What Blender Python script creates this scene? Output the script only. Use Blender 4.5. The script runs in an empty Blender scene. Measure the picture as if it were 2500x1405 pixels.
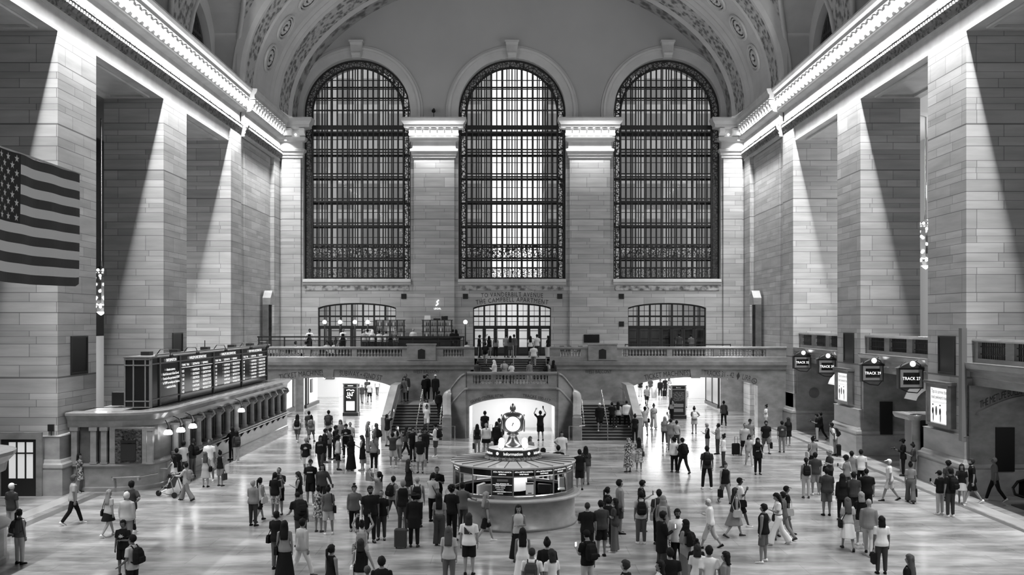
import bpy, math, random
from math import sin, cos, pi, sqrt, radians as R
from mathutils import Vector, Matrix
S = bpy.context.scene
C = S.collection
# ------------------------------------------------------------------ camera, world, exposure, large lights
EYE = 7.1
cd = bpy.data.cameras.new('camera')
cd.sensor_width = 36.0; cd.lens = 36.0; cd.shift_y = (787 - 702.5) / 2500.0
cd.clip_end = 600
cam = bpy.data.objects.new('camera', cd); C.objects.link(cam)
cam.location = (0, 0, EYE); cam.rotation_euler = (pi / 2, 0, 0)
S.camera = cam
w = bpy.data.worlds.new('sky'); S.world = w; w.use_nodes = True
w.node_tree.nodes['Background'].inputs[0].default_value = (1, 1, 1, 1)
w.node_tree.nodes['Background'].inputs[1].default_value = 1.3
vs = S.view_settings
S.display_settings.display_device = 'sRGB'
vs.view_transform = 'Standard'; vs.look = 'None'; vs.gamma = 1; vs.use_curve_mapping = False
vs.exposure = 0.0
S.cycles.max_bounces = 8; S.cycles.diffuse_bounces = 4; S.cycles.glossy_bounces = 3
S.cycles.transparent_max_bounces = 12; S.cycles.caustics_reflective = False; S.cycles.caustics_refractive = False
S.cycles.sample_clamp_indirect = 2.0
S.cycles.use_denoising = True
def area(name, loc, rot, sx, sy, power, spread=180):
    l = bpy.data.lights.new(name, 'AREA'); l.shape = 'RECTANGLE'; l.size = sx; l.size_y = sy; l.energy = power
    l.spread = R(spread)
    o = bpy.data.objects.new(name, l); C.objects.link(o); o.location = loc; o.rotation_euler = rot
    return o
def point(name, loc, power, rad=0.1):
    l = bpy.data.lights.new(name, 'POINT'); l.energy = power; l.shadow_soft_size = rad
    o = bpy.data.objects.new(name, l); C.objects.link(o); o.location = loc
    return o
WX = 18.7          # side walls
YW = 81.4          # west wall
for s_ in (-1, 1):
    # rows of cornice bulbs: they wash the walls below, the floor, the opposite wall, and the brackets and vault above
    area('cornice_bulb_row', (s_ * 18.2, 35, 21.5), (0, 0, 0), 0.12, 70, 10800, 120)
    area('cornice_bulb_row', (s_ * 17.88, 75.6, 21.5), (0, 0, 0), 0.12, 10.5, 1400, 120)
    area('cornice_side_bulb_row', (s_ * 18.1, 36, 21.9), (0, s_ * R(62), 0), 0.12, 72, 1700)
    area('cornice_upper_bulb_row', (s_ * 18.0, 38, 21.82), (0, s_ * R(155), 0), 0.12, 84, 1700)
for cx in (-6.17, 6.17):
    area('pier_bulb_row', (cx, 80.5, 21.4), (0, 0, 0), 3.6, 0.1, 150, 120)
    area('pier_upper_bulb_row', (cx, 80.35, 21.82), (R(155), 0, 0), 4.2, 0.1, 80)
# ------------------------------------------------------------------ geometry helpers
class MB:
    def __init__(s): s.v = []; s.f = []; s.m = []
    def add(s, vs_, fs, mi=0):
        b = len(s.v); s.v += [tuple(p) for p in vs_]
        for f in fs: s.f.append(tuple(i + b for i in f)); s.m.append(mi)
        return s
    def quad(s, a, b, c, d, mi=0): return s.add([a, b, c, d], [(0, 1, 2, 3)], mi)
    def box(s, x0, x1, y0, y1, z0, z1, mi=0):
        v = [(x, y, z) for z in (z0, z1) for y in (y0, y1) for x in (x0, x1)]
        return s.add(v, [(0, 2, 3, 1), (4, 5, 7, 6), (0, 1, 5, 4), (2, 6, 7, 3), (0, 4, 6, 2), (1, 3, 7, 5)], mi)
    def bbox(s, x0, x1, y0, y1, z0, z1, b=0.02, mi=0):      # box with bevelled vertical and top edges
        prof = [(0, z0), (0, z1 - b), (b, z1)]
        rings = []
        for d, z in prof:
            e = b
            P = [(x0 + d + e, y0 + d), (x1 - d - e, y0 + d), (x1 - d, y0 + d + e), (x1 - d, y1 - d - e),
                 (x1 - d - e, y1 - d), (x0 + d + e, y1 - d), (x0 + d, y1 - d - e), (x0 + d, y0 + d + e)]
            rings.append([(x, y, z) for x, y in P])
        return s.loft(rings, True, True, mi)
    def loft(s, rings, cap0=True, cap1=True, mi=0, closed=True):
        b = len(s.v); n = len(rings[0])
        for r in rings: s.v += [tuple(p) for p in r]
        for i in range(len(rings) - 1):
            for j in range(n if closed else n - 1):
                k = (j + 1) % n
                s.f.append((b + i * n + j, b + i * n + k, b + (i + 1) * n + k, b + (i + 1) * n + j)); s.m.append(mi)
        if cap0: s.f.append(tuple(b + j for j in range(n))[::-1]); s.m.append(mi)
        if cap1: s.f.append(tuple(b + (len(rings) - 1) * n + j for j in range(n))); s.m.append(mi)
        return s
    def lathe(s, prof, c=(0, 0, 0), n=16, mi=0, a0=0, a1=2 * pi, sx=1, sy=1):
        full = abs(a1 - a0 - 2 * pi) < 1e-6
        k = n if full else n + 1
        rings = [[(c[0] + sx * r * cos(a0 + (a1 - a0) * j / n), c[1] + sy * r * sin(a0 + (a1 - a0) * j / n), c[2] + z) for j in range(k)] for r, z in prof]
        return s.loft(rings, full, full, mi, full)
    def tube(s, pts, r, n=6, mi=0, caps=True):
        pts = [Vector(p) for p in pts]; rings = []
        rr = r if isinstance(r, (list, tuple)) else [r] * len(pts)
        up = None
        for i, p in enumerate(pts):
            d = (pts[min(i + 1, len(pts) - 1)] - pts[max(i - 1, 0)])
            if d.length < 1e-9: d = Vector((0, 0, 1))
            d.normalize()
            if up is None: up = Vector((0, 0, 1)) if abs(d.z) < 0.9 else Vector((0, 1, 0))
            a = d.cross(up)
            if a.length < 1e-6: a = d.cross(Vector((1, 0, 0)))
            a.normalize(); b = a.cross(d).normalized(); up = b
            rings.append([p + (a * cos(2 * pi * j / n) + b * sin(2 * pi * j / n)) * rr[i] for j in range(n)])
        return s.loft(rings, caps, caps, mi)
    def ball(s, c, rx, ry=None, rz=None, n=10, m=6, mi=0):
        ry = ry or rx; rz = rz or rx; rings = []
        for i in range(m + 1):
            t = -pi / 2 + pi * i / m; q = max(cos(t), 0.03)
            rings.append([(c[0] + rx * q * cos(2 * pi * j / n), c[1] + ry * q * sin(2 * pi * j / n), c[2] + rz * sin(t)) for j in range(n)])
        return s.loft(rings, True, True, mi)
    def ext(s, prof, axis, a, b, mi=0, closed=True):
        # profile: list of points in the two other axes, extruded along axis from a to b
        def P(p, t):
            return (t, p[0], p[1]) if axis == 'x' else ((p[0], t, p[1]) if axis == 'y' else (p[0], p[1], t))
        return s.loft([[P(p, a) for p in prof], [P(p, b) for p in prof]], closed, closed, mi, closed)
    def strip(s, xs, lo, hi, P, mi=0):
        for i in range(len(xs) - 1):
            x0, x1 = xs[i], xs[i + 1]
            s.quad(P(x0, lo(x0)), P(x1, lo(x1)), P(x1, hi(x1)), P(x0, hi(x0)), mi)
        return s
    def build(s, name, mats, parent=None, smooth=False, loc=None, rz=0, kind=None):
        me = bpy.data.meshes.new(name)
        me.from_pydata(s.v, [], s.f)
        for m in (mats if isinstance(mats, (list, tuple)) else [mats]): me.materials.append(m)
        if any(s.m): me.polygons.foreach_set('material_index', s.m)
        if smooth: me.polygons.foreach_set('use_smooth', [True] * len(me.polygons))
        me.update()
        o = bpy.data.objects.new(name, me); C.objects.link(o)
        if parent is not None: o.parent = parent
        if loc is not None: o.location = loc
        if rz: o.rotation_euler = (0, 0, rz)
        if kind: o['kind'] = kind
        return o
def empty(name, loc=(0, 0, 0), rz=0):
    o = bpy.data.objects.new(name, None); C.objects.link(o); o.location = loc; o.rotation_euler = (0, 0, rz)
    o.empty_display_size = 0.1
    return o
def tag(o, label, cat, group=None, kind=None):
    o['label'] = label; o['category'] = cat
    if group: o['group'] = group
    if kind: o['kind'] = kind
    return o
def thing(name, label, cat, loc=(0, 0, 0), rz=0, group=None):
    return tag(empty(name, loc, rz), label, cat, group)
def dup(o, loc=None, rz=None, label=None, parent=None, scale=None):
    c = o.copy(); C.objects.link(c)
    if parent is not None: c.parent = parent
    if loc is not None: c.location = loc
    if rz is not None: c.rotation_euler = (0, 0, rz)
    if label: c['label'] = label
    for ch in o.children: dup(ch, parent=c)
    return c
def ptdepth(px, py, Y): return ((px - 1250) * Y / 2500.0, Y, EYE - (py - 787) * Y / 2500.0)
_fc = {}
def text_geo(body, size, ext=0.0, align='CENTER', spacing=1.0):
    k = (body, size, ext, align, spacing)
    if k not in _fc:
        cu = bpy.data.curves.new('t', 'FONT'); cu.body = body; cu.size = size; cu.extrude = ext; cu.align_x = align; cu.resolution_u = 2
        cu.space_character = spacing
        o = bpy.data.objects.new('t', cu); C.objects.link(o)
        bpy.context.view_layer.update()
        me = bpy.data.meshes.new_from_object(o.evaluated_get(bpy.context.evaluated_depsgraph_get()))
        _fc[k] = ([tuple(v.co) for v in me.vertices], [tuple(p.vertices) for p in me.polygons])
        bpy.data.objects.remove(o); bpy.data.meshes.remove(me); bpy.data.curves.remove(cu)
    return _fc[k]
def put_text(mb, body, size, fn, ext=0.0, mi=0, align='CENTER', spacing=1.0):
    v, f = text_geo(body, size, ext, align, spacing)
    mb.add([fn(p) for p in v], f, mi)
# ------------------------------------------------------------------ materials
def mat(name, col, rough=0.6, metal=0.0, emit=0.0, spec=0.5, sample=True):
    m = bpy.data.materials.new(name); m.use_nodes = True
    b = m.node_tree.nodes['Principled BSDF']
    c = (col, col, col, 1) if not isinstance(col, tuple) else col
    b.inputs['Base Color'].default_value = c
    b.inputs['Roughness'].default_value = rough; b.inputs['Metallic'].default_value = metal
    b.inputs['Specular IOR Level'].default_value = spec
    if emit:
        b.inputs['Emission Color'].default_value = (1, 1, 1, 1); b.inputs['Emission Strength'].default_value = emit
        if not sample: m.cycles.emission_sampling = 'NONE'
    return m
class NT:
    def __init__(s, m): s.t = m.node_tree; s.b = s.t.nodes['Principled BSDF']
    def n(s, ty, **kw):
        x = s.t.nodes.new(ty)
        for k, v in kw.items(): setattr(x, k, v)
        return x
    def l(s, a, b): s.t.links.new(a, b)
    def math(s, op, a, b=None, clamp=False):
        x = s.n('ShaderNodeMath', operation=op); x.use_clamp = clamp
        for i, q in enumerate((a, b)):
            if q is None: continue
            if isinstance(q, (int, float)): x.inputs[i].default_value = q
            else: s.l(q, x.inputs[i])
        return x.outputs[0]
    def pos(s):
        g = s.n('ShaderNodeNewGeometry'); x = s.n('ShaderNodeSeparateXYZ'); s.l(g.outputs['Position'], x.inputs[0]); return x.outputs
    def vec(s, a, b, c):
        x = s.n('ShaderNodeCombineXYZ')
        for i, q in enumerate((a, b, c)):
            if isinstance(q, (int, float)): x.inputs[i].default_value = q
            else: s.l(q, x.inputs[i])
        return x.outputs[0]
    def noise(s, v, scale, detail=3, rough=0.55):
        x = s.n('ShaderNodeTexNoise'); x.inputs['Scale'].default_value = scale; x.inputs['Detail'].default_value = detail; x.inputs['Roughness'].default_value = rough
        if v is not None: s.l(v, x.inputs['Vector'])
        return x.outputs['Fac']
    def ramp(s, fac, stops):
        x = s.n('ShaderNodeValToRGB'); e = x.color_ramp.elements
        while len(e) < len(stops): e.new(0.5)
        for el, (p, c) in zip(e, stops): el.position = p; el.color = (c, c, c, 1)
        s.l(fac, x.inputs[0]); return x.outputs[0]
    def mul(s, a, b):
        x = s.n('ShaderNodeMix', data_type='RGBA', blend_type='MULTIPLY'); x.inputs[0].default_value = 1
        s.l(a, x.inputs[6]); s.l(b, x.inputs[7]); return x.outputs[2]
    def bump(s, h, st, dist=0.02):
        x = s.n('ShaderNodeBump'); x.inputs['Strength'].default_value = st; x.inputs['Distance'].default_value = dist
        s.l(h, x.inputs['Height']); s.l(x.outputs[0], s.b.inputs['Normal'])
def stone(name, c1, c2, mortar, bw=2.1, rh=0.62, ms=0.02, rough=0.55, var=(0.72, 1.12)):
    m = mat(name, c1, rough); t = NT(m); x, y, z = t.pos()
    u = t.math('ADD', x, y)
    v = t.math('ADD', z, t.math('MULTIPLY', t.math('SINE', t.math('MULTIPLY', z, 1.9)), 0.17))
    v = t.math('ADD', v, t.math('MULTIPLY', t.math('SINE', t.math('MULTIPLY', z, 4.7)), 0.1))
    p = t.vec(u, v, 0)
    br = t.n('ShaderNodeTexBrick'); br.offset = 0.43; br.squash = 0.62; br.squash_frequency = 3
    br.inputs['Color1'].default_value = (c1, c1, c1, 1); br.inputs['Color2'].default_value = (c2, c2, c2, 1)
    br.inputs['Mortar'].default_value = (mortar, mortar, mortar, 1); br.inputs['Scale'].default_value = 1
    br.inputs['Mortar Size'].default_value = ms; br.inputs['Mortar Smooth'].default_value = 0.1
    br.inputs['Brick Width'].default_value = bw; br.inputs['Row Height'].default_value = rh
    t.l(p, br.inputs['Vector'])
    nz = t.ramp(t.noise(t.vec(t.math('MULTIPLY', u, 0.35), t.math('MULTIPLY', z, 2.6), 0), 0.9, 5), [(0.25, var[0]), (0.75, var[1])])
    t.l(t.mul(br.outputs[0], nz), t.b.inputs['Base Color'])
    return m
def plaster(name, c, lo=0.85, hi=1.1, sc=0.35, rough=0.7):
    m = mat(name, c, rough); t = NT(m)
    g = t.n('ShaderNodeNewGeometry')
    n = t.ramp(t.noise(g.outputs['Position'], sc, 5), [(0.3, c * lo), (0.7, c * hi)])
    t.l(n, t.b.inputs['Base Color']); return m
def ornament(name, lo, hi, sc=2.2, rough=0.6):
    m = mat(name, hi, rough); t = NT(m)
    g = t.n('ShaderNodeNewGeometry')
    vo = t.n('ShaderNodeTexVoronoi'); vo.feature = 'SMOOTH_F1'; vo.inputs['Scale'].default_value = sc; t.l(g.outputs['Position'], vo.inputs['Vector'])
    nz = t.noise(g.outputs['Position'], sc * 2.3, 4)
    h = t.math('ADD', vo.outputs['Distance'], t.math('MULTIPLY', nz, 0.7))
    t.l(t.ramp(h, [(0.55, lo), (0.72, (lo + hi) / 2), (0.85, hi)]), t.b.inputs['Base Color'])
    t.bump(h, 0.8, 0.12); return m
def marble(name, c, rough=0.2, sc=1.2, amp=0.25):
    m = mat(name, c, rough); t = NT(m); x, y, z = t.pos()
    n = t.noise(t.vec(t.math('MULTIPLY', t.math('ADD', x, y), 0.5), t.math('MULTIPLY', z, 1.8), x), sc, 6)
    t.l(t.ramp(n, [(0.3, c * (1 - amp)), (0.7, c * (1 + amp))]), t.b.inputs['Base Color']); return m
def openwork(name, c=0.02, sc=4.0, th=0.5):
    m = mat(name, c, 0.5); t = NT(m); x, y, z = t.pos()
    vo = t.n('ShaderNodeTexVoronoi'); vo.feature = 'DISTANCE_TO_EDGE'; vo.inputs['Scale'].default_value = sc
    t.l(t.vec(x, 0, z), vo.inputs['Vector'])
    k = t.math('GREATER_THAN', vo.outputs['Distance'], th)
    tr = t.n('ShaderNodeBsdfTransparent'); mx = t.n('ShaderNodeMixShader')
    t.l(k, mx.inputs[0]); t.l(t.b.outputs[0], mx.inputs[1]); t.l(tr.outputs[0], mx.inputs[2])
    t.l(mx.outputs[0], t.t.nodes['Material Output'].inputs[0]); return m
def glass(name, tint=0.8, refl=0.08, rough=0.05, diffuse=0.0):
    m = mat(name, 0.5, rough); t = NT(m)
    tr = t.n('ShaderNodeBsdfTransparent'); tr.inputs[0].default_value = (tint, tint, tint, 1)
    gl = t.n('ShaderNodeBsdfGlossy'); gl.inputs['Roughness'].default_value = rough
    mx = t.n('ShaderNodeMixShader'); mx.inputs[0].default_value = refl
    t.l(tr.outputs[0], mx.inputs[1]); t.l(gl.outputs[0], mx.inputs[2])
    out = mx.outputs[0]
    if diffuse:
        df = t.n('ShaderNodeBsdfTranslucent'); df.inputs[0].default_value = (0.8, 0.8, 0.8, 1)
        m2 = t.n('ShaderNodeMixShader'); m2.inputs[0].default_value = diffuse
        t.l(out, m2.inputs[1]); t.l(df.outputs[0], m2.inputs[2]); out = m2.outputs[0]
    t.l(out, t.t.nodes['Material Output'].inputs[0]); return m
M = {}
M['stone'] = stone('ashlar_stone', 0.55, 0.40, 0.17, 2.6, 0.4, 0.012)
M['trim'] = plaster('carved_stone', 0.56, 0.85, 1.1, 0.8)
M['plaster'] = plaster('upper_plaster', 0.42, 0.88, 1.08, 0.12)
M['archplain'] = plaster('arch_plaster', 0.55, 0.9, 1.1, 0.5)
M['orn'] = ornament('carved_ornament', 0.12, 0.46, 2.6)
M['mould'] = ornament('shaded_moulding', 0.05, 0.22, 5.0)  # shade on the cornice moulding and in its crevices, put into the base colour
M['orndark'] = ornament('carved_laurel', 0.10, 0.32, 1.6)
M['vault'] = plaster('painted_vault', 0.10, 0.8, 1.2, 0.2)
M['modil'] = mat('bracket_stone', 0.8, 0.6)
M['metal'] = mat('bronze_frame', 0.022, 0.45, 0.3)
M['metal2'] = mat('bronze_bars', 0.035, 0.5, 0.2)
M['open'] = openwork('bronze_openwork', 0.02, 4.5, 0.1)
M['open2'] = openwork('bronze_scrollwork', 0.02, 6.0, 0.07)
M['glass'] = glass('window_glass', 0.9, 0.015)
M['frost'] = glass('frosted_glass', 0.1, 0.05, 0.3, 0.12)
M['marble'] = marble('polished_marble', 0.25, 0.22)
M['marbled'] = marble('dark_marble', 0.12, 0.25)
M['marblel'] = marble('pale_marble', 0.33, 0.3)
M['step'] = mat('stair_tread', 0.16, 0.45)
M['riser'] = mat('stair_riser', 0.035, 0.5)
M['black'] = mat('black_panel', 0.006, 0.45)
M['blackgloss'] = mat('black_gloss', 0.008, 0.15)
M['dark'] = mat('dark_metal', 0.03, 0.4, 0.4)
M['brass'] = mat('brass', 0.55, 0.25, 1.0)
M['steel'] = mat('steel', 0.5, 0.3, 1.0)
M['white'] = mat('white_paint', 0.8, 0.5)
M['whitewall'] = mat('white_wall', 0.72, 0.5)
M['letter'] = mat('carved_lettering', 0.03, 0.6)
M['glow'] = mat('lit_lettering', 0.8, 0.5, 0, 1.5, sample=False)
M['bulb'] = mat('lamp_bulb', 0.9, 0.5, 0, 4.0, sample=False)
M['screen'] = mat('lit_poster', 0.8, 0.4, 0, 0.85, sample=False)
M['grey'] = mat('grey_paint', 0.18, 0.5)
def floor_mat():
    m = mat('floor_marble', 0.33, 0.2); t = NT(m); x, y, z = t.pos()
    a = t.noise(t.vec(t.math('MULTIPLY', x, 0.25), t.math('MULTIPLY', y, 0.8), 0), 1.0, 4, 0.55)
    b = t.noise(t.vec(t.math('MULTIPLY', x, 0.9), t.math('MULTIPLY', y, 2.2), 3), 1.0, 4, 0.6)
    br = t.n('ShaderNodeTexBrick'); br.offset = 0.5
    for k, c in (('Color1', 1.0), ('Color2', 0.86), ('Mortar', 0.72)): br.inputs[k].default_value = (c, c, c, 1)
    br.inputs['Scale'].default_value = 1; br.inputs['Mortar Size'].default_value = 0.012
    br.inputs['Brick Width'].default_value = 2.4; br.inputs['Row Height'].default_value = 1.2
    t.l(t.vec(x, y, 0), br.inputs['Vector'])
    c = t.ramp(t.math('ADD', t.math('MULTIPLY', a, 0.65), t.math('MULTIPLY', b, 0.35)), [(0.38, 0.17), (0.5, 0.30), (0.62, 0.46)])
    t.l(t.mul(c, br.outputs[0]), t.b.inputs['Base Color'])
    t.l(t.ramp(a, [(0.35, 0.15), (0.65, 0.24)]), t.b.inputs['Roughness'])
    return m
M['floor'] = floor_mat()
# ------------------------------------------------------------------ floor
f = MB(); f.quad((-30, -6, 0), (30, -6, 0), (30, 106, 0), (-30, 106, 0)); f.build('floor', M['floor'], kind='structure')
b = MB()
for s_ in (-1, 1):
    b.box(s_ * 17.9 - 0.32, s_ * 17.9 + 0.32, -4, 69, -0.02, 0.004)
b.build('trim_1', M['marblel'], kind='structure')
b = MB()
b.box(-17.25, -16.85, -4, 42.4, -0.02, 0.004); b.box(17.25, 17.5, -4, 69, -0.02, 0.004)
b.build('trim_2', M['marbled'], kind='structure')
# ------------------------------------------------------------------ side walls
PIERS = [(3.3, 7.2), (16.25, 20.15), (29.2, 33.1), (42.15, 46.05), (54.95, 58.85)]
ENDW = (67.6, 81.4)
def side_wall(s_, name):
    m = MB()
    def bx(xa, xb, *r): m.box(min(s_ * xa, s_ * xb), max(s_ * xa, s_ * xb), *r)
    for y0, y1 in PIERS: bx(WX, 21.9, y0, y1, 0, 19.1)
    bx(WX, 21.9, ENDW[0], ENDW[1] + 1, 0, 19.1)
    bx(WX - 0.14, WX, 67.6, 70.2, 0, 19.9); bx(WX - 0.3, WX, 79.2, 81.4, 0, 20.6)
    bx(WX - 0.06, WX, 71.3, 78.4, 4.5, 19.6)
    return m.build(name, M['stone'], kind='structure')
WL = side_wall(-1, 'wall_left'); WR = side_wall(1, 'wall_right')
def lintel(s_, par):
    m = MB()
    m.box(min(s_ * WX, s_ * 21.9), max(s_ * WX, s_ * 21.9), -6, 82.4, 19.1, 23.1)
    m.build('lintel', M['trim'], par)
    c = MB()                                             # coffer moulding under each opening
    ys = [(-4, 3.3)] + [(PIERS[i][1], PIERS[i + 1][0]) for i in range(4)] + [(PIERS[4][1], ENDW[0])]
    for y0, y1 in ys:
        for (xa, xb, ya, yb) in ((19.2, 19.4, y0 + .7, y1 - .7), (21.2, 21.4, y0 + .7, y1 - .7), (19.4, 21.2, y0 + .7, y0 + .9), (19.4, 21.2, y1 - .9, y1 - .7)):
            c.box(min(s_ * xa, s_ * xb), max(s_ * xa, s_ * xb), ya, yb, 18.98, 19.095)
    c.build('coffer', M['trim'], par)
lintel(-1, WL); lintel(1, WR)
def cornice(s_, name):
    root = MB()
    prof = [(-.2, 19.85), (.03, 19.86), (.03, 20.9),
            (.06, 21.5), (.4, 21.56), (.5, 21.62), (.5, 21.74), (.18, 21.78), (.18, 22.42), (.72, 22.5), (.72, 22.72), (.84, 22.86), (.9, 23.04), (.9, 23.14), (-.2, 23.2)]
    for (y0, y1, o) in ((-6, 70.25, 0), (70.25, 81.6, 0.32)):
        root.ext([(s_ * (WX - p - o), z) for p, z in prof], 'y', y0, y1)
    t = root.build(name, M['trim'], kind='structure')
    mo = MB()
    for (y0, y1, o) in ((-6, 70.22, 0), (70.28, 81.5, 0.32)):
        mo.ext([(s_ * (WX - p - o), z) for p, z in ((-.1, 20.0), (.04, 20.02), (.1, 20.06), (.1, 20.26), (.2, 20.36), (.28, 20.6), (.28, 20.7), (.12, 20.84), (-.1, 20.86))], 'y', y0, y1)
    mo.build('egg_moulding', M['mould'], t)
    d = MB()                                             # dentil course
    for (y0, y1, o) in ((36, 70, 0), (70.5, 81, 0.32)):
        y = y0
        while y < y1:
            x = s_ * (WX - .2 - o); d.box(min(x, x - s_ * .07), max(x, x - s_ * .07), y, y + .14, 20.4, 20.52); y += .28
    d.build('dentil_course', M['trim'], t)
    k = MB()
    k.loft([[(0, -.2, 0), (0, .2, 0), (0, .2, .62), (0, -.2, .62)],
            [(.22, -.2, .02), (.22, .2, .02), (.22, .2, .62), (.22, -.2, .62)],
            [(.36, -.19, .16), (.36, .19, .16), (.36, .19, .62), (.36, -.19, .62)],
            [(.42, -.19, .34), (.42, .19, .34), (.42, .19, .62), (.42, -.19, .62)],
            [(.5, -.17, .4), (.5, .17, .4), (.5, .17, .62), (.5, -.17, .62)]])
    k.tube([(.2, -.22, .1), (.2, .22, .1)], .1, 8); k.tube([(.44, -.2, .42), (.44, .2, .42)], .08, 8)
    first = None; i = 0; y = 38.0
    while y < 81.0:
        o = 0.32 if y > 70.2 else 0
        if first is None:
            first = k.build('modillion', M['modil'], t, loc=(s_ * (WX - .18 - o), y, 21.8), rz=pi if s_ > 0 else 0); q = first
        else:
            q = first.copy(); C.objects.link(q); q.location = (s_ * (WX - .18 - o), y, 21.8)
        y += 0.78
    b = MB(); y = 38.39                                  # bulbs between the brackets
    while y < 81:
        o = 0.32 if y > 70.2 else 0
        b.ball((s_ * (WX - .5 - o), y, 21.92), .12, n=8, m=5); y += .78
    b.build('bulb_row', M['bulb'], t)
cornice(-1, 'trim_3'); cornice(1, 'trim_4')
# pier dado and base mouldings
def pier_bases(s_, name):
    m = MB()
    dado = [(0, 0), (.34, 0), (.34, 1.02), (.3, 1.06), (.36, 1.14), (.34, 1.26), (.24, 1.32), (.2, 1.42), (.14, 1.46), (.14, 2.36), (.18, 2.4), (0, 2.44)]
    for (y0, y1) in PIERS[2:] + [(67.6, 72.0)]:
        rings = []
        for p, z in dado:
            xi, xo = s_ * 21.9, s_ * (WX - p)
            rings.append([(xi, y0 - p, z), (xo, y0 - p, z), (xo, y1 + p, z), (xi, y1 + p, z)])
        m.loft(rings, True, True)
    return m.build(name, M['marblel'], kind='structure')
pier_bases(-1, 'baseboard_left'); pier_bases(1, 'baseboard_right')
# aisles behind the piers
def aisle(s_, name, m1):
    m = MB(); X = s_ * 27
    m.quad((X, -6, 0), (X, 82.4, 0), (X, 82.4, 19.1), (X, -6, 19.1)); m.quad((s_ * 21.9, -6, 19.1), (X, -6, 19.1), (X, 82.4, 19.1), (s_ * 21.9, 82.4, 19.1))
    return m.build(name, m1, kind='structure')
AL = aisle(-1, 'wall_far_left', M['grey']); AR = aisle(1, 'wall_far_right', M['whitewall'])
m = MB()
for y in range(44, 82, 2): m.box(-26.95, -26.85, y, y + .12, 5.5, 19)
for z in (7.5, 10, 12.5, 15, 17.5): m.box(-26.97, -26.87, 40, 82, z, z + .12)
m.box(-26.99, -26.9, 40, 82, 5.5, 19, 1)
m.build('window_frame', [M['metal2'], M['black']], AL)
m = MB(); m.quad((-27, -6, 0), (27, -6, 0), (27, -6, 40), (-27, -6, 40)); m.build('wall_east', M['stone'], kind='structure')
# ------------------------------------------------------------------ west wall
CXS = (-12.33, 0.0, 12.33); HW = 4.27; ZS = 23.83
m = MB()
P = lambda x, z: (x, YW, z)
def fx(a, b, n): return [a + (b - a) * i / n for i in range(n + 1)]
DHW, DS, DA = 3.1, 8.05, 8.62
def darch(dx): return DS + (DA - DS) * sqrt(max(0, 1 - (dx / (DHW * 1.06)) ** 2))
edges = [-19.0]
for c in CXS: edges += [c - HW, c + HW]
edges.append(19.0)
for i in range(0, 8, 2):
    m.quad(P(edges[i], 4.1), P(edges[i + 1], 4.1), P(edges[i + 1], 23.2), P(edges[i], 23.2))
    m.quad(P(edges[i], 23.2), P(edges[i + 1], 23.2), P(edges[i + 1], 40), P(edges[i], 40), 1)
for c in CXS:
    xs = fx(c - HW, c + HW, 40)
    top = lambda x: ZS + sqrt(max(0, HW * HW - (x - c) ** 2))
    m.strip(xs, top, lambda x: 40, P, 1)
    for a, b in ((c - HW, c - DHW), (c + DHW, c + HW)): m.quad(P(a, 4.1), P(b, 4.1), P(b, 10.5), P(a, 10.5))
    xs2 = fx(c - DHW, c + DHW, 20)
    m.strip(xs2, lambda x: darch(x - c), lambda x: 10.5, P)
    # reveals
    pr = [(c - HW, 10.5), (c - HW, ZS)] + [(c + HW * cos(t), ZS + HW * sin(t)) for t in fx(pi, 0, 30)] + [(c + HW, ZS), (c + HW, 10.5)]
    m.loft([[(x, YW, z) for x, z in pr], [(x, YW + 3.6, z) for x, z in pr]], False, False, 1, True)
    pd = [(c - DHW, 4.3), (c - DHW, DS)] + [(x, darch(x - c)) for x in xs2] + [(c + DHW, DS), (c + DHW, 4.3)]
    m.loft([[(x, YW, z) for x, z in pd], [(x, YW + 0.5, z) for x, z in pd]], False, False, 1, True)
WW = m.build('wall_west', [M['stone'], M['plaster']], kind='structure')
# pilaster faces over the two middle piers and the corners
m = MB()
for c in (-6.17, 6.17): m.box(c - 1.6, c + 1.6, YW - .28, YW, 4.4, 21.0)
for c in (-17.5, 17.5): m.box(c - .75, c + .75, YW - .28, YW, 4.4, 21.0)
m.build('pilaster', M['stone'], WW)
# sill ledge and frieze under each window, archivolt rings, keystones
m = MB(); fr = MB(); ar = MB()
for c in CXS:
    m.ext([(YW + .2, 10.55), (YW - .16, 10.5), (YW - .2, 10.3), (YW - .08, 10.2), (YW - .08, 10.08), (YW + .2, 10.0)], 'x', c - HW - .02, c + HW + .02)
    fr.box(c - HW + .15, c + HW - .15, YW - .05, YW + .1, 9.62, 10.0)
    for r0, r1, d in ((HW, HW + .62, .14), (HW + .62, HW + .8, .24), (HW + .8, HW + .98, .1)):
        sec = [(r0, 0), (r0, d), (r1, d), (r1, 0)]
        ar.loft([[(c + r * cos(t), YW - y, ZS + r * sin(t)) for r, y in sec] for t in fx(-0.12, pi + 0.12, 48)], True, True)
m.build('sill', M['trim'], WW); fr.build('frieze', M['orn'], WW); ar.build('archivolt', M['archplain'], WW)
kz = MB()
kz.loft([[(-.36, 0, 0), (.36, 0, 0), (.36, -.3, 0), (-.36, -.3, 0)], [(-.4, 0, .3), (.4, 0, .3), (.4, -.55, .3), (-.4, -.55, .3)],
         [(-.47, 0, .9), (.47, 0, .9), (.47, -.45, .9), (-.47, -.45, .9)], [(-.5, 0, 1.1), (.5, 0, 1.1), (.5, -.5, 1.1), (-.5, -.5, 1.1)]])
kz.box(-.56, .56, -.6, 0, 1.1, 1.25); kz.box(-.32, .32, -.5, 0, -.12, .12); kz.tube([(-.34, -.5, .22), (.34, -.5, .22)], .14, 8)
for c in CXS: kz.build('keystone', M['trim'], WW, loc=(c, YW - .02, 28.15))
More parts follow.
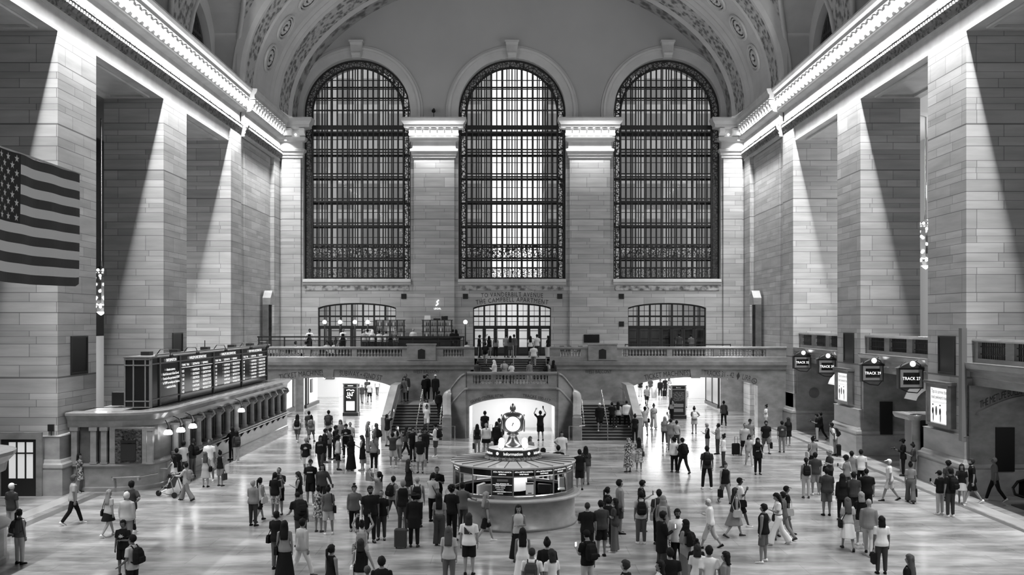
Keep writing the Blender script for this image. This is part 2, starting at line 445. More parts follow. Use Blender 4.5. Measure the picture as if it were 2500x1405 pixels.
# pier capitals with brackets
def capital(cx, hw, nm, nb, par):
    m = MB()
    prof = [(0, 20.1), (.08, 20.12), (.08, 20.28), (.16, 20.34), (.16, 20.5), (.28, 20.62), (.3, 20.78), (.1, 20.86), (.08, 21.35), (.3, 21.44), (.34, 21.72), (.16, 21.76), (.16, 22.35), (.72, 22.46), (.72, 22.66), (.9, 22.9), (.95, 23.1), (.95, 23.18), (.2, 23.24)]
    m.loft([[(cx - hw - p, YW + .1, z), (cx - hw - p, YW - .28 - p, z), (cx + hw + p, YW - .28 - p, z), (cx + hw + p, YW + .1, z)] for p, z in prof])
    t = m.build(nm, M['trim'], kind='structure')
    k = MB(); k.loft([[(-.22, 0, 0), (.22, 0, 0), (.22, 0, .58), (-.22, 0, .58)], [(-.22, -.3, .05), (.22, -.3, .05), (.22, -.3, .58), (-.22, -.3, .58)], [(-.2, -.5, .36), (.2, -.5, .36), (.2, -.5, .58), (-.2, -.5, .58)]])
    k.tube([(-.25, -.26, .14), (.25, -.26, .14)], .11, 8); k.tube([(-.22, -.46, .4), (.22, -.46, .4)], .08, 8)
    bl = MB()
    for i in range(nb):
        x = cx - hw - .1 + (2 * hw + .2) * i / (nb - 1)
        k.build('modillion', M['modil'], t, loc=(x, YW - .44, 21.78))
        if i: bl.ball((x - (2 * hw + .2) / (nb - 1) / 2, YW - .62, 21.9), .09, n=8, m=5)
    bl.build('bulb_row', M['bulb'], t)
capital(-6.17, 1.62, 'trim_5', 7, WW); capital(6.17, 1.62, 'trim_6', 7, WW)
capital(-17.6, .95, 'trim_7', 3, WW); capital(17.6, .95, 'trim_8', 3, WW)
# ------------------------------------------------------------------ the three great windows
def great_window(c, name):
    root = empty(name); root['kind'] = 'structure'; root.location = (c, 0, 0)
    Y = YW + .7; IR = HW - .62
    b = MB()                                              # ornamented border band
    for s_ in (-1, 1):
        b.quad((s_ * HW, Y, 10.5), (s_ * IR, Y, 10.5), (s_ * IR, Y, ZS), (s_ * HW, Y, ZS))
    ts = fx(0, pi, 40)
    for i in range(40):
        t0, t1 = ts[i], ts[i + 1]
        b.quad((HW * cos(t0), Y, ZS + HW * sin(t0)), (HW * cos(t1), Y, ZS + HW * sin(t1)), (IR * cos(t1), Y, ZS + IR * sin(t1)), (IR * cos(t0), Y, ZS + IR * sin(t0)))
    b.build('border_band', M['open'], root)
    e = MB()
    for r in (HW - .05, IR):
        e.tube([(-r, Y - .03, 10.5), (-r, Y - .03, ZS)] + [(r * cos(t), Y - .03, ZS + r * sin(t)) for t in fx(pi, 0, 40)] + [(r, Y - .03, ZS), (r, Y - .03, 10.5)], .09, 6)
    e.build('frame', M['metal'], root)
    def grid(Y, vs_, zs, wv, wz, nm, mt, dp=.12, rmax=IR):
        g = MB()
        for x in vs_:
            zt = ZS + sqrt(max(0.01, rmax * rmax - x * x)); g.box(x - wv / 2, x + wv / 2, Y, Y + dp, 10.5, zt)
        for z, h in zs:
            hw = rmax if z < ZS else sqrt(max(0.01, rmax * rmax - (z - ZS) ** 2))
            g.box(-hw, hw, Y - .02, Y + dp, z - h / 2, z + h / 2)
        return g.build(nm, mt, root)
    vs_ = [-IR + 2 * IR * i / 15 for i in range(1, 15)]
    zs = [(22.72, .34), (22.35, .1), (20.95, .1), (20.72, .1), (19.0, .1), (18.76, .12), (17.0, .1), (16.78, .12), (15.05, .1), (14.82, .12), (13.3, .14), (12.22, .14), (11.45, .12), (10.6, .2),
          (21.75, .04), (19.9, .04), (17.9, .04), (15.9, .04), (13.9, .04), (24.1, .06), (24.9, .05), (25.8, .06), (26.5, .05)]
    grid(Y, vs_, zs, .075, .1, 'mullion_grid', M['metal'])
    g = MB()
    g.quad((-IR, Y + .05, 10.5), (IR, Y + .05, 10.5), (IR, Y + .05, 11.45), (-IR, Y + .05, 11.45))
    g.build('bottom_grille', M['open2'], root)
    g = MB(); g.quad((-IR, Y + .05, 12.25), (IR, Y + .05, 12.25), (IR, Y + .05, 13.3), (-IR, Y + .05, 13.3)); g.build('scroll_band', M['open'], root)
    # outer glazing beyond the walkway
    Y2 = YW + 3.2
    v2 = [-4.2 + 8.4 * i / 20 for i in range(21)]
    z2 = [(22.6, .3), (20.85, .2), (18.9, .2), (16.9, .2), (14.95, .2), (13.3, .14), (12.2, .14), (24.6, .12), (25.6, .12), (26.5, .12)]
    grid(Y2, v2, z2, .1, .12, 'outer_glazing_bars', M['metal2'], .06, HW - .02)
    gl = MB(); pr = [(-HW, 10.5), (HW, 10.5), (HW, ZS)] + [(HW * cos(t), ZS + HW * sin(t)) for t in fx(0, pi, 24)] + [(-HW, ZS)]
    gl.add([(x, Y2 + .12, z) for x, z in pr], [tuple(range(len(pr)))])
    gl.build('glass_pane', M['glass'], root)
for i, c in enumerate(CXS): great_window(c, 'window_%d' % (i + 1))
# buildings across the street
def facade(x0, x1, y, ztop, name):
    a = MB(); a.box(x0, x1, y, y + 20, -4, ztop); a.build(name, M['bldg'], kind='structure')
def bldg_mat():
    m = mat('limestone_facade', 0.8, 0.8); t = NT(m); x, y, z = t.pos()
    br = t.n('ShaderNodeTexBrick'); br.offset = 0.0
    for k, c in (('Color1', 0.22), ('Color2', 0.28), ('Mortar', 0.5)): br.inputs[k].default_value = (c, c, c, 1)
    br.inputs['Scale'].default_value = 1; br.inputs['Mortar Size'].default_value = 0.5; br.inputs['Brick Width'].default_value = 2.7; br.inputs['Row Height'].default_value = 3.7
    t.l(t.vec(x, z, 0), br.inputs['Vector']); t.l(br.outputs[0], t.b.inputs['Base Color']); return m
M['bldg'] = bldg_mat()
facade(-52, -2.6, 108, 46, 'exterior_building_left')
facade(3.8, 52, 108, 46, 'exterior_building_right')
# ------------------------------------------------------------------ end arch and vault
Z0 = 23.15
st = [(YW + .02, 17.05, 11.3, 0), (79.9, 17.15, 11.45, 2), (79.4, 17.35, 11.6, 0), (77.0, 17.5, 11.8, 1), (76.6, 17.6, 11.85, 0), (76.3, 17.5, 11.8, 0), (75.9, 17.7, 12.0, 0), (75.5, 17.62, 11.9, 0),
      (75.1, 17.75, 12.05, 0), (70.9, 17.8, 12.1, 0), (70.7, 17.9, 12.2, 0), (68.6, 17.95, 12.25, 1), (68.4, 17.8, 12.1, 0), (67.9, 17.75, 12.05, 0), (67.5, 17.95, 12.3, 0), (67.3, 18.4, 13.2, 0)]
N = 64
m = MB()
for k in range(len(st) - 1):
    (ya, aa, ba, _), (yb, ab, bb, mi) = st[k], st[k + 1]
    ts = fx(0, pi, N)
    for i in range(N):
        q = lambda t, y, a, b: (a * cos(t), y, Z0 + b * sin(t))
        m.quad(q(ts[i], ya, aa, ba), q(ts[i + 1], ya, aa, ba), q(ts[i + 1], yb, ab, bb), q(ts[i], yb, ab, bb), mi)
ARCH = m.build('ceiling_arch', [M['archplain'], M['orn'], M['orndark']], kind='structure', smooth=False)
md = MB()                                                 # oval medallion: ring, petals, boss (local: x along arch, y depth, z out)
md.loft([[((.95 + q * cos(p)) * cos(t), (1.15 + q * cos(p)) * sin(t), .06 + q * sin(p)) for p in fx(0, 2 * pi, 6)[:-1]] for q in (.11,) for t in fx(0, 2 * pi, 28)], False, False)
md.loft([[((.72 + q * cos(p)) * cos(t), (.9 + q * cos(p)) * sin(t), .05 + q * sin(p)) for p in fx(0, 2 * pi, 6)[:-1]] for q in (.07,) for t in fx(0, 2 * pi, 28)], False, False)
for i in range(12):
    t = 2 * pi * i / 12; d = Vector((cos(t), 1.2 * sin(t), 0))
    md.ball(d * .42, .17, .17, .1, 6, 4)
md.ball((0, 0, .06), .16, .16, .14, 8, 5)
md.add([(1.02 * cos(t), 1.22 * sin(t), .012) for t in fx(0, 2 * pi, 29)[:-1]], [tuple(range(28))], 1)
for i in range(15):
    t = R(13.5 + i * 10.93)
    x, z = 17.78 * cos(t), Z0 + 12.08 * sin(t)
    tg = Vector((-17.78 * sin(t), 0, 12.08 * cos(t))).normalized(); yy = Vector((0, 1, 0)); nn = tg.cross(yy)
    if nn.dot(Vector((-x, 0, Z0 - z))) < 0: nn = -nn
    o = md.build('medallion', [M['archplain'], M['letter']], ARCH)
    mm = Matrix((tg, yy, nn)).transposed().to_4x4(); mm.translation = Vector((x, 73.0, z)) + nn * .03
    o.matrix_local = mm
def barrel(x):
    return Z0 + 13.2 * sqrt(max(0, 1 - (x / 18.4) ** 2))
BC = [63.2 - 12.95 * i for i in range(6)]
LR = 4.9
def cross(y):
    d = min(abs(y - c) for c in BC)
    return Z0 + (5.4 * sqrt(1 - (d / LR) ** 2) if d < LR else 0)
xs = [18.4 * sin(a) for a in fx(-pi / 2, pi / 2, 72)]
xs = [-19.6, -19.0] + xs + [19.0, 19.6]
ys = fx(-6, 67.3, 260)
v = []; 
for y in ys:
    cz = cross(y)
    for x in xs: v.append((x, y, max(barrel(x), cz)))
m = MB(); m.v = v; nx = len(xs)
for j in range(len(ys) - 1):
    for i in range(nx - 1):
        xm = (xs[i] + xs[i + 1]) / 2; ym = (ys[j] + ys[j + 1]) / 2
        zb, zc = barrel(xm), cross(ym)
        m.f.append((j * nx + i, j * nx + i + 1, (j + 1) * nx + i + 1, (j + 1) * nx + i))
        m.m.append(2 if zc > zb else (1 if zb < Z0 + 5.6 else 0))
CEIL = m.build('ceiling', [M['vault'], M['orn'], M['archplain']], kind='structure')
rb = MB()
for c in BC[:3]:
    for s_ in (-1, 1):
        pts = []
        for d in fx(-LR + .02, LR - .02, 40):
            z = 5.4 * sqrt(1 - (d / LR) ** 2); q = 18.4 * sqrt(max(0, 1 - (z / 13.2) ** 2)); pts.append((s_ * q, c + d, Z0 + z - .03))
        rb.tube(pts, .17, 6)
rb.build('groin_rib', M['archplain'], CEIL, smooth=True)
m = MB()
for s_ in (-1, 1): m.quad((s_ * 18.1, 67.36, 22.9), (s_ * 21, 67.36, 22.9), (s_ * 21, 67.36, 34), (s_ * 18.1, 67.36, 34))
m.build('arch_return', M['archplain'], CEIL)
def clerestory(s_, name):
    m = MB(); X = s_ * 19.55
    P2 = lambda y, z: (X, y, z)
    for c in BC:
        r = 3.6
        yy = fx(c - r, c + r, 24)
        m.strip(yy, lambda y: Z0 + .5 + sqrt(max(0, r * r - (y - c) ** 2)), lambda y: Z0 + 6, P2)
        m.quad(P2(c - 6.5, Z0 - .2), P2(c - r, Z0 - .2), P2(c - r, Z0 + 6), P2(c - 6.5, Z0 + 6)); m.quad(P2(c + r, Z0 - .2), P2(c + 6.5, Z0 - .2), P2(c + 6.5, Z0 + 6), P2(c + r, Z0 + 6))
        m.quad(P2(c - r, Z0 - .2), P2(c + r, Z0 - .2), P2(c + r, Z0 + .5), P2(c - r, Z0 + .5))
        pr = [(y, Z0 + .5 + sqrt(max(0, r * r - (y - c) ** 2))) for y in yy]
        m.loft([[(X, y, z) for y, z in pr], [(X + s_ * .9, y, z) for y, z in pr]], False, False, 0, False)
    return m.build(name, M['archplain'], kind='structure')
CL = clerestory(-1, 'wall_upper_left'); CR = clerestory(1, 'wall_upper_right')
wi = 4
for s_, par in ((-1, CL), (1, CR)):
    for c in BC[:3]:
        wn = empty('window_%d' % wi); wn['kind'] = 'structure'; wi += 1; wn.location = (s_ * 20.1, c, Z0 + .5)
        g = MB()
        for i in range(1, 17):
            y = -3.6 + 7.2 * i / 17; g.box(-.05, .05, y - .05, y + .05, 0, sqrt(3.6 ** 2 - y * y))
        g.box(-.08, .08, -3.1, 3.1, 1.75, 1.95)
        g.tube([(0, 3.5 * cos(t), 3.5 * sin(t)) for t in fx(0, pi, 24)], .12, 6); g.build('bar_grid', M['metal2'], wn)
        p = MB(); p.add([(s_ * .12, 3.6 * cos(t), 3.6 * sin(t)) for t in fx(0, pi, 24)], [tuple(range(25))]); p.build('frosted_pane', M['frost'], wn)
# ------------------------------------------------------------------ west balcony
YB = 69.4
AX, AHW, AS_, AA = 12.44, 4.22, 2.77, 3.36
def parch(dx): return AS_ + (AA - AS_) * (sqrt(max(0, 1 - (dx / (AHW * 1.12)) ** 2)) - sqrt(1 - 1 / 1.12 ** 2)) / (1 - sqrt(1 - 1 / 1.12 ** 2))
P = lambda x, z: (x, YB, z)
m = MB()
for s_ in (-1, 1):
    c = s_ * AX; xs_ = fx(c - AHW, c + AHW, 30)
    m.strip(xs_, lambda x: parch(x - c), lambda x: 4.1, P)
    a, b_ = sorted((s_ * (AX + AHW), s_ * 18.9)); m.quad(P(a, 0), P(b_, 0), P(b_, 4.1), P(a, 4.1))
    a, b_ = sorted((s_ * (AX - AHW), s_ * 2.6)); m.quad(P(a, 0), P(b_, 0), P(b_, 4.1), P(a, 4.1))
    pr = [(c - AHW, 0)] + [(x, parch(x - c)) for x in xs_] + [(c + AHW, 0)]
    m.loft([[(x, YB, z) for x, z in pr], [(x, YB + .9, z) for x, z in pr]], False, False, 0, False)
BW = m.build('wall_balcony', M['marble'], kind='structure')
m = MB()
for s_ in (-1, 1): m.box(min(s_ * 2.6, s_ * 18.7), max(s_ * 2.6, s_ * 18.7), YB, YW, 4.1, 4.4)
m.box(-2.6, 2.6, 75.8, YW, 4.1, 4.4); m.build('floor_balcony', M['marblel'], kind='structure')
lt = MB()                                                # inscriptions over the passages
def arc_text(body, size, x0, x1, zf, Y, spacing=1.0):
    v, f = text_geo(body, size, 0.0, 'LEFT', spacing)
    mx = max(p[0] for p in v) or 1
    def fn(p):
        x = x0 + (x1 - x0) * p[0] / mx
        d = 0.02; sl = (zf(x + d) - zf(x - d)) / (2 * d)
        return (x - sl * p[1] * .9, Y, zf(x) + p[1])
    lt.add([fn(p) for p in v], f)
af = lambda c: (lambda x: parch(x - c) + .13)
arc_text('TICKET MACHINES', .5, -15.75, -12.75, af(-AX), YB - .012); arc_text('SUBWAY \u2022 42ND ST', .5, -11.7, -8.85, af(-AX), YB - .012)
arc_text('TICKET MACHINES', .5, 9.0, 11.95, af(AX), YB - .012); arc_text('TRACKS 31 - 42 \u2666 LIRR', .5, 13.0, 16.15, af(AX), YB - .012)
arc_text('WEST BALCONY', .36, -6.7, -4.9, lambda x: 3.62, YB - .012); arc_text('WEST BALCONY', .36, 4.95, 6.75, lambda x: 3.62, YB - .012)
for a in fx(0, 2 * pi, 24)[:-1]:                          # wheelchair roundel
    a2 = a + 2 * pi / 24; q = lambda r, t: (16.42 + r * cos(t), YB - .012, 3.1 + r * sin(t)); lt.quad(q(.15, a), q(.15, a2), q(.19, a2), q(.19, a))
lt.box(16.38, 16.41, YB - .015, YB - .01, 3.06, 3.2); lt.box(16.38, 16.48, YB - .015, YB - .01, 3.04, 3.07); lt.box(16.47, 16.5, YB - .015, YB - .01, 2.99, 3.06)
arc_text('TO VANDERBILT AVENUE', .5, -2.45, 2.45, lambda x: 9.13 - .014 * x * x, YW - .012, 1.2); arc_text('THE CAMPBELL APARTMENT', .5, -2.85, 2.85, lambda x: 8.72 - .028 * x * x, YW - .012, 1.15)
lt.build('inscription', M['letter'], BW)
kb = MB()
for c in (-AX, AX): kb.loft([[(c - .3, YB, 3.3), (c + .3, YB, 3.3), (c + .3, YB - .1, 3.3), (c - .3, YB - .1, 3.3)], [(c - .4, YB, 4.0), (c + .4, YB, 4.0), (c + .4, YB - .14, 4.0), (c - .4, YB - .14, 4.0)]])
kb.build('keystone', M['marble'], BW)
def balu_mesh(h):
    b = MB(); b.box(-.075, .075, -.075, .075, 0, .06); b.box(-.075, .075, -.075, .075, h - .05, h)
    b.lathe([(.05, .06), (.035, .1), (.045, .14), (.075, h * .36), (.07, h * .46), (.04, h * .72), (.035, h * .85), (.055, h - .06), (.055, h - .05)], n=8)
    return b
_bal = {}
def balusters(par, pts, h, mt, z):
    for x, y in pts:
        k = (round(h, 2), mt.name)
        if k not in _bal: o = balu_mesh(h).build('baluster', mt, par, smooth=False); _bal[k] = o
        else: o = _bal[k].copy(); C.objects.link(o); o.parent = par
        o.location = (x, y, z)
def balcony_rail(s_, name):
    m = MB()
    x0, x1 = sorted((s_ * 2.55, s_ * 18.7))
    m.ext([(YB - .02, 3.85), (YB - .14, 3.9), (YB - .16, 4.08), (YB - .32, 4.2), (YB - .36, 4.4), (YB - .36, 4.46), (YB + .0, 4.47), (YB + .35, 4.47), (YB + .35, 3.85)], 'x', x0, x1)
    m.ext([(YB - .13, 4.46), (YB - .13, 4.72), (YB - .1, 4.76), (YB + .2, 4.76), (YB + .2, 4.46)], 'x', x0, x1)
    m.ext([(YB - .1, 5.26), (YB - .16, 5.3), (YB - .18, 5.38), (YB - .15, 5.44), (YB + .22, 5.44), (YB + .26, 5.36), (YB + .2, 5.26)], 'x', x0, x1)
    def blk(a, b_, z1=5.3, d=.1):
        a, b_ = sorted((s_ * a, s_ * b_)); m.box(a, b_, YB - d, YB + .2, 4.5, z1)
    for a, b_ in ((2.55, 3.28), (4.65, 5.2), (7.1, 7.45), (10.5, 10.85), (13.65, 14.05), (17.2, 18.7)): blk(a, b_)
    blk(5.15, 7.1, 5.62, .22); a, b_ = sorted((s_ * 5.1, s_ * 7.15)); m.box(a, b_, YB - .26, YB + .26, 5.56, 5.64)
    t = m.build(name, M['marble'], kind='structure')
    pts = []
    for a, b_, n in ((3.3, 4.63, 7), (7.47, 10.48, 14), (10.87, 13.63, 13), (14.07, 17.18, 15)):
        pts += [(s_ * (a + (b_ - a) * (i + .5) / n), YB + .05) for i in range(n)]
    balusters(t, pts, .5, M['marble'], 4.76)
    pq = MB(); c = s_ * 6.12
    pq.ext([(c - .24, 4.62), (c + .24, 4.62), (c + .24, 5.2), (c + .14, 5.24), (c, 5.3), (c - .14, 5.24), (c - .24, 5.2)], 'y', YB - .26, YB - .21); pq.build('plaque', M['black'], t)
balcony_rail(-1, 'trim_9'); balcony_rail(1, 'trim_10')
# ------------------------------------------------------------------ staircase
m = MB(); tr = MB()
def flight(x0, x1, y0, z0, n, rise, run):
    for i in range(n):
        y = y0 + i * run; z = z0 + i * rise
        m.box(x0, x1, y, y0 + n * run + .01, z, z + rise - .03, 1)
        tr.box(x0, x1, y - .04, y + run, z + rise - .035, z + rise)
for s_ in (-1, 1):
    a, b_ = sorted((s_ * 4.15, s_ * 7.4)); flight(a, b_, 61.6, 0, 12, .152, .35)
    a, b_ = sorted((s_ * 2.9, s_ * 7.6)); m.box(a, b_, 65.8, YB, 0, 1.82, 0)
flight(-2.6, 2.6, 72.6, 3.05, 9, .15, .355)
m.box(-2.7, 2.7, 69.0, 75.8, 2.6, 3.05, 0); m.box(-2.65, 2.65, 63.42, 69.0, 2.75, 3.05, 0)
for s_ in (-1, 1):
    a, b_ = sorted((s_ * 2.6, s_ * 2.8)); m.box(a, b_, YB, 76, 2.6, 4.4, 0)
ST = m.build('staircase', [M['marble'], M['riser']], kind='structure')
tr.build('tread', M['step'], ST)
m = MB()                                                  # outer ramped parapets and newels
for s_ in (-1, 1):
    for k, (xa, xb, dz) in enumerate(((7.4, 7.72, 0), (7.34, 7.82, .0))):
        a, b_ = sorted((s_ * xa, s_ * xb))
        if k == 0: pr = [(61.75, 0), (61.75, 1.38), (65.9, 2.93), (68.6, 2.93), (68.6, 0)]
        else: pr = [(61.7, 1.36), (61.7, 1.5), (65.9, 3.05), (68.7, 3.05), (68.7, 2.93), (65.9, 2.93)]
        m.ext(pr, 'x', a, b_)
    a, b_ = sorted((s_ * 7.28, s_ * 7.86)); m.bbox(a, b_, 61.3, 61.9, 0, 1.42, .05)
m.build('outer_parapet', M['marblel'], ST)
cw = MB()                                                 # central curved wall, arch and balustrade
YC = 62.6; CHW, CS_, CA = 2.63, 1.92, 2.45
def carch(x): return CS_ + (CA - CS_) * (sqrt(max(0, 1 - (x / (CHW * 1.15)) ** 2)) - sqrt(1 - 1 / 1.15 ** 2)) / (1 - sqrt(1 - 1 / 1.15 ** 2))
xs_ = fx(-CHW, CHW, 24); P = lambda x, z: (x, YC, z)
cw.strip(xs_, carch, lambda x: 3.1, P)
for s_ in (-1, 1):
    a, b_ = sorted((s_ * CHW, s_ * 2.75)); cw.quad(P(a, 0), P(b_, 0), P(b_, 3.1), P(a, 3.1))
pr = [(-CHW, 0)] + [(x, carch(x)) for x in xs_] + [(CHW, 0)]
cw.loft([[(x, YC, z) for x, z in pr], [(x, YC + .8, z) for x, z in pr]], False, False, 0, False)
cw.ext([(YC, 2.95), (YC - .1, 3.0), (YC - .12, 3.1), (YC - .04, 3.14), (YC + .3, 3.14), (YC + .3, 2.95)], 'x', -2.75, 2.75)
cw.box(-2.75, 2.75, YC - .04, YC + .26, 3.14, 3.3)
cw.ext([(YC - .06, 3.86), (YC - .13, 3.92), (YC - .14, 4.0), (YC - .1, 4.06), (YC + .26, 4.06), (YC + .3, 3.98), (YC + .22, 3.86)], 'x', -2.75, 2.75)
for a, b_ in ((-2.75, -2.38), (2.2, 2.75)): cw.box(a, b_, YC - .02, YC + .22, 3.3, 3.9)
CW = cw.build('central_wall', M['marble'], ST)
balusters(CW, [(-2.3 + 4.4 * i / 21, YC + .1) for i in range(22)], .56, M['marble'], 3.3)
def bez(pts, n):
    out = []
    P_ = [Vector(p) for p in pts]
    for i in range(len(P_) - 1):
        p0, p1, p2, p3 = P_[max(i - 1, 0)], P_[i], P_[i + 1], P_[min(i + 2, len(P_) - 1)]
        for j in range(n):
            t = j / n; out.append(.5 * ((2 * p1) + (p2 - p0) * t + (2 * p0 - 5 * p1 + 4 * p2 - p3) * t * t + (3 * p1 - p0 - 3 * p2 + p3) * t ** 3))
    out.append(P_[-1]); return out
sp = MB(); cp = MB()
for s_ in (-1, 1):
    path = bez([(s_ * 3.92, 61.75, 1.5), (s_ * 3.98, 62.5, 2.0), (s_ * 4.0, 63.1, 2.6), (s_ * 3.82, 63.35, 2.95), (s_ * 3.4, 63.2, 3.4), (s_ * 2.98, 62.85, 3.85), (s_ * 2.74, 62.64, 4.0)], 8)
    rings = []; rc = []
    for i, p in enumerate(path):
        d = (path[min(i + 1, len(path) - 1)] - path[max(i - 1, 0)]); n_ = Vector((d.y, -d.x, 0)).normalized()
        a, b_ = p - n_ * .17, p + n_ * .17
        rings.append([(a.x, a.y, 0), (b_.x, b_.y, 0), (b_.x, b_.y, p.z - .1), (a.x, a.y, p.z - .1)])
        a, b_ = p - n_ * .25, p + n_ * .25
        rc.append([(a.x, a.y, p.z - .1), (b_.x, b_.y, p.z - .1), (b_.x, b_.y, p.z), (p.x, p.y, p.z + .03), (a.x, a.y, p.z)])
    sp.loft(rings); cp.loft(rc)
    sp.bbox(s_ * 3.92 - .28, s_ * 3.92 + .28, 61.35, 61.85, 0, 1.42, .05)
    mid = [Vector((p.x, p.y, p.z - .95)) for p in path if p.z > 2.2]
    cp.tube([(p.x, p.y - .2, p.z) for p in mid], .07, 6)
sp.build('curved_parapet', M['marble'], ST, smooth=False); cp.build('coping', M['marblel'], ST)
hr = MB()                                                 # brass handrails
for s_ in (-1, 1):
    hr.tube([(s_ * 5.75, 61.5, .9), (s_ * 5.75, 65.8, 2.75), (s_ * 5.75, 66.1, 2.75)], .035, 6); hr.tube([(s_ * 5.75, 61.5, 0), (s_ * 5.75, 61.5, .9)], .03, 6); hr.tube([(s_ * 5.75, 65.9, 1.8), (s_ * 5.75, 65.9, 2.75)], .03, 6)
    hr.tube([(s_ * 4.35, 61.2, .9), (s_ * 4.35, 61.7, .95), (s_ * 4.4, 64.5, 2.2), (s_ * 4.45, 66.0, 2.6)], .03, 6); hr.tube([(s_ * 4.35, 61.2, .9), (s_ * 4.0, 60.95, .9), (s_ * 3.4, 60.95, .9), (s_ * 3.4, 60.95, 0)], .03, 6)
    hr.tube([(s_ * 7.2, 61.4, .9), (s_ * 7.2, 65.9, 2.72), (s_ * 7.2, 68.4, 2.72)], .03, 6)
    hr.tube([(s_ * 7.75, 60.8, .0), (s_ * 7.75, 60.8, .95), (s_ * 8.3, 60.8, .95), (s_ * 8.3, 60.8, 0)], .025, 6)
    hr.tube([(s_ * 2.45, 72.6, 3.95), (s_ * 2.45, 75.8, 5.3)], .03, 6)
hr.tube([(.1, 75.9, 4.4), (.1, 75.9, 5.35), (.1, 72.7, 4.0), (.1, 72.7, 3.1)], .03, 6)
hr.build('handrail', M['brass'], ST)
l2 = MB()
lt = l2
arc_text('GRAND CENTRAL RETAIL', .26, -2.5, -.5, lambda x: carch(x) + .1, YC - .012); arc_text('TRACKS 100-117', .26, .65, 2.3, lambda x: carch(x) + .1, YC - .012)
l2.build('inscription', M['letter'], ST)
# ------------------------------------------------------------------ passages below the balcony
m = MB()
m.quad((-2.63, YC + .8, 0), (-2.63, 68.9, 0), (-2.63, 68.9, 2.7), (-2.63, YC + .8, 2.7)); m.quad((2.63, YC + .8, 0), (2.63, 68.9, 0), (2.63, 68.9, 2.7), (2.63, YC + .8, 2.7))
m.quad((-2.63, 68.9, 0), (2.63, 68.9, 0), (2.63, 68.9, 2.7), (-2.63, 68.9, 2.7)); m.quad((-2.63, YC + .8, 2.7), (2.63, YC + .8, 2.7), (2.63, 68.9, 2.7), (-2.63, 68.9, 2.7))
m.build('wall_center_passage', M['whitewall'], kind='structure')
area('center_passage_light', (0, 65.8, 2.66), (0, 0, 0), 3.5, 3, 260)
for s_ in (-1, 1):
    m = MB()
    def q(xa, ya, xb, yb, z0=0, z1=4.05): m.quad((s_ * xa, ya, z0), (s_ * xb, yb, z0), (s_ * xb, yb, z1), (s_ * xa, ya, z1))
    yb = 97.0 if s_ < 0 else 95.4
    q(7.9, YB + .3, 7.9, 104); q(7.9, 104, 16.4, 104); q(16.4, 104, 16.4, yb); q(16.4, yb, 26, yb); q(26, yb, 26, 87.4); q(26, 87.4, 16.6, 87.4); q(16.6, 87.4, 16.6, 81.6)
    m.quad((s_ * 7.9, YB + .5, 4.05), (s_ * 26, YB + .5, 4.05), (s_ * 26, 104, 4.05), (s_ * 7.9, 104, 4.05))
    pw = m.build('wall_passage_' + ('left' if s_ < 0 else 'right'), M['whitewall'], kind='structure')
    XO = 17.2 if s_ < 0 else 20.5
    m = MB(); q(16.6, 81.6, XO, 81.6); q(XO, 81.6, XO, YB); m.build('pier_face', M['marble'], pw)
    if s_ < 0:
        m = MB(); m.box(-17.2, -17.12, 74.4, 79.8, .5, 2.9, 1)
        for ya in (74.3, 77.0, 79.8): m.box(-17.2, -17.05, ya, ya + .12, .4, 3.0)
        m.box(-17.2, -17.05, 74.3, 79.9, 2.9, 3.02); m.box(-17.2, -16.95, 74.3, 79.9, .2, .5)
        m.build('shop_window', [M['dark'], M.setdefault('shoplit', mat('lit_shop_glass', .5, .2, 0, .45, sample=False))], pw)
    m = MB()
    for ya, yc in (((82.2, 82.9),) if s_ < 0 else ((81.9, 84.3), (84.5, 87.1))): m.box(min(s_ * 16.5, s_ * 16.62), max(s_ * 16.5, s_ * 16.62), ya, yc, .5, 2.9, 1); m.box(min(s_ * 16.45, s_ * 16.6), max(s_ * 16.45, s_ * 16.6), ya - .1, ya, .4, 3.0); m.box(min(s_ * 16.45, s_ * 16.6), max(s_ * 16.45, s_ * 16.6), yc, yc + .1, .4, 3.0)
    m.box(min(s_ * 16.4, s_ * 16.6), max(s_ * 16.4, s_ * 16.6), 81.8, 87.2, .2, .45)
    m.build('shop_window', [M['dark'], M['grey'] if s_ < 0 else M['shopdim'] if 'shopdim' in M else M.setdefault('shopdim', mat('dim_shop_glass', .2, .15, 0, .12, sample=False))], pw)
    area('passage_light', (s_ * 12.2, 79, 4.0), (0, 0, 0), 6, 14, 1100)
    area('passage_light', (s_ * 12.2, 95, 4.0), (0, 0, 0), 6, 16, 1500)
    area('side_passage_light', (s_ * 20, 92, 4.0), (0, 0, 0), 6, 6, 300)
    area('shop_light', (s_ * 19.3, 76, 4.0), (0, 0, 0), 3, 6, 130)
    t = thing('spotlight', 'bright spotlight under the crown of the %s passage arch' % ('left' if s_ < 0 else 'right'), 'lamp', (s_ * 12.2 + (2.5 if s_ > 0 else -.6), YB + .45, 3.34))
    b = MB(); b.lathe([(.05, .12), (.09, .1), (.11, -.02)], n=10); b.build('housing', M['white'], t)
    b = MB(); b.ball((0, 0, -.04), .09, n=8, m=5); b.build('bulb', M['bulb'], t)
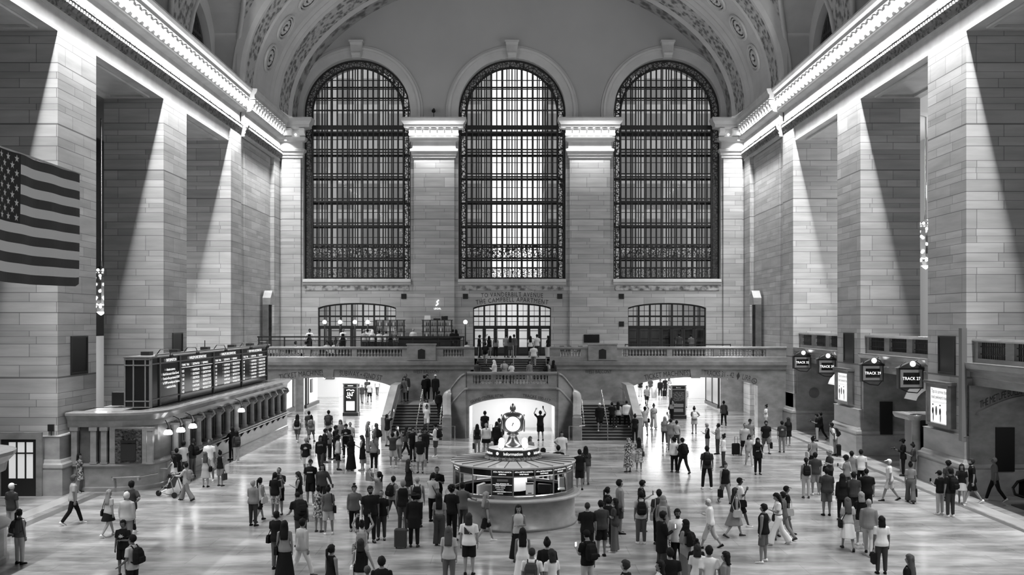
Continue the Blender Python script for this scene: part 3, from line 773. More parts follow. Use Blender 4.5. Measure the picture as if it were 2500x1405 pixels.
# ------------------------------------------------------------------ glazed doors on the balcony
for i, c in enumerate(CXS):
    r = empty('door_%d' % (i + 1), (c, YW + .35, 0)); r['kind'] = 'structure'
    g = MB(); n = 7
    for k in range(n + 1):
        x = -DHW + 2 * DHW * k / n; g.box(x - .07, x + .07, -.06, .06, 4.4, darch(x) + .02)
    for z, h in ((7.56, .14), (6.72, .18), (4.5, .2)): g.box(-DHW, DHW, -.07, .07, z - h / 2, z + h / 2)
    g.tube([(x, 0, darch(x) - .04) for x in fx(-DHW, DHW, 20)], .09, 6)
    g.build('frame', M['metal'], r)
    g = MB()
    for k in range(n):
        xc = -DHW + 2 * DHW * (k + .5) / n; g.box(xc - .02, xc + .02, -.03, .03, 6.72, darch(xc))
    for z in (7.15, 8.0): g.box(-DHW, DHW, -.03, .03, z - .02, z + .02)
    g.build('muntin', M['metal'], r)
    g = MB()
    for k in range(n):
        xa = -DHW + 2 * DHW * k / n + .07; xb = xa + 2 * DHW / n - .14
        g.box(xa, xb, -.05, .05, 4.4, 5.1)
        for x in (xa, xb - .07): g.box(x, x + .07, -.05, .05, 5.1, 6.6)
        g.box(xa, xb, -.05, .05, 6.55, 6.65)
    g.build('door_leaf', M['metal2'], r)
    p = MB(); p.quad((-DHW, .02, 4.4), (DHW, .02, 4.4), (DHW, .02, 6.7), (-DHW, .02, 6.7)); p.build('door_glass', M['glass'] if i < 2 else M['tint'] if 'tint' in M else M.setdefault('tint', glass('dark_glass', .06, .1)), r)
    p = MB(); p.quad((-DHW, .02, 6.7), (DHW, .02, 6.7), (DHW, .02, 8.7), (-DHW, .02, 8.7)); p.build('transom_glass', M['glass'], r)
    b = MB()
    b.quad((-5.9, 9, 4.4), (5.9, 9, 4.4), (5.9, 9, 9.9), (-5.9, 9, 9.9)); b.quad((-5.9, .3, 9.9), (5.9, .3, 9.9), (5.9, 9, 9.9), (-5.9, 9, 9.9)); b.quad((-5.9, .1, 4.38), (5.9, .1, 4.38), (5.9, 9, 4.38), (-5.9, 9, 4.38))
    for x in (-5.9, 5.9): b.quad((x, .1, 4.4), (x, 9, 4.4), (x, 9, 9.9), (x, .1, 9.9))
    for x in (-4, -1.5, 1.3, 3.8): b.box(x, x + .25, 7.2, 7.5, 4.4, 9.9, 1)
    for z in (5.6, 6.3): b.box(-4, 4, 7.3, 7.45, z, z + .1, 1)
    b.build('room_beyond', [M['whitewall'], M['grey']], r)
    area('vestibule_light', (c, YW + 5, 9.8), (0, 0, 0), 5, 5, (300, 480, 200)[i])
for x, z in ((-8.6, 9.15), (-3.7, 9.15), (3.8, 9.15), (8.7, 9.15), (8.7, 6.95)):
    b = MB(); b.box(-.2, .2, -.04, .02, -.2, .2); b.box(-.16, .16, -.06, -.04, -.16, .16)
    o = b.build('wall_vent', M['black'], loc=(x, YW - .02, z)); tag(o, {(-8.6, 9.15): 'square dark vent right of the left balcony door arch', (-3.7, 9.15): 'square dark vent left of the carved Vanderbilt Avenue lettering', (3.8, 9.15): 'square dark vent right of the carved Vanderbilt Avenue lettering', (8.7, 9.15): 'upper square dark vent left of the right balcony arch', (8.7, 6.95): 'lower square dark vent left of the right balcony arch'}[(x, z)], 'vent', 'wall vents on the west wall')
t = thing('television', 'black wall television on the pier right of the middle doors', 'television', (6.3, YW - .34, 5.8)); b = MB(); b.bbox(-.62, .62, -.06, .05, -.33, .33, .02); b.build('case', M['dark'], t); b = MB(); b.box(-.58, .58, -.065, -.058, -.29, .29); b.build('screen', M['blackgloss'], t)
# hooded doorways at the balcony ends
for s_ in (-1, 1):
    t = thing('hooded_doorway', 'tall dark doorway under a pointed stone hood at the %s balcony end' % ('left' if s_ < 0 else 'right'), 'doorway', (s_ * 18.45, 76.4, 4.4))
    b = MB(); b.loft([[(-s_ * .0, -.62, 4.0), (-s_ * .0, .62, 4.0), (-s_ * .55, .62, 4.0), (-s_ * .55, -.62, 4.0)], [(0, -.68, 4.5), (0, .68, 4.5), (-s_ * .6, .68, 4.5), (-s_ * .6, -.68, 4.5)], [(0, -.04, 5.05), (0, .04, 5.05), (-s_ * .6, .04, 5.05), (-s_ * .6, -.04, 5.05)]]); b.build('hood', M['marblel'], t)
    b = MB(); b.box(min(0, -s_ * .4), max(0, -s_ * .4), -.66, -.46, 0, 4.0); b.box(min(0, -s_ * .4), max(0, -s_ * .4), .46, .66, 0, 4.0); b.build('jamb', M['marbled'], t)
    b = MB(); b.box(min(0, -s_ * .12), max(0, -s_ * .12), -.46, .46, 0, 4.0); b.build('door_panel', M['black'], t)
# ------------------------------------------------------------------ right side: balconies, recesses, signs
m = MB(); gr = MB()
for y0, y1 in ((33.1, 42.15), (46.05, 54.95), (58.85, 67.6)):
    m.ext([(18.95, 4.5), (18.95, 4.8), (18.85, 4.86), (18.85, 5.05), (18.62, 5.2), (18.56, 5.38), (18.56, 5.44), (22, 5.44), (22, 4.5)], 'y', y0, y1)
    m.box(19.0, 19.3, y0, y1, 5.44, 5.62); m.ext([(18.96, 6.28), (18.92, 6.34), (18.95, 6.42), (19.35, 6.42), (19.38, 6.34), (19.33, 6.28)], 'y', y0, y1)
    n = 3; L = y1 - y0
    for i in range(n + 1):
        y = y0 + L * i / n; m.box(19.02, 19.28, max(y0, y - .35), min(y1, y + .35), 5.62, 6.28)
        if i < n:
            for k in range(1, 15):
                yy = y + .35 + (L / n - .7) * k / 15; gr.box(19.12, 19.17, yy - .02, yy + .02, 5.62, 6.28)
            for z in (5.8, 6.1): gr.box(19.12, 19.17, y + .35, y + L / n - .35, z - .02, z + .02)
SB = m.build('trim_11', M['marble'], kind='structure'); gr.build('grille', M['dark'], SB)
m = MB()                                                  # recess back walls with low vaulted soffits
for y0, y1 in ((33.1, 42.15), (46.05, 54.95), (58.85, 67.6)):
    m.quad((21.6, y0, 0), (21.6, y1, 0), (21.6, y1, 4.5), (21.6, y0, 4.5))
    m.box(18.75, 21.8, y1 - .3, y1, 0, 4.5)
RWL = m.build('wall_recess', M['marble'], kind='structure')
b = MB(); b.box(19.62, 20.28, 54.55, 54.66, 1.1, 2.85); b.build('sign_panel', M['black'], RWL)
b = MB(); b.box(19.75, 20.5, 41.75, 41.86, 1.0, 2.8); b.build('doorway', M['black'], RWL)
b = MB(); b.lathe([(.001, 0), (.34, 0), (.34, .03), (.001, .03)], (0, 0, 0), 20); o = b.build('roundel', M['marbled'], RWL, loc=(19.85, 67.29, 2.45)); o.rotation_euler = (pi / 2, 0, 0)
b = MB(); v, f_ = text_geo('THE METLIFE BUILDING', .42, 0, 'LEFT', .9); mx = max(p[0] for p in v)
zf = lambda x: 3.55 + .62 * sin(min(1, max(0, (x - 19.05) / 2.1)) * pi / 2)
b.add([(19.1 + 2.0 * p[0] / mx, 41.83, zf(19.1 + 2.0 * p[0] / mx) + p[1]) for p in v], f_); b.build('inscription', M['letter'], RWL)
ar = MB(); ar.loft([[(x, 41.7, z), (x, 41.86, z), (x, 41.86, z + .12), (x, 41.7, z + .12)] for x, z in [(18.98 + .18 * i, 3.3 + .68 * sin(min(1, i / 12) * pi / 2)) for i in range(15)]]); ar.build('arch_moulding', M['marble'], RWL)
for (y, x0) in ((62.5, 20.2), (50.6, 20.3)):              # lit arched soffits over the track entrances
    b = MB(); b.loft([[(x0 + .75 - 1.1 * cos(t), y + d, 3.05 + .8 * sin(t)) for t in fx(.2, pi - .5, 10)] for d in (0, 1.6)], False, False, 0, False); b.loft([[(x0 + .75 - r * cos(t), y, 3.05 + (r - .3) * sin(t)) for t in fx(.2, pi - .5, 10)] for r in (1.1, 1.7)], False, False, 0, False)
    b.build('entrance_arch', M['trim'], RWL)
area('recess_light', (19.7, 62.0, 4.4), (0, 0, 0), .6, 1.2, 70); area('recess_light', (19.7, 48.4, 4.4), (0, 0, 0), .6, 1.0, 60); area('recess_light', (20.0, 38.2, 4.4), (0, 0, 0), .6, 1.0, 45)
def track_sign(x, y, z, wd, h, txt, label, bright):
    t = thing('track_sign', label, 'sign', (x, y, z))
    b = MB(); b.bbox(-wd / 2, wd / 2, 0, .32, -h / 2, h / 2, .02)
    b.loft([[(-wd / 2 - .06, -.04, h / 2), (wd / 2 + .06, -.04, h / 2), (wd / 2 + .06, .36, h / 2), (-wd / 2 - .06, .36, h / 2)], [(-.08, .0, h / 2 + .26), (.08, .0, h / 2 + .26), (.08, .32, h / 2 + .26), (-.08, .32, h / 2 + .26)]])
    b.build('case', M['dark'], t)
    b = MB(); b.box(-wd / 2 + .07, wd / 2 - .07, -.012, 0, -h / 2 + .07, h / 2 - .07); b.build('face_plate', M['signplate'], t)
    b = MB(); b.box(-wd / 2 + .2, wd / 2 - .2, -.02, -.01, -h / 2 + .2, h / 2 - .2); sc_ = b.build('display', M['blackgloss'], t)
    b = MB(); put_text(b, txt, .2, lambda p: (p[0] * .9, -.024, p[1] - .07)); b.build('lettering', M['glow'], sc_)
    for s_ in (-1, 1): b = MB(); b.tube([(s_ * wd * .46, .1, h / 2), (s_ * wd * .36, .05, h / 2 + .18), (s_ * wd * .2, .05, h / 2 + .3)], .02, 5); b.build('scroll', M['dark'], t)
    b = MB(); b.tube([(-wd * .4, .16, -h / 2), (-.1, .16, -h / 2 - .16), (wd * .3, .16, -h / 2 - .2), (wd * .45, .16, -h / 2)], .025, 5); b.build('bracket', M['dark'], t)
    b = MB(); b.tube([(0, .16, h / 2 + .2), (.3, .16, h / 2 + .34), (18.9 - x, .5, h / 2 + .38)], .03, 5); b.build('hanger_arm', M['dark'], t)
    b = MB(); b.ball((0.06, -.02, h / 2 + .2), .13, n=10, m=6); b.build('globe_lamp', M['bulb'], t)
M['signplate'] = mat('sign_plate', .22, .4)
track_sign(18.32, 64.6, 4.56, 1.12, .8, 'TRACK 32', 'dark hanging track sign with a globe lamp nearest the far corner', 1)
track_sign(18.3, 59.5, 4.52, 1.05, .84, 'TRACK 30', 'hanging track sign just behind the farther lit poster pier', 1)
track_sign(18.25, 51.8, 4.52, 1.12, .86, 'TRACK 29', 'hanging sign that reads TRACK 29 beside the nearer right pier', 0)
track_sign(18.25, 46.8, 4.52, 1.14, .94, 'TRACK 27', 'hanging sign that reads TRACK 27, closest to the tall lit poster', 1)
def poster(y, label, y2=None):
    t = thing('lightbox_poster', label, 'poster', (18.7, y, 0), 0, 'lit advertising posters on the piers')
    W = 2.3; z0, z1 = 2.58, 4.4
    b = MB()
    for a, c_, e, f2 in ((-W / 2, -W / 2 + .14, z0, z1), (W / 2 - .14, W / 2, z0, z1), (-W / 2 + .14, W / 2 - .14, z0, z0 + .14), (-W / 2 + .14, W / 2 - .14, z1 - .14, z1)): b.box(-.36, 0, a, c_, e, f2)
    b.ext([(-.36, z1), (-.46, z1 + .06), (-.46, z1 + .14), (0, z1 + .14), (0, z1)], 'y', -W / 2 - .06, W / 2 + .06); b.build('frame', M['marbled'], t)
    b = MB(); b.box(-.2, 0, -W / 2 + .14, W / 2 - .14, z0 + .14, z1 - .14); sc_ = b.build('lit_panel', M['screen'], t)
    b = MB(); X = -.205
    def yz(u, v_): return (X, W / 2 - .16 - u * (W - .32), z0 + .16 + v_ * (z1 - z0 - .32))
    for k, body in enumerate(('Tips to survive the', 'next awkward meeting')): put_text(b, body, .24, lambda p: (X, W / 2 - .24 - p[0] * .86, z1 - .4 - k * .24 + p[1]), align='LEFT')
    for k in range(2): b.add([yz(.08, .6 - k * .03), yz(.9 - k * .2, .6 - k * .03), yz(.9 - k * .2, .595 - k * .03), yz(.08, .595 - k * .03)], [(0, 1, 2, 3)])
    for u in (.12, .5, .86):                              # three standing figures with dark hair and jackets
        for cu, cv, ru, rv in ((u, .5, .035, .025), (u, .32, .05, .1), (u + .02, .14, .025, .13)):
            b.add([yz(cu + ru * cos(a), cv + rv * sin(a)) for a in fx(0, 2 * pi, 12)[:-1]], [tuple(range(12))])
    b.build('print', M['letter'], sc_)
    b = MB()
    for u in (.3,):
        for cu, cv, ru, rv in ((u, .33, .05, .14),): b.add([yz(cu + ru * cos(a), cv + rv * sin(a)) for a in fx(0, 2 * pi, 12)[:-1]], [tuple(range(12))])
    b.build('print', M['grey'], sc_)
poster(57.1, 'lit framed poster of standing figures on the farther right pier'); poster(44.25, 'tall lit framed poster of standing figures on the nearer right pier')
def grille(s_, y, label):
    t = thing('speaker_panel', label, 'panel', (s_ * 18.7, y, 0), 0, 'dark speaker panels on the piers')
    b = MB(); x0, x1 = sorted((0, -s_ * .06))
    for a, c_, e, f2 in ((-.85, -.78, 4.85, 6.5), (.78, .85, 4.85, 6.5), (-.78, .78, 4.85, 4.95), (-.78, .78, 6.43, 6.5)): b.box(x0, x1, a, c_, e, f2)
    b.build('frame', M['dark'], t); b = MB(); x0, x1 = sorted((0, -s_ * .03)); b.box(x0, x1, -.78, .78, 4.95, 6.43); b.build('grille_cloth', M['black'], t)
grille(1, 44.0, 'black speaker panel above the nearer lit poster'); grille(1, 56.8, 'black speaker panel above the farther lit poster')
grille(-1, 44.2, 'black speaker panel on the left pier below the flag'); grille(-1, 57.2, 'black speaker panel on the pier behind the departure board')
b = MB(); b.box(18.45, 18.66, 42.0, 42.3, 2.2, 6.85); tag(b.build('downpipe', M['grey']), 'tall grey downpipe beside the nearer lit poster', 'pipe')
# chandeliers in the aisles
def chandelier(x, y, z, label):
    t = thing('chandelier', label, 'chandelier', (x, y, z), 0, 'globe chandeliers in the side aisles')
    b = MB(); b.ball((0, 0, .35), .8, .8, 1.15, 16, 10); b.lathe([(.05, 1.4), (.3, 1.5), (.1, 1.7), (.06, 2.0)], n=10); b.tube([(0, 0, 1.9), (0, 0, 19.1 - z)], .05, 6); b.lathe([(.02, -1.2), (.3, -1.0), (.42, -.75)], n=10); b.build('frame', M['brass'], t)
    b = MB(); n = 0
    for k, (r, zz) in enumerate(((.5, -.7), (.8, -.25), (.95, .2), (.95, .65), (.8, 1.1), (.45, 1.45))):
        for j in range(10):
            a = 2 * pi * (j + k * .5) / 10; b.ball((r * cos(a), r * sin(a), zz), .09, n=6, m=4)
    b.build('bulb_cluster', M['bulb'], t)
    point('chandelier_light', (x, y, z - 1.4), 900, .6)
chandelier(-24.2, 60.3, 8.7, 'glowing globe chandelier between the two left piers'); chandelier(24.2, 59.9, 11.4, 'glowing globe chandelier between the two right piers')
point('aisle_light', (26, 61.5, 15), 500, .4); point('aisle_light', (26, 61.5, 6), 300, .4)
b = MB(); b.quad((-26.8, 44, 0), (-26.8, 82, 0), (-26.8, 82, 6.2), (-26.8, 44, 6.2)); b.build('lower_aisle_wall', M['whitewall'], AL)
point('lower_aisle_light', (-25.0, 62, 3.5), 500, .5)
# escalator at the right edge
t = thing('escalator', 'black escalator end with handrail at the right edge', 'escalator', (19.4, 38.8, 0))
b = MB(); b.ext([(-.0, 0), (-.0, .25), (.3, .38), (3.5, .42), (3.5, 0)], 'y', -.5, -.3); b.ext([(.9, 0), (.9, .3), (3.5, .4), (3.5, 0)], 'y', .8, 1.0); b.box(-.1, 3.5, -.3, .8, 0, .04); b.build('skirt', M['dark'], t)
for y in (-.4, .9):
    b = MB(); b.tube([(3.5, y, 1.0), (.6, y, 1.0), (.2, y, .9), (.02, y, .66), (.1, y, .42), (.4, y, .32), (3.5, y, .34)], .06, 8); b.build('handrail', M['blackgloss'], t)
    b = MB(); b.box(.25, 3.5, y - .02, y + .02, .36, .96); b.build('balustrade_panel', M['blackgloss'], t)
b = MB(); b.lathe([(.001, -.03), (.3, -.03), (.3, .03), (.001, .03)], n=20); o = b.build('newel_disc', M['steel'], t, loc=(.75, -.46, .62)); o.rotation_euler = (pi / 2, 0, 0)
# small glazed booth on the right
t = thing('glazed_booth', 'small glazed booth with a round column beside the nearer right pier', 'booth', (19.3, 47.4, 0))
b = MB(); b.box(-.9, 1.6, -.2, 1.2, 0, .95); b.build('base', M['marbled'], t)
b = MB(); b.lathe([(.26, 0), (.26, .3), (.2, .35), (.19, 2.55), (.24, 2.6), (.28, 2.75), (.28, 2.85)], (-.72, -.3, 0), 14); b.build('column', M['marble'], t, smooth=True)
b = MB(); b.box(-.7, 1.5, -.12, 1.1, .95, 2.6); b.build('glazing', M['blackgloss'], t)
b = MB(); b.ext([(-1.1, 2.6), (-1.2, 2.75), (-1.2, 2.85), (1.7, 2.85), (1.7, 2.6)], 'y', -.5, 1.3); b.build('canopy', M['marble'], t)
# ------------------------------------------------------------------ left side: ticket booths
def rounded(pts_prof, outline, mb, mi=0):
    # sweep a profile (offset outwards, z) around an open outline of (x, y, nx, ny)
    mb.loft([[(x + nx * p, y + ny * p, z) for p, z in pts_prof] for x, y, nx, ny in outline], True, True, mi)
def ticket_hall(name, label, xo, y0, y1, open_end, roof=True):
    t = thing(name, label, 'ticket booth')
    r = 1.7; cx, cy = xo - r, y0 + r
    ol = []
    if open_end == 'near':
        ol.append((-18.6, y0, 0, -1)); ol.append((cx - .01, y0, 0, -1))
        ol += [(cx + r * sin(a), cy - r * cos(a), sin(a), -cos(a)) for a in fx(0, pi / 2, 10)]
        ol.append((xo, y1, 1, 0))
    else:
        cy = y1 - r
        ol.append((xo, y0, 1, 0)); ol += [(cx + r * cos(a), cy + r * sin(a), cos(a), sin(a)) for a in fx(0, pi / 2, 10)]
        ol.append((-18.6, y1, 0, 1))
    b = MB(); rounded([(-.6, 0), (.16, 0), (.16, .16), (.1, .2), (.1, .98), (.16, 1.02), (.22, 1.08), (.22, 1.14), (0, 1.16), (-.6, 1.16)], ol, b); b.build('dado', M['marble'], t)
    b = MB(); rounded([(-.6, 2.7), (.08, 2.7), (.1, 2.8), (.12, 2.95), (.28, 3.12), (.36, 3.2), (.36, 3.3), (.2, 3.32), (-.6, 3.32)], ol, b); b.build('cornice', M['marble'], t)
    b = MB(); rounded([(-.6, 1.1), (-.14, 1.1), (-.14, 2.75), (-.6, 2.75)], ol, b); b.build('inner_wall', M['marbled'], t)
    b = MB(); b.box(-18.6, xo - .5, y0 + .5, y1 - .5, 3.0, 3.24); b.build('roof_slab', M['grey'], t)
    return t, ol
TH, ol = ticket_hall('ticket_counter', 'long marble ticket counter with columns under the departure board', -15.2, 42.95, 68.8, 'near')
b = MB()
for y in [46.2 + 1.7 * i for i in range(14)]: b.box(-15.42, -15.33, y + .3, y + 1.4, 1.16, 2.68)
b.build('ticket_window', M['blackgloss'], TH)
col = MB(); col.lathe([(.2, 0), (.2, .1), (.15, .14), (.14, 1.1), (.15, 1.14), (.21, 1.22), (.22, 1.32)], n=12); col.box(-.24, .24, -.22, .22, 1.32, 1.42); col.tube([(.14, 0, 1.2), (.3, 0, 1.35), (.22, 0, 1.5), (.05, 0, 1.54)], .07, 6)
o = None
for i in range(14):
    y = 46.2 + 1.7 * i
    if o is None: o = col.build('column', M['marblel'], TH, loc=(-15.2, y, 1.16)); q = o
    else: q = o.copy(); C.objects.link(q); q.location = (-15.2, y, 1.16)
b = MB(); b.ext([(-15.25, 1.02), (-14.78, 1.02), (-14.76, 1.08), (-15.25, 1.12)], 'y', 47.5, 68.6); b.build('shelf', M['marble'], TH)
b = MB()
for i in range(14): b.ext([(-15.1, .7), (-14.85, 1.02), (-15.1, 1.02)], 'y', 48 + 1.5 * i, 48.1 + 1.5 * i)
b.build('shelf_bracket', M['dark'], TH)
for x in (-18.3, -17.5, -17.06, -15.14):
    b = MB(); b.box(x - .12, x + .12, 42.78, 42.95, 1.16, 2.55); b.box(x - .17, x + .17, 42.74, 42.95, 2.55, 2.7); b.box(x - .15, x + .15, 42.76, 42.95, 1.16, 1.24)
    b.build('pilaster', M['marble'], TH)
b = MB(); b.box(-16.85, -15.3, 42.86, 43.05, 1.16, 2.7); b.build('bay_surround', M['marble'], TH)
b = MB(); b.box(-16.6, -15.5, 42.8, 42.88, 1.2, 2.62); dw = b.build('carved_shutter', M['orndarker'] if 'orndarker' in M else M.setdefault('orndarker', ornament('bronze_shutter', .01, .06, 9)), TH)
b = MB(); b.box(-16.35, -15.72, 42.77, 42.81, 1.3, 2.0); b.build('door_panel', M['dark'], dw); b = MB(); b.box(-16.35, -15.72, 42.75, 42.8, 2.05, 2.16); b.build('slot', M['black'], dw); b = MB(); b.box(-16.35, -15.72, 42.77, 42.8, 2.22, 2.55); b.build('lattice_pane', M['open2'], dw)
b = MB(); b.tube([(-16.7, 42.72, .62), (-16.6, 42.6, .62), (-15.5, 42.62, .66), (-14.95, 43.2, .72)], .03, 6); b.box(-16.65, -16.58, 42.6, 42.85, .5, .62); b.box(-15.6, -15.53, 42.62, 42.85, .5, .64); b.build('grab_rail', M['brass'], TH)
for i, (px_, y) in enumerate(((403, 44.6), (425, 45.6), (457, 47.3), (577, 55.8))):
    t = thing('bracket_lamp', ('lit bracket lamp at the counter corner, leftmost of the row', 'lit shaded lamp over the ticket windows, second from the counter corner', 'lit shaded lamp over the ticket windows, third from the counter corner', 'lit shaded lamp farther along the counter, above the queue')[i], 'lamp', (-14.75 if i else -14.98, y, 2.28), 0, 'bracket lamps along the ticket counter')
    b = MB(); b.tube([(-.5, 0, .55), (-.3, 0, .62), (-.1, 0, .52), (0, 0, .3), (0, 0, .2)], .02, 5); b.lathe([(.03, .2), (.07, .18), (.08, .12)], n=8); b.build('arm', M['dark'], t)
    b = MB(); b.lathe([(.07, .14), (.16, .08), (.2, -.04), (.18, -.08), (.02, -.1)], n=12); b.build('shade', M['bulb'], t)
    point('bracket_lamp_light', (-14.62, y, 2.0), 6, .15)
TN, ol = ticket_hall('ticket_booth', 'rounded marble end of a nearer ticket booth at the left edge', -15.05, 18, 31.6, 'far')
# departure board
t = thing('departure_board', 'long black departure board with lit train times above the counter', 'board', (0, 0, 0))
b = MB(); b.box(-17.0, -15.88, 45.0, 66.4, 3.32, 5.5); b.build('case', M['blackgloss'], t)
b = MB()
for x in (-17.0, -16.62, -16.1, -15.9): b.box(x - .03, x + .03, 44.94, 45.0, 3.32, 5.5)
for z in (3.35, 3.62, 5.2, 5.46): b.box(-17.02, -15.87, 44.92, 44.99, z - .025, z + .025)
for z in (3.66, 5.24): b.box(-15.9, -15.84, 45, 66.4, z - .03, z + .03)
YS = [46.1, 48.9, 54.4, 60.1, 66.3]
for y in [45.0] + YS: b.box(-15.9, -15.82, y - .05, y + .05, 3.34, 5.5)
b.build('frame', M['grey'], t)
b = MB(); b.box(-17.05, -15.8, 44.9, 66.5, 5.5, 5.58); b.tube([(-15.7, 45.2, 5.62), (-15.7, 66.3, 5.62)], .07, 6); b.build('top_cap', M['steel'], t)
b = MB(); X = -15.83
def row(body, y, z, sz, wd=None):
    v, f_ = text_geo(body, sz, 0, 'LEFT', 1); mx = max(p[0] for p in v); k = (wd / mx) if wd else 1.0
    b.add([(X, y + p[0] * k, z + p[1]) for p in v], f_)
row('INFORMATION', 46.9, 5.28, .2, 1.4)
for i, s_ in enumerate(('Attention customers,', 'North End access in Grand Central', 'Terminal will be open between 6:30AM', 'to 9:30PM on weekdays and closed on', 'weekends and holidays.')): row(s_, 46.45 + (.5 if i in (0, 4) else 0), 4.86 - i * .2, .17, (1.2, 2.2, 2.3, 2.3, 1.3)[i])
D = (('N WHITE PLAINS', 'MELROSE-1ST STOP'), ('SOUTHEAST', 'CONNECTION TO WASSAIC'), ('CRESTWOOD', 'MELROSE-1ST STOP'), ('SOUTHEAST', 'CRESTWOOD-1ST STOP'), ('N WHITE PLAINS', 'MELROSE-1ST STOP'), ('SOUTHEAST', 'WHITE PLAINS-1ST STOP'))
D2 = (('STAMFORD', 'HARLEM-125 STREET'), ('NEW HAVEN', 'STAMFORD-1ST STOP'), ('STAMFORD', 'FORDHAM-1ST STOP'), ('NEW HAVEN', 'STAMFORD-1ST STOP'), ('STAMFORD', 'HARLEM-125 STREET'), ('SOUTH NORWALK', 'NOROTON HEIGHTS'))
for k in range(3):
    y = YS[1 + k]; L = YS[2 + k] - y; dd = D if k < 2 else D2
    row('HARLEM LINE DEPARTURES' if k < 2 else 'NEW HAVEN LINE DEPARTURES', y + L * .25, 5.28, .2, L * .5)
    row('TIME  TRK', y + .25, 4.98, .15, 1.1); row('DESTINATION', y + L * .34, 4.98, .15, 1.1); row('REMARKS', y + L * .64, 4.98, .15, .9)
    b.box(X - .004, X, y + .2, y + L - .3, 4.9, 4.915)
    for i, (a_, c_) in enumerate(dd):
        row(('05', '13', '18', '25', '35', '43')[i], y + .25, 4.68 - i * .2, .16, .3); row(a_, y + L * .34, 4.68 - i * .2, .16, L * .2); row(c_, y + L * .64, 4.68 - i * .2, .16, L * .26)
b.build('display_text', M['glow'], t)
for y in (46.6, 50.5, 55.5, 60.8, 65):
    b = MB(); b.box(-16.9, -16.5, y, y + .5, 5.58, 5.75); b.tube([(-16.2, y, 5.58), (-16.0, y, 5.85), (-15.6, y, 5.85), (-15.5, y, 5.62)], .025, 5); b.ball((-15.5, y, 5.56), .1, n=8, m=5); b.build('camera_bracket', M['dark'], t)
b = MB(); b.tube([(-16.8, 56, 5.58), (-16.8, 56, 6.1)], .025, 5); b.build('antenna', M['dark'], t)
t = thing('equipment_box', 'small black equipment box on the ticket counter roof', 'box', (-17.75, 46.4, 3.33)); b = MB(); b.bbox(-.3, .3, -.25, .25, 0, .62, .03); b.build('case', M['black'], t); b = MB(); b.tube([(.3, 0, .1), (.7, -.4, .02), (.2, -1.2, .02), (-.6, -1.6, .02)], .02, 5); b.build('cable', M['black'], t)
# door in the left pier face
r = empty('door_4', (-20.1, 41.68, 0)); r['kind'] = 'structure'
b = MB()
for a, c_, e, f2 in ((-.95, -.72, 0, 2.6), (.72, .95, 0, 2.6), (-.72, .72, 2.32, 2.6)): b.box(a, c_, 0, .12, e, f2)
b.build('surround', M['marble'], r)
b = MB(); b.box(-.72, .72, .05, .1, 0, .72); b.box(-.72, -.42, .05, .1, .72, 2.32); b.box(.58, .72, .05, .1, .72, 2.32); b.box(-.42, .58, .05, .1, 2.2, 2.32)
for x in (-.12, .24): b.box(x, x + .06, .045, .1, .72, 2.2)
b.box(-.42, .58, .04, .1, 1.72, 1.78); b.build('frame', M['dark'], r); b = MB(); b.box(-.42, .58, .08, .095, .72, 2.2); b.build('lit_glass', M['shoplit'], r)
o = MB(); o.box(-.12, .12, -.1, 0, -.14, .14); o.tube([(0, -.03, -.14), (0, -.03, -.34)], .015, 5); tag(o.build('alarm_box', M['dark'], loc=(-18.95, 42.14, 2.75)), 'small dark alarm box on the left pier above its base', 'box')
# flag
t = thing('flag', 'large striped flag with white stars hanging at the left', 'flag', (-14.0, 33.0, 8.25))
FL, FH = 6.5, 3.62; n = 40
def fpos(u, v_):                                          # u from the free edge towards the camera, v from bottom
    y = -u * FL; z = v_ * FH
    x = .07 * sin(u * 9 + v_ * 1.2) * (1 - .6 * v_) + .04 * sin(u * 23 + 1)
    sag = -.05 * sin(u * pi) * (1 - v_)
    if u < .05 and v_ < .1: z += .08 * (1 - v_ / .1) * (1 - u / .05)
    return (x, y, z + sag)
b = MB()
for side in (-.006, .006):
    for i in range(n):
        for k in range(13):
            u0, u1 = i / n, (i + 1) / n
            canton = u0 >= .6 and k >= 6
            q = lambda u, v_: (fpos(u, v_)[0] + side, fpos(u, v_)[1], fpos(u, v_)[2])
            b.quad(q(u0, k / 13), q(u1, k / 13), q(u1, (k + 1) / 13), q(u0, (k + 1) / 13), 2 if canton else (k % 2))
fl = b.build('cloth', [M.setdefault('fdark', mat('dark_stripe_cloth', .035, .8)), M.setdefault('fwhite', mat('white_cloth', .62, .8)), M.setdefault('fcanton', mat('canton_cloth', .008, .8))], t, smooth=True)
b = MB()
for r_ in range(9):
    for c_ in range(6 if r_ % 2 == 0 else 5):
        u = .6 + .4 * ((c_ + (.5 if r_ % 2 == 0 else 1)) / 6); v_ = 6 / 13 + (7 / 13) * ((r_ + .75) / 9.5)
        for side in (-.014, .014):
            pp = [];
            for j in range(10):
                a = pi / 2 + pi * j / 5; rr = .115 if j % 2 == 0 else .046
                p0 = fpos(u + rr * cos(a) / FL, v_ + rr * sin(a) / FH); pp.append((p0[0] + side, p0[1], p0[2]))
            b.add(pp, [tuple(range(10))])
b.build('stars', M['fwhite'], fl)
b = MB(); b.tube([(0, .2, FH + .03), (0, -FL - .2, FH + .03)], .03, 6)
b.tube([(0, -FL * .8, FH), (0, -FL * .8, 24)], .012, 4); b.tube([(0, -FL, FH), (0, -FL, 24)], .012, 4); b.build('pole', M['steel'], t)
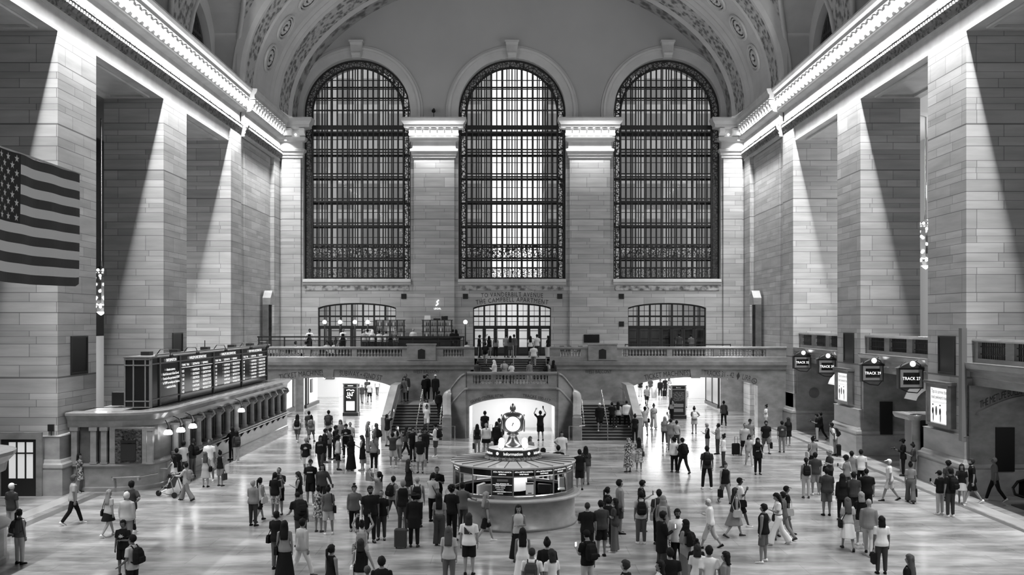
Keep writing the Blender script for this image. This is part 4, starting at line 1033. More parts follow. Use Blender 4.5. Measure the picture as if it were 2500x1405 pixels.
# ------------------------------------------------------------------ information booth and clock
KX, KY = 0.04, 36.7
t = thing('information_booth', 'round marble information booth with glazed windows in the middle', 'booth', (KX, KY, 0))
b = MB(); b.lathe([(2.0, .04), (2.27, 0), (2.27, .1), (2.22, .14), (2.2, .96), (2.26, 1.0)], n=54); b.build('base', M['marblek'] if 'marblek' in M else M.setdefault('marblek', marble('booth_marble', .26, .25)), t, smooth=True)
b = MB(); b.lathe([(2.0, .99), (2.36, .98), (2.44, 1.02), (2.44, 1.06), (2.36, 1.1), (2.0, 1.1)], n=54); b.build('counter', M['marblel'], t, smooth=False)
b = MB(); b.lathe([(2.2, 1.1), (2.19, 1.2), (2.12, 1.21), (2.12, 1.1)], n=54); b.build('sill', M['steel'], t)
NP = 18; RP = 2.14
ang = lambda k: -pi / 2 + 2 * pi * k / NP
b = MB()
for k in range(NP):
    a = ang(k); b.tube([(RP * cos(a), RP * sin(a), 1.18), (RP * cos(a), RP * sin(a), 2.14)], .025, 6)
for z, rr in ((1.2, .025), (1.86, .022), (2.12, .04)): b.tube([(RP * cos(ang(k)), RP * sin(ang(k)), z) for k in range(NP + 1)], rr, 6)
b.build('mullion', M['steel'], t)
def panel(k, u, z, d=0):
    a0, a1 = ang(k), ang(k + 1); p0 = Vector((RP * cos(a0), RP * sin(a0), 0)); p1 = Vector((RP * cos(a1), RP * sin(a1), 0))
    nn = Vector((cos((a0 + a1) / 2), sin((a0 + a1) / 2), 0)); p = p0.lerp(p1, u) + nn * d; return (p.x, p.y, z)
def pq(mb, k, u0, u1, z0, z1, d=0, mi=0): mb.quad(panel(k, u0, z0, d), panel(k, u1, z0, d), panel(k, u1, z1, d), panel(k, u0, z1, d), mi)
sg = MB()
for k in range(NP):
    pq(sg, k, .03, .97, 1.87, 2.1)
    g = MB(); pq(g, k, .03, .97, 1.2, 1.86)
    if k in (NP - 1, 3, 4, 12):
        o = g.build('black_panel', M['blackgloss'], t)
        if k == NP - 1: bko = o
    else: g.build('window_glass', M['glass'], t)
sgo = sg.build('sign_band', M['blackgloss'], t)
tx = MB()
def ptext(mb, k, body, sz, u, z, d=.01):
    wl = 2 * RP * sin(pi / NP)
    put_text(mb, body, sz, lambda p: panel(k, u + p[0] / wl, z + p[1], d))
for k, w2 in ((NP - 1, 'ARRIVALS'), (0, 'TIMETABLES'), (1, 'TIMETABLES'), (2, 'TIMETABLES'), (3, 'ARRIVALS'), (NP - 4, 'TIMETABLES')): ptext(tx, k, 'MTA METRO-NORTH', .066, .5, 2.0); ptext(tx, k, w2, .06, .5, 1.925)
tx.build('lettering', M['glow'], sgo)
tx = MB(); ptext(tx, NP - 1, 'TRACK  DESTINATION  TIME', .035, .5, 1.62)
for i in range(5): ptext(tx, NP - 1, ('STAMFORD   HARLEM-125', 'SOUTHEAST  MELROSE', 'N WHITE PLAINS', 'NEW HAVEN  STAMFORD', 'CRESTWOOD')[i], .032, .4, 1.54 - i * .065)
pq(tx, NP - 1, .06, .94, 1.585, 1.595, .008); pq(tx, NP - 1, .06, .94, 1.35, 1.356, .008); tx.build('lettering', M['glow'], bko)
tx = MB(); pq(tx, NP - 1, .25, .76, 1.7, 1.78, .006); tx.build('lamp_strip', M['grey'], bko)
pp = MB(); pq(pp, 0, .58, .95, 1.26, 1.68, .012); o = pp.build('paper_notice', M['white'], t); o['label'] = 'white paper notice'
p2 = MB(); pq(p2, 0, .6, .93, 1.6, 1.65, .016); p2.build('heading', M['dark'], o); p2 = MB(); pq(p2, 0, .68, .85, 1.29, 1.32, .016); p2.build('footer', M['dark'], o)
b = MB(); b.lathe([(2.23, 2.12), (2.25, 2.16), (2.2, 2.19), (1.0, 2.235), (.9, 2.235)], n=NP * 2, a0=ang(0), a1=ang(0) + 2 * pi); b.build('roof', M.setdefault('roofm', mat('booth_roof', .5, .22)), t)
b = MB()
for k in range(NP + 6):
    a = ang(0) + 2 * pi * k / (NP + 6) + .13; b.tube([(2.22 * cos(a), 2.22 * sin(a), 2.195), (1.0 * cos(a), 1.0 * sin(a), 2.245)], .016, 4)
b.build('roof_seam', M['dark'], t)
b = MB(); b.lathe([(1.0, 2.22), (1.03, 2.26), (1.01, 2.33), (.93, 2.34)], n=36)
for k in range(48):
    a = 2 * pi * k / 48; b.tube([(.99 * cos(a), .99 * sin(a), 2.32), (.99 * cos(a), .99 * sin(a), 2.38)], [.02, .006], 4)
b.build('ornate_ring', M.setdefault('ring', ornament('ring_bronze', .05, .3, 14, .35)), t)
b = MB(); b.lathe([(.93, 2.28), (.93, 2.58), (.86, 2.6), (.3, 2.62)], n=36); drum = b.build('sign_drum', [M['dark']], t)
b = MB(); b.lathe([(.88, 2.602), (.3, 2.625), (.01, 2.625)], n=36); b.build('drum_top', M['white'], t)
tx = MB()
def dtext(body, sz, th): put_text(tx, body, sz, lambda p: (.945 * sin(th + p[0] / .945), -.945 * cos(th + p[0] / .945), 2.43 + p[1]))
for j in range(5): dtext('Information', .15, j * 2 * pi / 5)
for j in range(5):
    th = (j + .5) * 2 * pi / 5
    tx.add([(.945 * sin(th + .055 * cos(a) / .945), -.945 * cos(th + .055 * cos(a) / .945), 2.48 + .055 * sin(a)) for a in fx(0, 2 * pi, 16)[:-1]], [tuple(range(16))])
tx.build('lettering', M['glow'], drum)
tx = MB()
for j in range(5):
    th = (j + .5) * 2 * pi / 5; put_text(tx, '3', .1, lambda p: (.95 * sin(th + p[0] / .95), -.95 * cos(th + p[0] / .95), 2.445 + p[1]))
tx.build('emblem', M['black'], drum)
for x, y in ((-.42, -.55), (.42, -.55), (-.42, .55), (.42, .55)):
    b = MB(); b.lathe([(.08, 0), (.05, .04), (.05, .06)], (x, y, 2.61), 8); st = b.build('lamp_base', M['brass'], t)
    b = MB(); b.ball((x, y, 2.76), .11, .11, .13, 10, 7); b.build('globe_lamp', M['bulb'], st)
point('booth_globe_light', (KX - .42, KY - .9, 2.9), 5, .1); point('booth_globe_light', (KX + .42, KY - .9, 2.9), 5, .1)
b = MB(); b.lathe([(1.95, 0), (1.98, 1.0), (1.96, 1.02), (.9, 1.02)], n=24); b.lathe([(.5, 1.0), (.5, 2.1)], n=12); b.build('inner_counter', M['white'], t)
l = area('booth_light', (KX, KY, 2.08), (0, 0, 0), 2.6, 2.6, 170); l.data.shape = 'DISK'
for (x, y, rz, lab) in ((-.95, -1.2, .4, 'grey monitor inside the information booth, left of the arrivals screen'), (1.1, -1.1, -.4, 'dark monitor inside the information booth, right of the notice')):
    q = thing('monitor', lab, 'monitor', (KX + x, KY + y, 1.02), rz); b = MB(); b.bbox(-.25, .25, -.03, .03, .12, .45, .01); b.build('screen_case', M['dark'], q); b = MB(); b.box(-.03, .03, -.02, .02, 0, .14); b.box(-.12, .12, -.08, .08, 0, .02); b.build('stand', M['dark'], q)
q = thing('chair', 'pale office chair inside the right of the information booth', 'chair', (KX + 1.72, KY - .55, 1.02)); b = MB(); b.bbox(-.13, .13, -.05, .05, .25, .62, .04); b.build('backrest', M['white'], q); b = MB(); b.bbox(-.14, .14, -.14, .14, .16, .22, .03); b.tube([(0, 0, 0), (0, 0, .17)], .03, 6); b.build('seat', M['white'], q)
q = thing('carton', 'white open carton on the booth counter left of the arrivals screen', 'carton', (KX - .98, KY - 1.62, 1.1), .35); b = MB()
for a_, c_, e, f2 in ((-.26, .26, -.1, -.09), (-.26, .26, .09, .1), (-.26, -.25, -.1, .1), (.25, .26, -.1, .1)): b.box(a_, c_, e, f2, .12, .42)
b.box(-.26, .26, -.1, .1, .11, .13); b.build('carton_body', M['white'], q); b = MB(); b.quad((-.26, -.1, .42), (0, -.14, .5), (0, .1, .5), (-.26, .1, .42)); b.build('flap', M['white'], q)
# clock
t = thing('clock', 'four-faced brass clock with lit dials on the information booth', 'clock', (KX - .01, KY, 2.62))
b = MB(); b.lathe([(.36, 0), (.36, .06), (.3, .1), (.22, .2), (.16, .34), (.15, .4), (.2, .44), (.22, .48), (.18, .5), (.18, .56), (.26, .6)], n=24); b.build('pedestal', M['brassk'] if 'brassk' in M else M.setdefault('brassk', mat('aged_brass', .3, .3, 1.0)), t, smooth=True)
b = MB()                                                  # rounded cube case
def sup(t_, e=.55): c_, s__ = cos(t_), sin(t_); return (abs(c_) ** e * (1 if c_ >= 0 else -1), abs(s__) ** e * (1 if s__ >= 0 else -1))
rings = []
for i in range(13):
    ph = -pi / 2 + pi * i / 12; cz, sz = sup(ph, .62); r_ = max(abs(cz), .12)
    rings.append([(.4 * r_ * sup(a)[0], .4 * r_ * sup(a)[1], .88 + .36 * sz) for a in fx(0, 2 * pi, 32)[:-1]])
b.loft(rings); b.build('case', M['brassk'], t, smooth=True)
for k in range(4):
    a = -pi / 2 + k * pi / 2
    fr_ = empty('dial_frame'); fr_.parent = t
    rot = a + pi / 2
    def dp(x, y, z): return (x * cos(rot) - y * sin(rot), x * sin(rot) + y * cos(rot), z)
    bpy.data.objects.remove(fr_)
    b = MB(); b.loft([[dp((.285 + .03 * cos(p)) * cos(q_), -.405 + .03 * sin(p), .86 + (.285 + .03 * cos(p)) * sin(q_)) for p in fx(0, 2 * pi, 6)[:-1]] for q_ in fx(0, 2 * pi, 32)], False, False); bez_ = b.build('bezel', M['brassk'], t)
    b = MB(); b.add([dp(.285 * cos(q_), -.412, .86 + .285 * sin(q_)) for q_ in fx(0, 2 * pi, 36)[:-1]], [tuple(range(36))]); dl = b.build('dial', M.setdefault('dial', mat('lit_opal_dial', .9, .4, 0, 1.6, sample=False)), t)
    b = MB()
    for h_ in range(12):
        q_ = h_ * pi / 6; b.loft([[dp(r_ * cos(q_ + s_), -.416, .86 + r_ * sin(q_ + s_)) for s_ in (-.03, .03)] for r_ in (.21, .25)], False, False, 0, False)
    b.build('hour_mark', M['grey'], dl)
    for nm, th, L, wd in (('minute_hand', R(219), .24, .012), ('hour_hand', R(197), .16, .018)):
        b = MB(); d_ = (sin(th), cos(th)); e_ = (cos(th), -sin(th))
        b.add([dp(d_[0] * -.05 + e_[0] * wd, -.42, .86 + d_[1] * -.05 + e_[1] * wd), dp(d_[0] * L, -.42, .86 + d_[1] * L), dp(d_[0] * -.05 - e_[0] * wd, -.42, .86 + d_[1] * -.05 - e_[1] * wd)], [(0, 1, 2)]); b.build(nm, M['black'], dl)
b = MB(); b.lathe([(.12, 1.2), (.09, 1.26), (.06, 1.3), (.1, 1.33), (.11, 1.4), (.08, 1.48), (.02, 1.56)], n=14); b.build('acorn_finial', M['brassk'], t, smooth=True)
# ------------------------------------------------------------------ advertising pillars, bin
def pillar(px_, Y, label, posters):
    t = thing('advertising_pillar', label, 'advertising pillar', ((px_ - 1250) * Y / 2500, Y, 0), 0, 'dark advertising pillars in the passages')
    b = MB(); b.bbox(-.58, .58, -.58, .58, 0, .28, .04); b.build('plinth', M['dark'], t)
    b = MB(); b.box(-.5, .5, -.5, .5, .28, 2.4); b.build('body', M['black'], t)
    b = MB()
    for x in (-.5, .5):
        for y in (-.5, .5): b.box(x - .04, x + .04, y - .04, y + .04, .28, 2.4)
    b.box(-.56, .56, -.56, .56, 2.12, 2.18); b.box(-.58, .58, -.58, .58, 2.4, 2.48); b.build('trim_bar', M['steel'], t)
    for (x0, x1, z0, z1, mt) in posters:
        b = MB(); b.box(x0, x1, -.52, -.5, z0, z1); o = b.build('poster', mt, t)
    b = MB(); b.box(-.2, .2, -.51, -.5, 2.27, 2.31) if px_ < 1000 else put_text(b, '3 --------', .1, lambda p: (p[0], -.505, 2.26 + p[1])); b.build('header', M['glow'], t)
    return t
pq_ = pillar(858, 77.8, 'dark advertising pillar with a white poster in the left passage', [(-.32, .32, .42, 1.12, M['screen'])])
for i, pts in enumerate((((-.3, 1.95), (-.1, 2.0), (.05, 1.93), (.2, 1.98), (.3, 1.9)), ((-.2, 1.8), (-.2, 1.55), (-.08, 1.5), (-.06, 1.8), (.04, 1.55), (.14, 1.52), (.14, 1.8), (.26, 1.78)), ((-.3, 1.5), (-.2, 1.38), (-.05, 1.4), (.02, 1.32)))):
    b = MB(); b.tube([(x, -.52, z) for x, z in pts], .035, 5); b.build('brush_stroke', M['glow'], pq_)
pillar(1654, 75.6, 'dark newspaper and advert pillar in the right passage', [(-.4, .4, 1.3, 2.0, M['orndarker']), (-.36, .36, .85, 1.1, M['grey']), (-.34, .34, .5, .75, M['grey'])])
t = thing('waste_bin', 'round steel waste bin in the right passage', 'bin', (13.4, 96.6, 0)); b = MB(); b.lathe([(.24, 0), (.26, .05), (.26, .9), (.22, .95)], n=16); b.build('drum', M['steel'], t, smooth=True); b = MB(); b.lathe([(.24, .95), (.1, 1.02), (.09, .97)], n=16); b.build('lid', M['white'], t)
# ------------------------------------------------------------------ bar on the left balcony
t = thing('glass_screen', 'long dark-framed glass screen around the balcony bar', 'screen', (0, 71.2, 4.4))
b = MB()
for i in range(9): x = -17.6 + 1.78 * i; b.box(x - .04, x + .04, -.04, .04, 0, 1.66)
b.build('post', M['dark'], t); b = MB(); b.box(-17.7, -3.3, -.06, .06, 1.62, 1.72); b.box(-17.7, -3.3, -.03, .03, 1.42, 1.46); b.build('top_rail', M['dark'], t)
b = MB(); b.quad((-17.6, 0, .1), (-3.36, 0, .1), (-3.36, 0, 1.42), (-17.6, 0, 1.42)); b.build('glass_panel', M.setdefault('tint2', glass('smoky_glass', .55, .06)), t)
b = MB(); b.box(-11.4, -3.6, 73.2, 80.8, 4.4, 4.85); b.build('bar_platform', M['marbled'], kind='structure')
t = thing('bar_counter', 'long dark bar counter on the left balcony', 'bar', (-7.4, 75.6, 4.85))
b = MB(); b.box(-3.6, 3.6, -.25, .25, 0, 1.04); b.build('front', M['black'], t); b = MB(); b.bbox(-3.7, 3.7, -.35, .35, 1.04, 1.12, .02); b.build('top', M['dark'], t)
def shelf(x0, x1, y, z0, z1, label, rows):
    w_ = x1 - x0
    t = thing('bar_shelf', label, 'shelf', ((x0 + x1) / 2, y, z0))
    b = MB(); n = 4
    for i in range(n + 1): x = -w_ / 2 + w_ * i / n; b.box(x - .04, x + .04, -.15, .15, 0, z1 - z0)
    b.build('upright', M['dark'], t)
    b = MB()
    for k in range(rows + 1): z = (z1 - z0) * k / rows; b.box(-w_ / 2 - .1, w_ / 2 + .1, -.17, .17, z - .025, z + .025)
    b.build('shelf_board', M['dark'], t); b = MB(); b.box(-w_ / 2, w_ / 2, .14, .16, 0, z1 - z0); b.build('lit_back', M.setdefault('backlit', mat('backlit_shelf', .5, .5, 0, .1, sample=False)), t)
    return t
BS = [shelf(-7.0, -4.75, 80.6, 5.9, 7.25, 'bar shelf full of bottles under the lit wall sign', 3), shelf(-10.7, -8.5, 80.6, 5.9, 7.25, 'bar shelf of bottles in front of the left arched doors', 3)]
rnd = random.Random(4)
bt = MB(); bt.lathe([(.035, 0), (.04, .02), (.04, .19), (.016, .24), (.014, .31), (.018, .32)], n=8)
mats_b = [M['blackgloss'], M['grey'], M['dark'], M['white']]
src = {}
for gi, (x0, x1) in enumerate(((-6.95, -4.8), (-10.65, -8.55))):
    for k in range(3):
        for i in range(15):
            x = x0 + .1 + (x1 - x0 - .2) * i / 14 + rnd.uniform(-.02, .02); mt = mats_b[rnd.randrange(4)]
            if mt.name not in src: o = bt.build('bottle', mt); src[mt.name] = o
            else: o = src[mt.name].copy(); C.objects.link(o)
            o.location = (x, 80.6 - .06, 5.925 + .45 * k)
            tag(o, 'small bottle on the %s board of the bar shelf %s' % (('lowest', 'middle', 'highest')[k], 'under the lit wall sign' if gi == 0 else 'before the left doors'), 'bottle', 'bottles on the bar shelf %s %d' % ('under the sign' if gi == 0 else 'by the doors', k + 1))
t = thing('wall_sign', 'small lit flame-shaped sign on the pier above the bottles', 'sign', (-5.9, YW - .32, 8.1)); b = MB(); b.tube([(-.12, 0, .3), (.05, 0, .45), (-.05, 0, .6), (.1, 0, .75)], .05, 5); b.build('flame', M['glow'], t); b = MB(); put_text(b, 'LEGAL', .2, lambda p: (p[0], 0, p[1])); b.build('lettering', M['glow'], t)
t = thing('paper_bag', 'white paper bag on top of the bottle shelf', 'bag', (-6.65, 80.55, 7.28)); b = MB(); b.loft([[(-.25, -.1, 0), (.25, -.1, 0), (.25, .1, 0), (-.25, .1, 0)], [(-.22, -.08, .34), (.22, -.08, .34), (.22, .08, .34), (-.22, .08, .34)]], True, False); b.build('bag_body', M['white'], t)
b = MB()
for lx, w_, h_, n_, lab in ((-5.9, .55, .12, 'tray_stack', 'low black stack of trays on the bottle shelf'), (-5.3, .5, .3, 'black_box', 'black stacked boxes right on the bottle shelf top')):
    b = MB(); b.bbox(-w_ / 2, w_ / 2, -.12, .12, 0, h_, .02); tag(b.build(n_, M['black'], loc=(lx, 80.55, 7.28)), lab, 'box')
lamp0 = None
for i, (x, lab) in enumerate(((-14.28, 'globe lamp post on the balcony bar, first from the left'), (-13.1, 'globe lamp post on the balcony bar, second from the left'), (-11.97, 'globe lamp post on the balcony bar, third from the left'), (-11.0, 'globe lamp post beside the left bottle shelf'), (-3.55, 'twin-post globe lamp at the right end of the bar'))):
    t = thing('lamp_post', lab, 'lamp', (x, 78, 4.4), 0, 'globe lamps around the balcony bar')
    b = MB(); b.lathe([(.12, 0), (.1, .06), (.05, .1), (.05, 2.5), (.08, 2.54), (.05, 2.58)], n=10); b.build('post', M['black'], t)
    b = MB(); b.ball((0, 0, 2.7), .16, n=12, m=8); b.build('globe', M['bulb'], t)
    point('bar_lamp_light', (x, 77.7, 7.1), 30, .15)
t = thing('planter', 'dark leafy plant between the bar lamps and the doors', 'plant', (-13.9, 79.4, 4.4)); b = MB(); b.lathe([(.25, 0), (.3, .6), (.25, .6)], n=12); b.build('pot', M['dark'], t); b = MB()
for i in range(60):
    a = rnd.uniform(0, 2 * pi); e = rnd.uniform(.2, 1.4); L = rnd.uniform(.5, 1.2); p = Vector((0, 0, .6)); d_ = Vector((cos(a) * cos(e), sin(a) * cos(e), sin(e))); q_ = p + d_ * L; s2 = Vector((-sin(a), cos(a), 0)) * .06
    b.add([p, p + d_ * L * .6 + s2, q_, p + d_ * L * .6 - s2], [(0, 1, 2, 3)])
fo = b.build('foliage', M['black'], t); fo['kind'] = 'stuff'
for i, (x, lab) in enumerate(((-17.0, 'small white-clothed table at the left end of the balcony'), (-14.9, 'white-clothed table where the seated diners sit'), (-12.6, 'white-clothed table beside the standing waiter'))):
    t = thing('dining_table', lab, 'table', (x, 73.0, 4.4), 0, 'dining tables on the left balcony'); b = MB(); b.lathe([(.42, .74), (.44, .72), (.43, .5)], n=18); b.lathe([(.42, .742), (.001, .742)], n=18); b.build('tablecloth', M['white'], t); b = MB(); b.lathe([(.2, 0), (.04, .05), (.04, .7)], n=10); b.build('pedestal', M['dark'], t)
def chair(x, y, rz, label, grp, z=4.4):
    t = thing('chair', label, 'chair', (x, y, z), rz, grp)
    b = MB(); b.bbox(-.22, .22, -.22, .22, .42, .47, .02); b.build('seat', M['black'], t); b = MB(); b.loft([[(-.22, -.22, .5), (.22, -.22, .5), (.22, -.18, .5), (-.22, -.18, .5)], [(-.2, -.3, .9), (.2, -.3, .9), (.2, -.27, .9), (-.2, -.27, .9)]]); b.build('backrest', M['black'], t)
    for sx in (-.19, .19):
        for sy in (-.19, .19): b = MB(); b.tube([(sx, sy, .43), (sx * 1.1, sy * 1.1, 0)], .015, 5); b.build('leg', M['steel'], t)
for x, lab in ((-13.3, 'black chair tilted back left of the waiter'), (-12.0, 'black chair right of the waiter'), (-15.7, 'black chair at the seated diners\' table')): chair(x, 72.3, 0, lab, 'chairs on the left balcony')
for x, lab in ((3.6, 'first chair right of the stair head on the balcony'), (4.15, 'second chair right of the stair head on the balcony'), (5.0, 'third chair right of the stair head on the balcony')): chair(x, 77.5, .6, lab, 'chairs right of the stair head')
t = thing('belt_barrier', 'low dark belt barrier in front of the right balcony arch', 'barrier', (12.4, 77.8, 4.4)); b = MB(); b.box(-3.8, 4.2, -.02, .02, .96, 1.03); b.build('belt', M['black'], t)
for x in (-3.8, .2, 4.2): b = MB(); b.lathe([(.16, 0), (.16, .03), (.03, .05), (.03, 1.04)], (x, 0, 0), 10); b.build('post', M['black'], t)

t = thing('floodlight', 'small dark floodlight standing on the capital left of the middle window', 'lamp', (-6.2, YW - .3, 23.24)); b = MB(); b.lathe([(.14, 0), (.14, .03), (.03, .05), (.03, .5)], n=8); b.build('stand', M['dark'], t); b = MB(); b.tube([(0, -.15, .55), (0, .1, .75)], [.16, .1], 8); b.build('head', M['black'], t)

for x, y, rz, wd, h_, z, lab in ((-17.25, 96.93, 0, .9, 1.3, 1.7, 'grey framed poster on the far block in the left passage'), (-16.55, 84.6, pi / 2, .8, 1.1, 1.3, 'narrow dark poster on the white wall of the left passage')):
    t = thing('framed_poster', lab, 'poster', (x, y, z), rz); b = MB(); b.box(-wd / 2, wd / 2, -.03, .03, 0, h_); b.build('frame', M['dark'], t); b = MB(); b.box(-wd / 2 + .05, wd / 2 - .05, -.04, -.03, .05, h_ - .05); b.build('print', M['grey'], t)
# ------------------------------------------------------------------ people
TONE = dict(K=.012, D=.045, G=.1, M=.2, L=.4, W=.7)
HT = dict(k=.009, d=.025, b=.07, l=.24, g=.28, w=.6)
SK = {'1': .26, '2': .17, '3': .09, '4': .035}
_pm = {}
def pmat(kind, c):
    k = kind + c
    if k not in _pm:
        if kind == 'skin': m = mat('skin_tone_' + c, SK[c], .5)
        elif kind == 'hair': m = mat('hair_' + c, HT[c], .75, spec=.15)
        elif c == 'P':
            m = mat('floral_cloth', .2, .85); t = NT(m); g = t.n('ShaderNodeTexCoord')
            t.l(t.ramp(t.noise(g.outputs['Object'], 14, 2), [(.42, .03), (.5, .2), (.6, .5)]), t.b.inputs['Base Color'])
        elif c == 'Q':
            m = mat('pale_floral_cloth', .3, .85); t = NT(m); g = t.n('ShaderNodeTexCoord')
            t.l(t.ramp(t.noise(g.outputs['Object'], 12, 2), [(.4, .12), (.5, .35), (.6, .55)]), t.b.inputs['Base Color'])
        elif c == 'Z':
            m = mat('striped_cloth', .3, .85); t = NT(m); g = t.n('ShaderNodeTexCoord'); wv = t.n('ShaderNodeTexWave'); wv.bands_direction = 'Z'; wv.inputs['Scale'].default_value = 7
            t.l(g.outputs['Object'], wv.inputs['Vector']); t.l(t.ramp(wv.outputs[0], [(.45, .04), (.55, .5)]), t.b.inputs['Base Color'])
        else:
            m = mat('cloth_' + c, TONE[c], .9, spec=.08)
            t = NT(m); g = t.n('ShaderNodeTexCoord'); mp = t.n('ShaderNodeMapping'); mp.inputs['Scale'].default_value = (8, 8, 3); t.l(g.outputs['Object'], mp.inputs[0])
            t.bump(t.noise(mp.outputs[0], 1.3, 3, .5), .3, .04)
        _pm[k] = m
    return _pm[k]
V = Vector
ARM = dict(d=((.13, 0, -1), (.05, .14, -1)), s=((.1, .36, -1), (.02, .62, -1)), b=((.14, -.42, -1), (.1, -.12, -1)), p=((.1, .22, -1), (-.28, .9, .38)),
           u=((.5, .55, .6), (-.42, .4, .85)), f=((.15, .5, -.75), (-.32, .22, 1)), h=((.68, -.28, -.72), (-.72, .3, -.42)), x=((.15, .16, -1), (-.85, .5, .08)),
           k=((.18, .22, -.95), (-.12, .45, .9)), o=((.14, .6, -.75), (-.03, 1, .04)), w=((.42, .05, -.92), (.34, .12, -.95)), g=((.15, 0, -1), (.03, .72, -.55)), l=((.2, .62, -.75), (0, .9, -.25)))
_jobs = []
def job(mb, vox, extra=None):
    _jobs.append((mb, vox, extra)); return len(_jobs) - 1
class Fig: pass
def figure(pose, aL, aR, fem, fat, lean, pitch, yaw):
    F = Fig(); F.fem = fem; F.fat = fat
    hz = .93
    F.torso = [(.83, .09, .085, 0), (.88, .155, .108, -.005), (.95, .168 if not fem else .172, .115, -.008), (1.03, .152 if not fem else .148, .102, 0), (1.10, .142 if not fem else .124, .096, .002),
               (1.20, .152 if not fem else .132, .104, .004), (1.30, .168 if not fem else .15, .112, .004), (1.37, .172 if not fem else .15, .106, 0), (1.425, .158 if not fem else .138, .086, -.006), (1.455, .12 if not fem else .1, .072, -.01), (1.485, .066, .06, -.01)]
    F.torso = [(z, rx * fat, ry * (fat * 1.0 + (fat - 1) * .6), y) for z, rx, ry, y in F.torso]
    def ub(p):
        p = V(p)
        if lean and p.z > .9:
            a = lean * min(1, (p.z - .9) / .2); z = p.z - .95
            p = V((p.x, p.y * cos(a) + z * sin(a), .95 - p.y * sin(a) + z * cos(a)))
        return p
    F.ub = ub
    def hd(p):
        p = (V(p) - V((0, 0, 1.53))) * 1.07 - V((0, 0, .018))
        p = Matrix.Rotation(-yaw, 3, 'Z') @ (Matrix.Rotation(pitch, 3, 'X') @ p)
        return ub(p + V((0, 0, 1.53)))
    F.hd = hd
    # legs
    F.legs = []
    def leg(s, th, kn, out=.02):
        h = V((s * .092, 0, .91)); u = V((s * out, sin(th), -cos(th))).normalized(); k = h + u * .42
        v_ = V((s * out * .4, sin(th - kn), -cos(th - kn))).normalized(); a = k + v_ * .41
        pitch_f = max(0, (kn - th) - .1) * .8
        fd = V((s * .14, cos(pitch_f), -sin(pitch_f))).normalized()
        F.legs.append((h, k, a, fd))
    if pose == 'S': leg(-1, .02, .03, .03); leg(1, .0, .02, .03)
    elif pose == 'C': leg(-1, .0, .02, .02); leg(1, .16, .22, .12)
    elif pose == 'D': leg(1, .0, .02, .02); leg(-1, .16, .22, .12)
    elif pose == 'A': leg(-1, .05, .05, .14); leg(1, .0, .03, .14)
    elif pose == 'W': leg(-1, .42, .12); leg(1, -.3, .32)
    elif pose == 'X': leg(1, .42, .12); leg(-1, -.3, .32)
    elif pose == 'F': leg(-1, 1.5, 1.5, .1); leg(1, 1.5, 1.45, .1)
    F.minz = min(a.z for _, _, a, _ in F.legs) - .09
    # arms
    F.arms = []
    shx = .188 * (.88 if fem else 1.0) * (1 + (fat - 1) * .6)
    for s, c in ((-1, aL), (1, aR)):
        ud, fdv = ARM[c]
        sh = V((s * shx, -.01, 1.405)); u = V((s * ud[0], ud[1], ud[2])).normalized(); e = sh + u * .285
        f = V((s * fdv[0], fdv[1], fdv[2])).normalized(); w_ = e + f * .245
        F.arms.append((ub(sh), ub(e), ub(w_), s, c))
    return F
def elring(F, z, rx, ry, y, n=14): return [F.ub((rx * cos(2 * pi * j / n), y + ry * sin(2 * pi * j / n), z)) for j in range(n)]
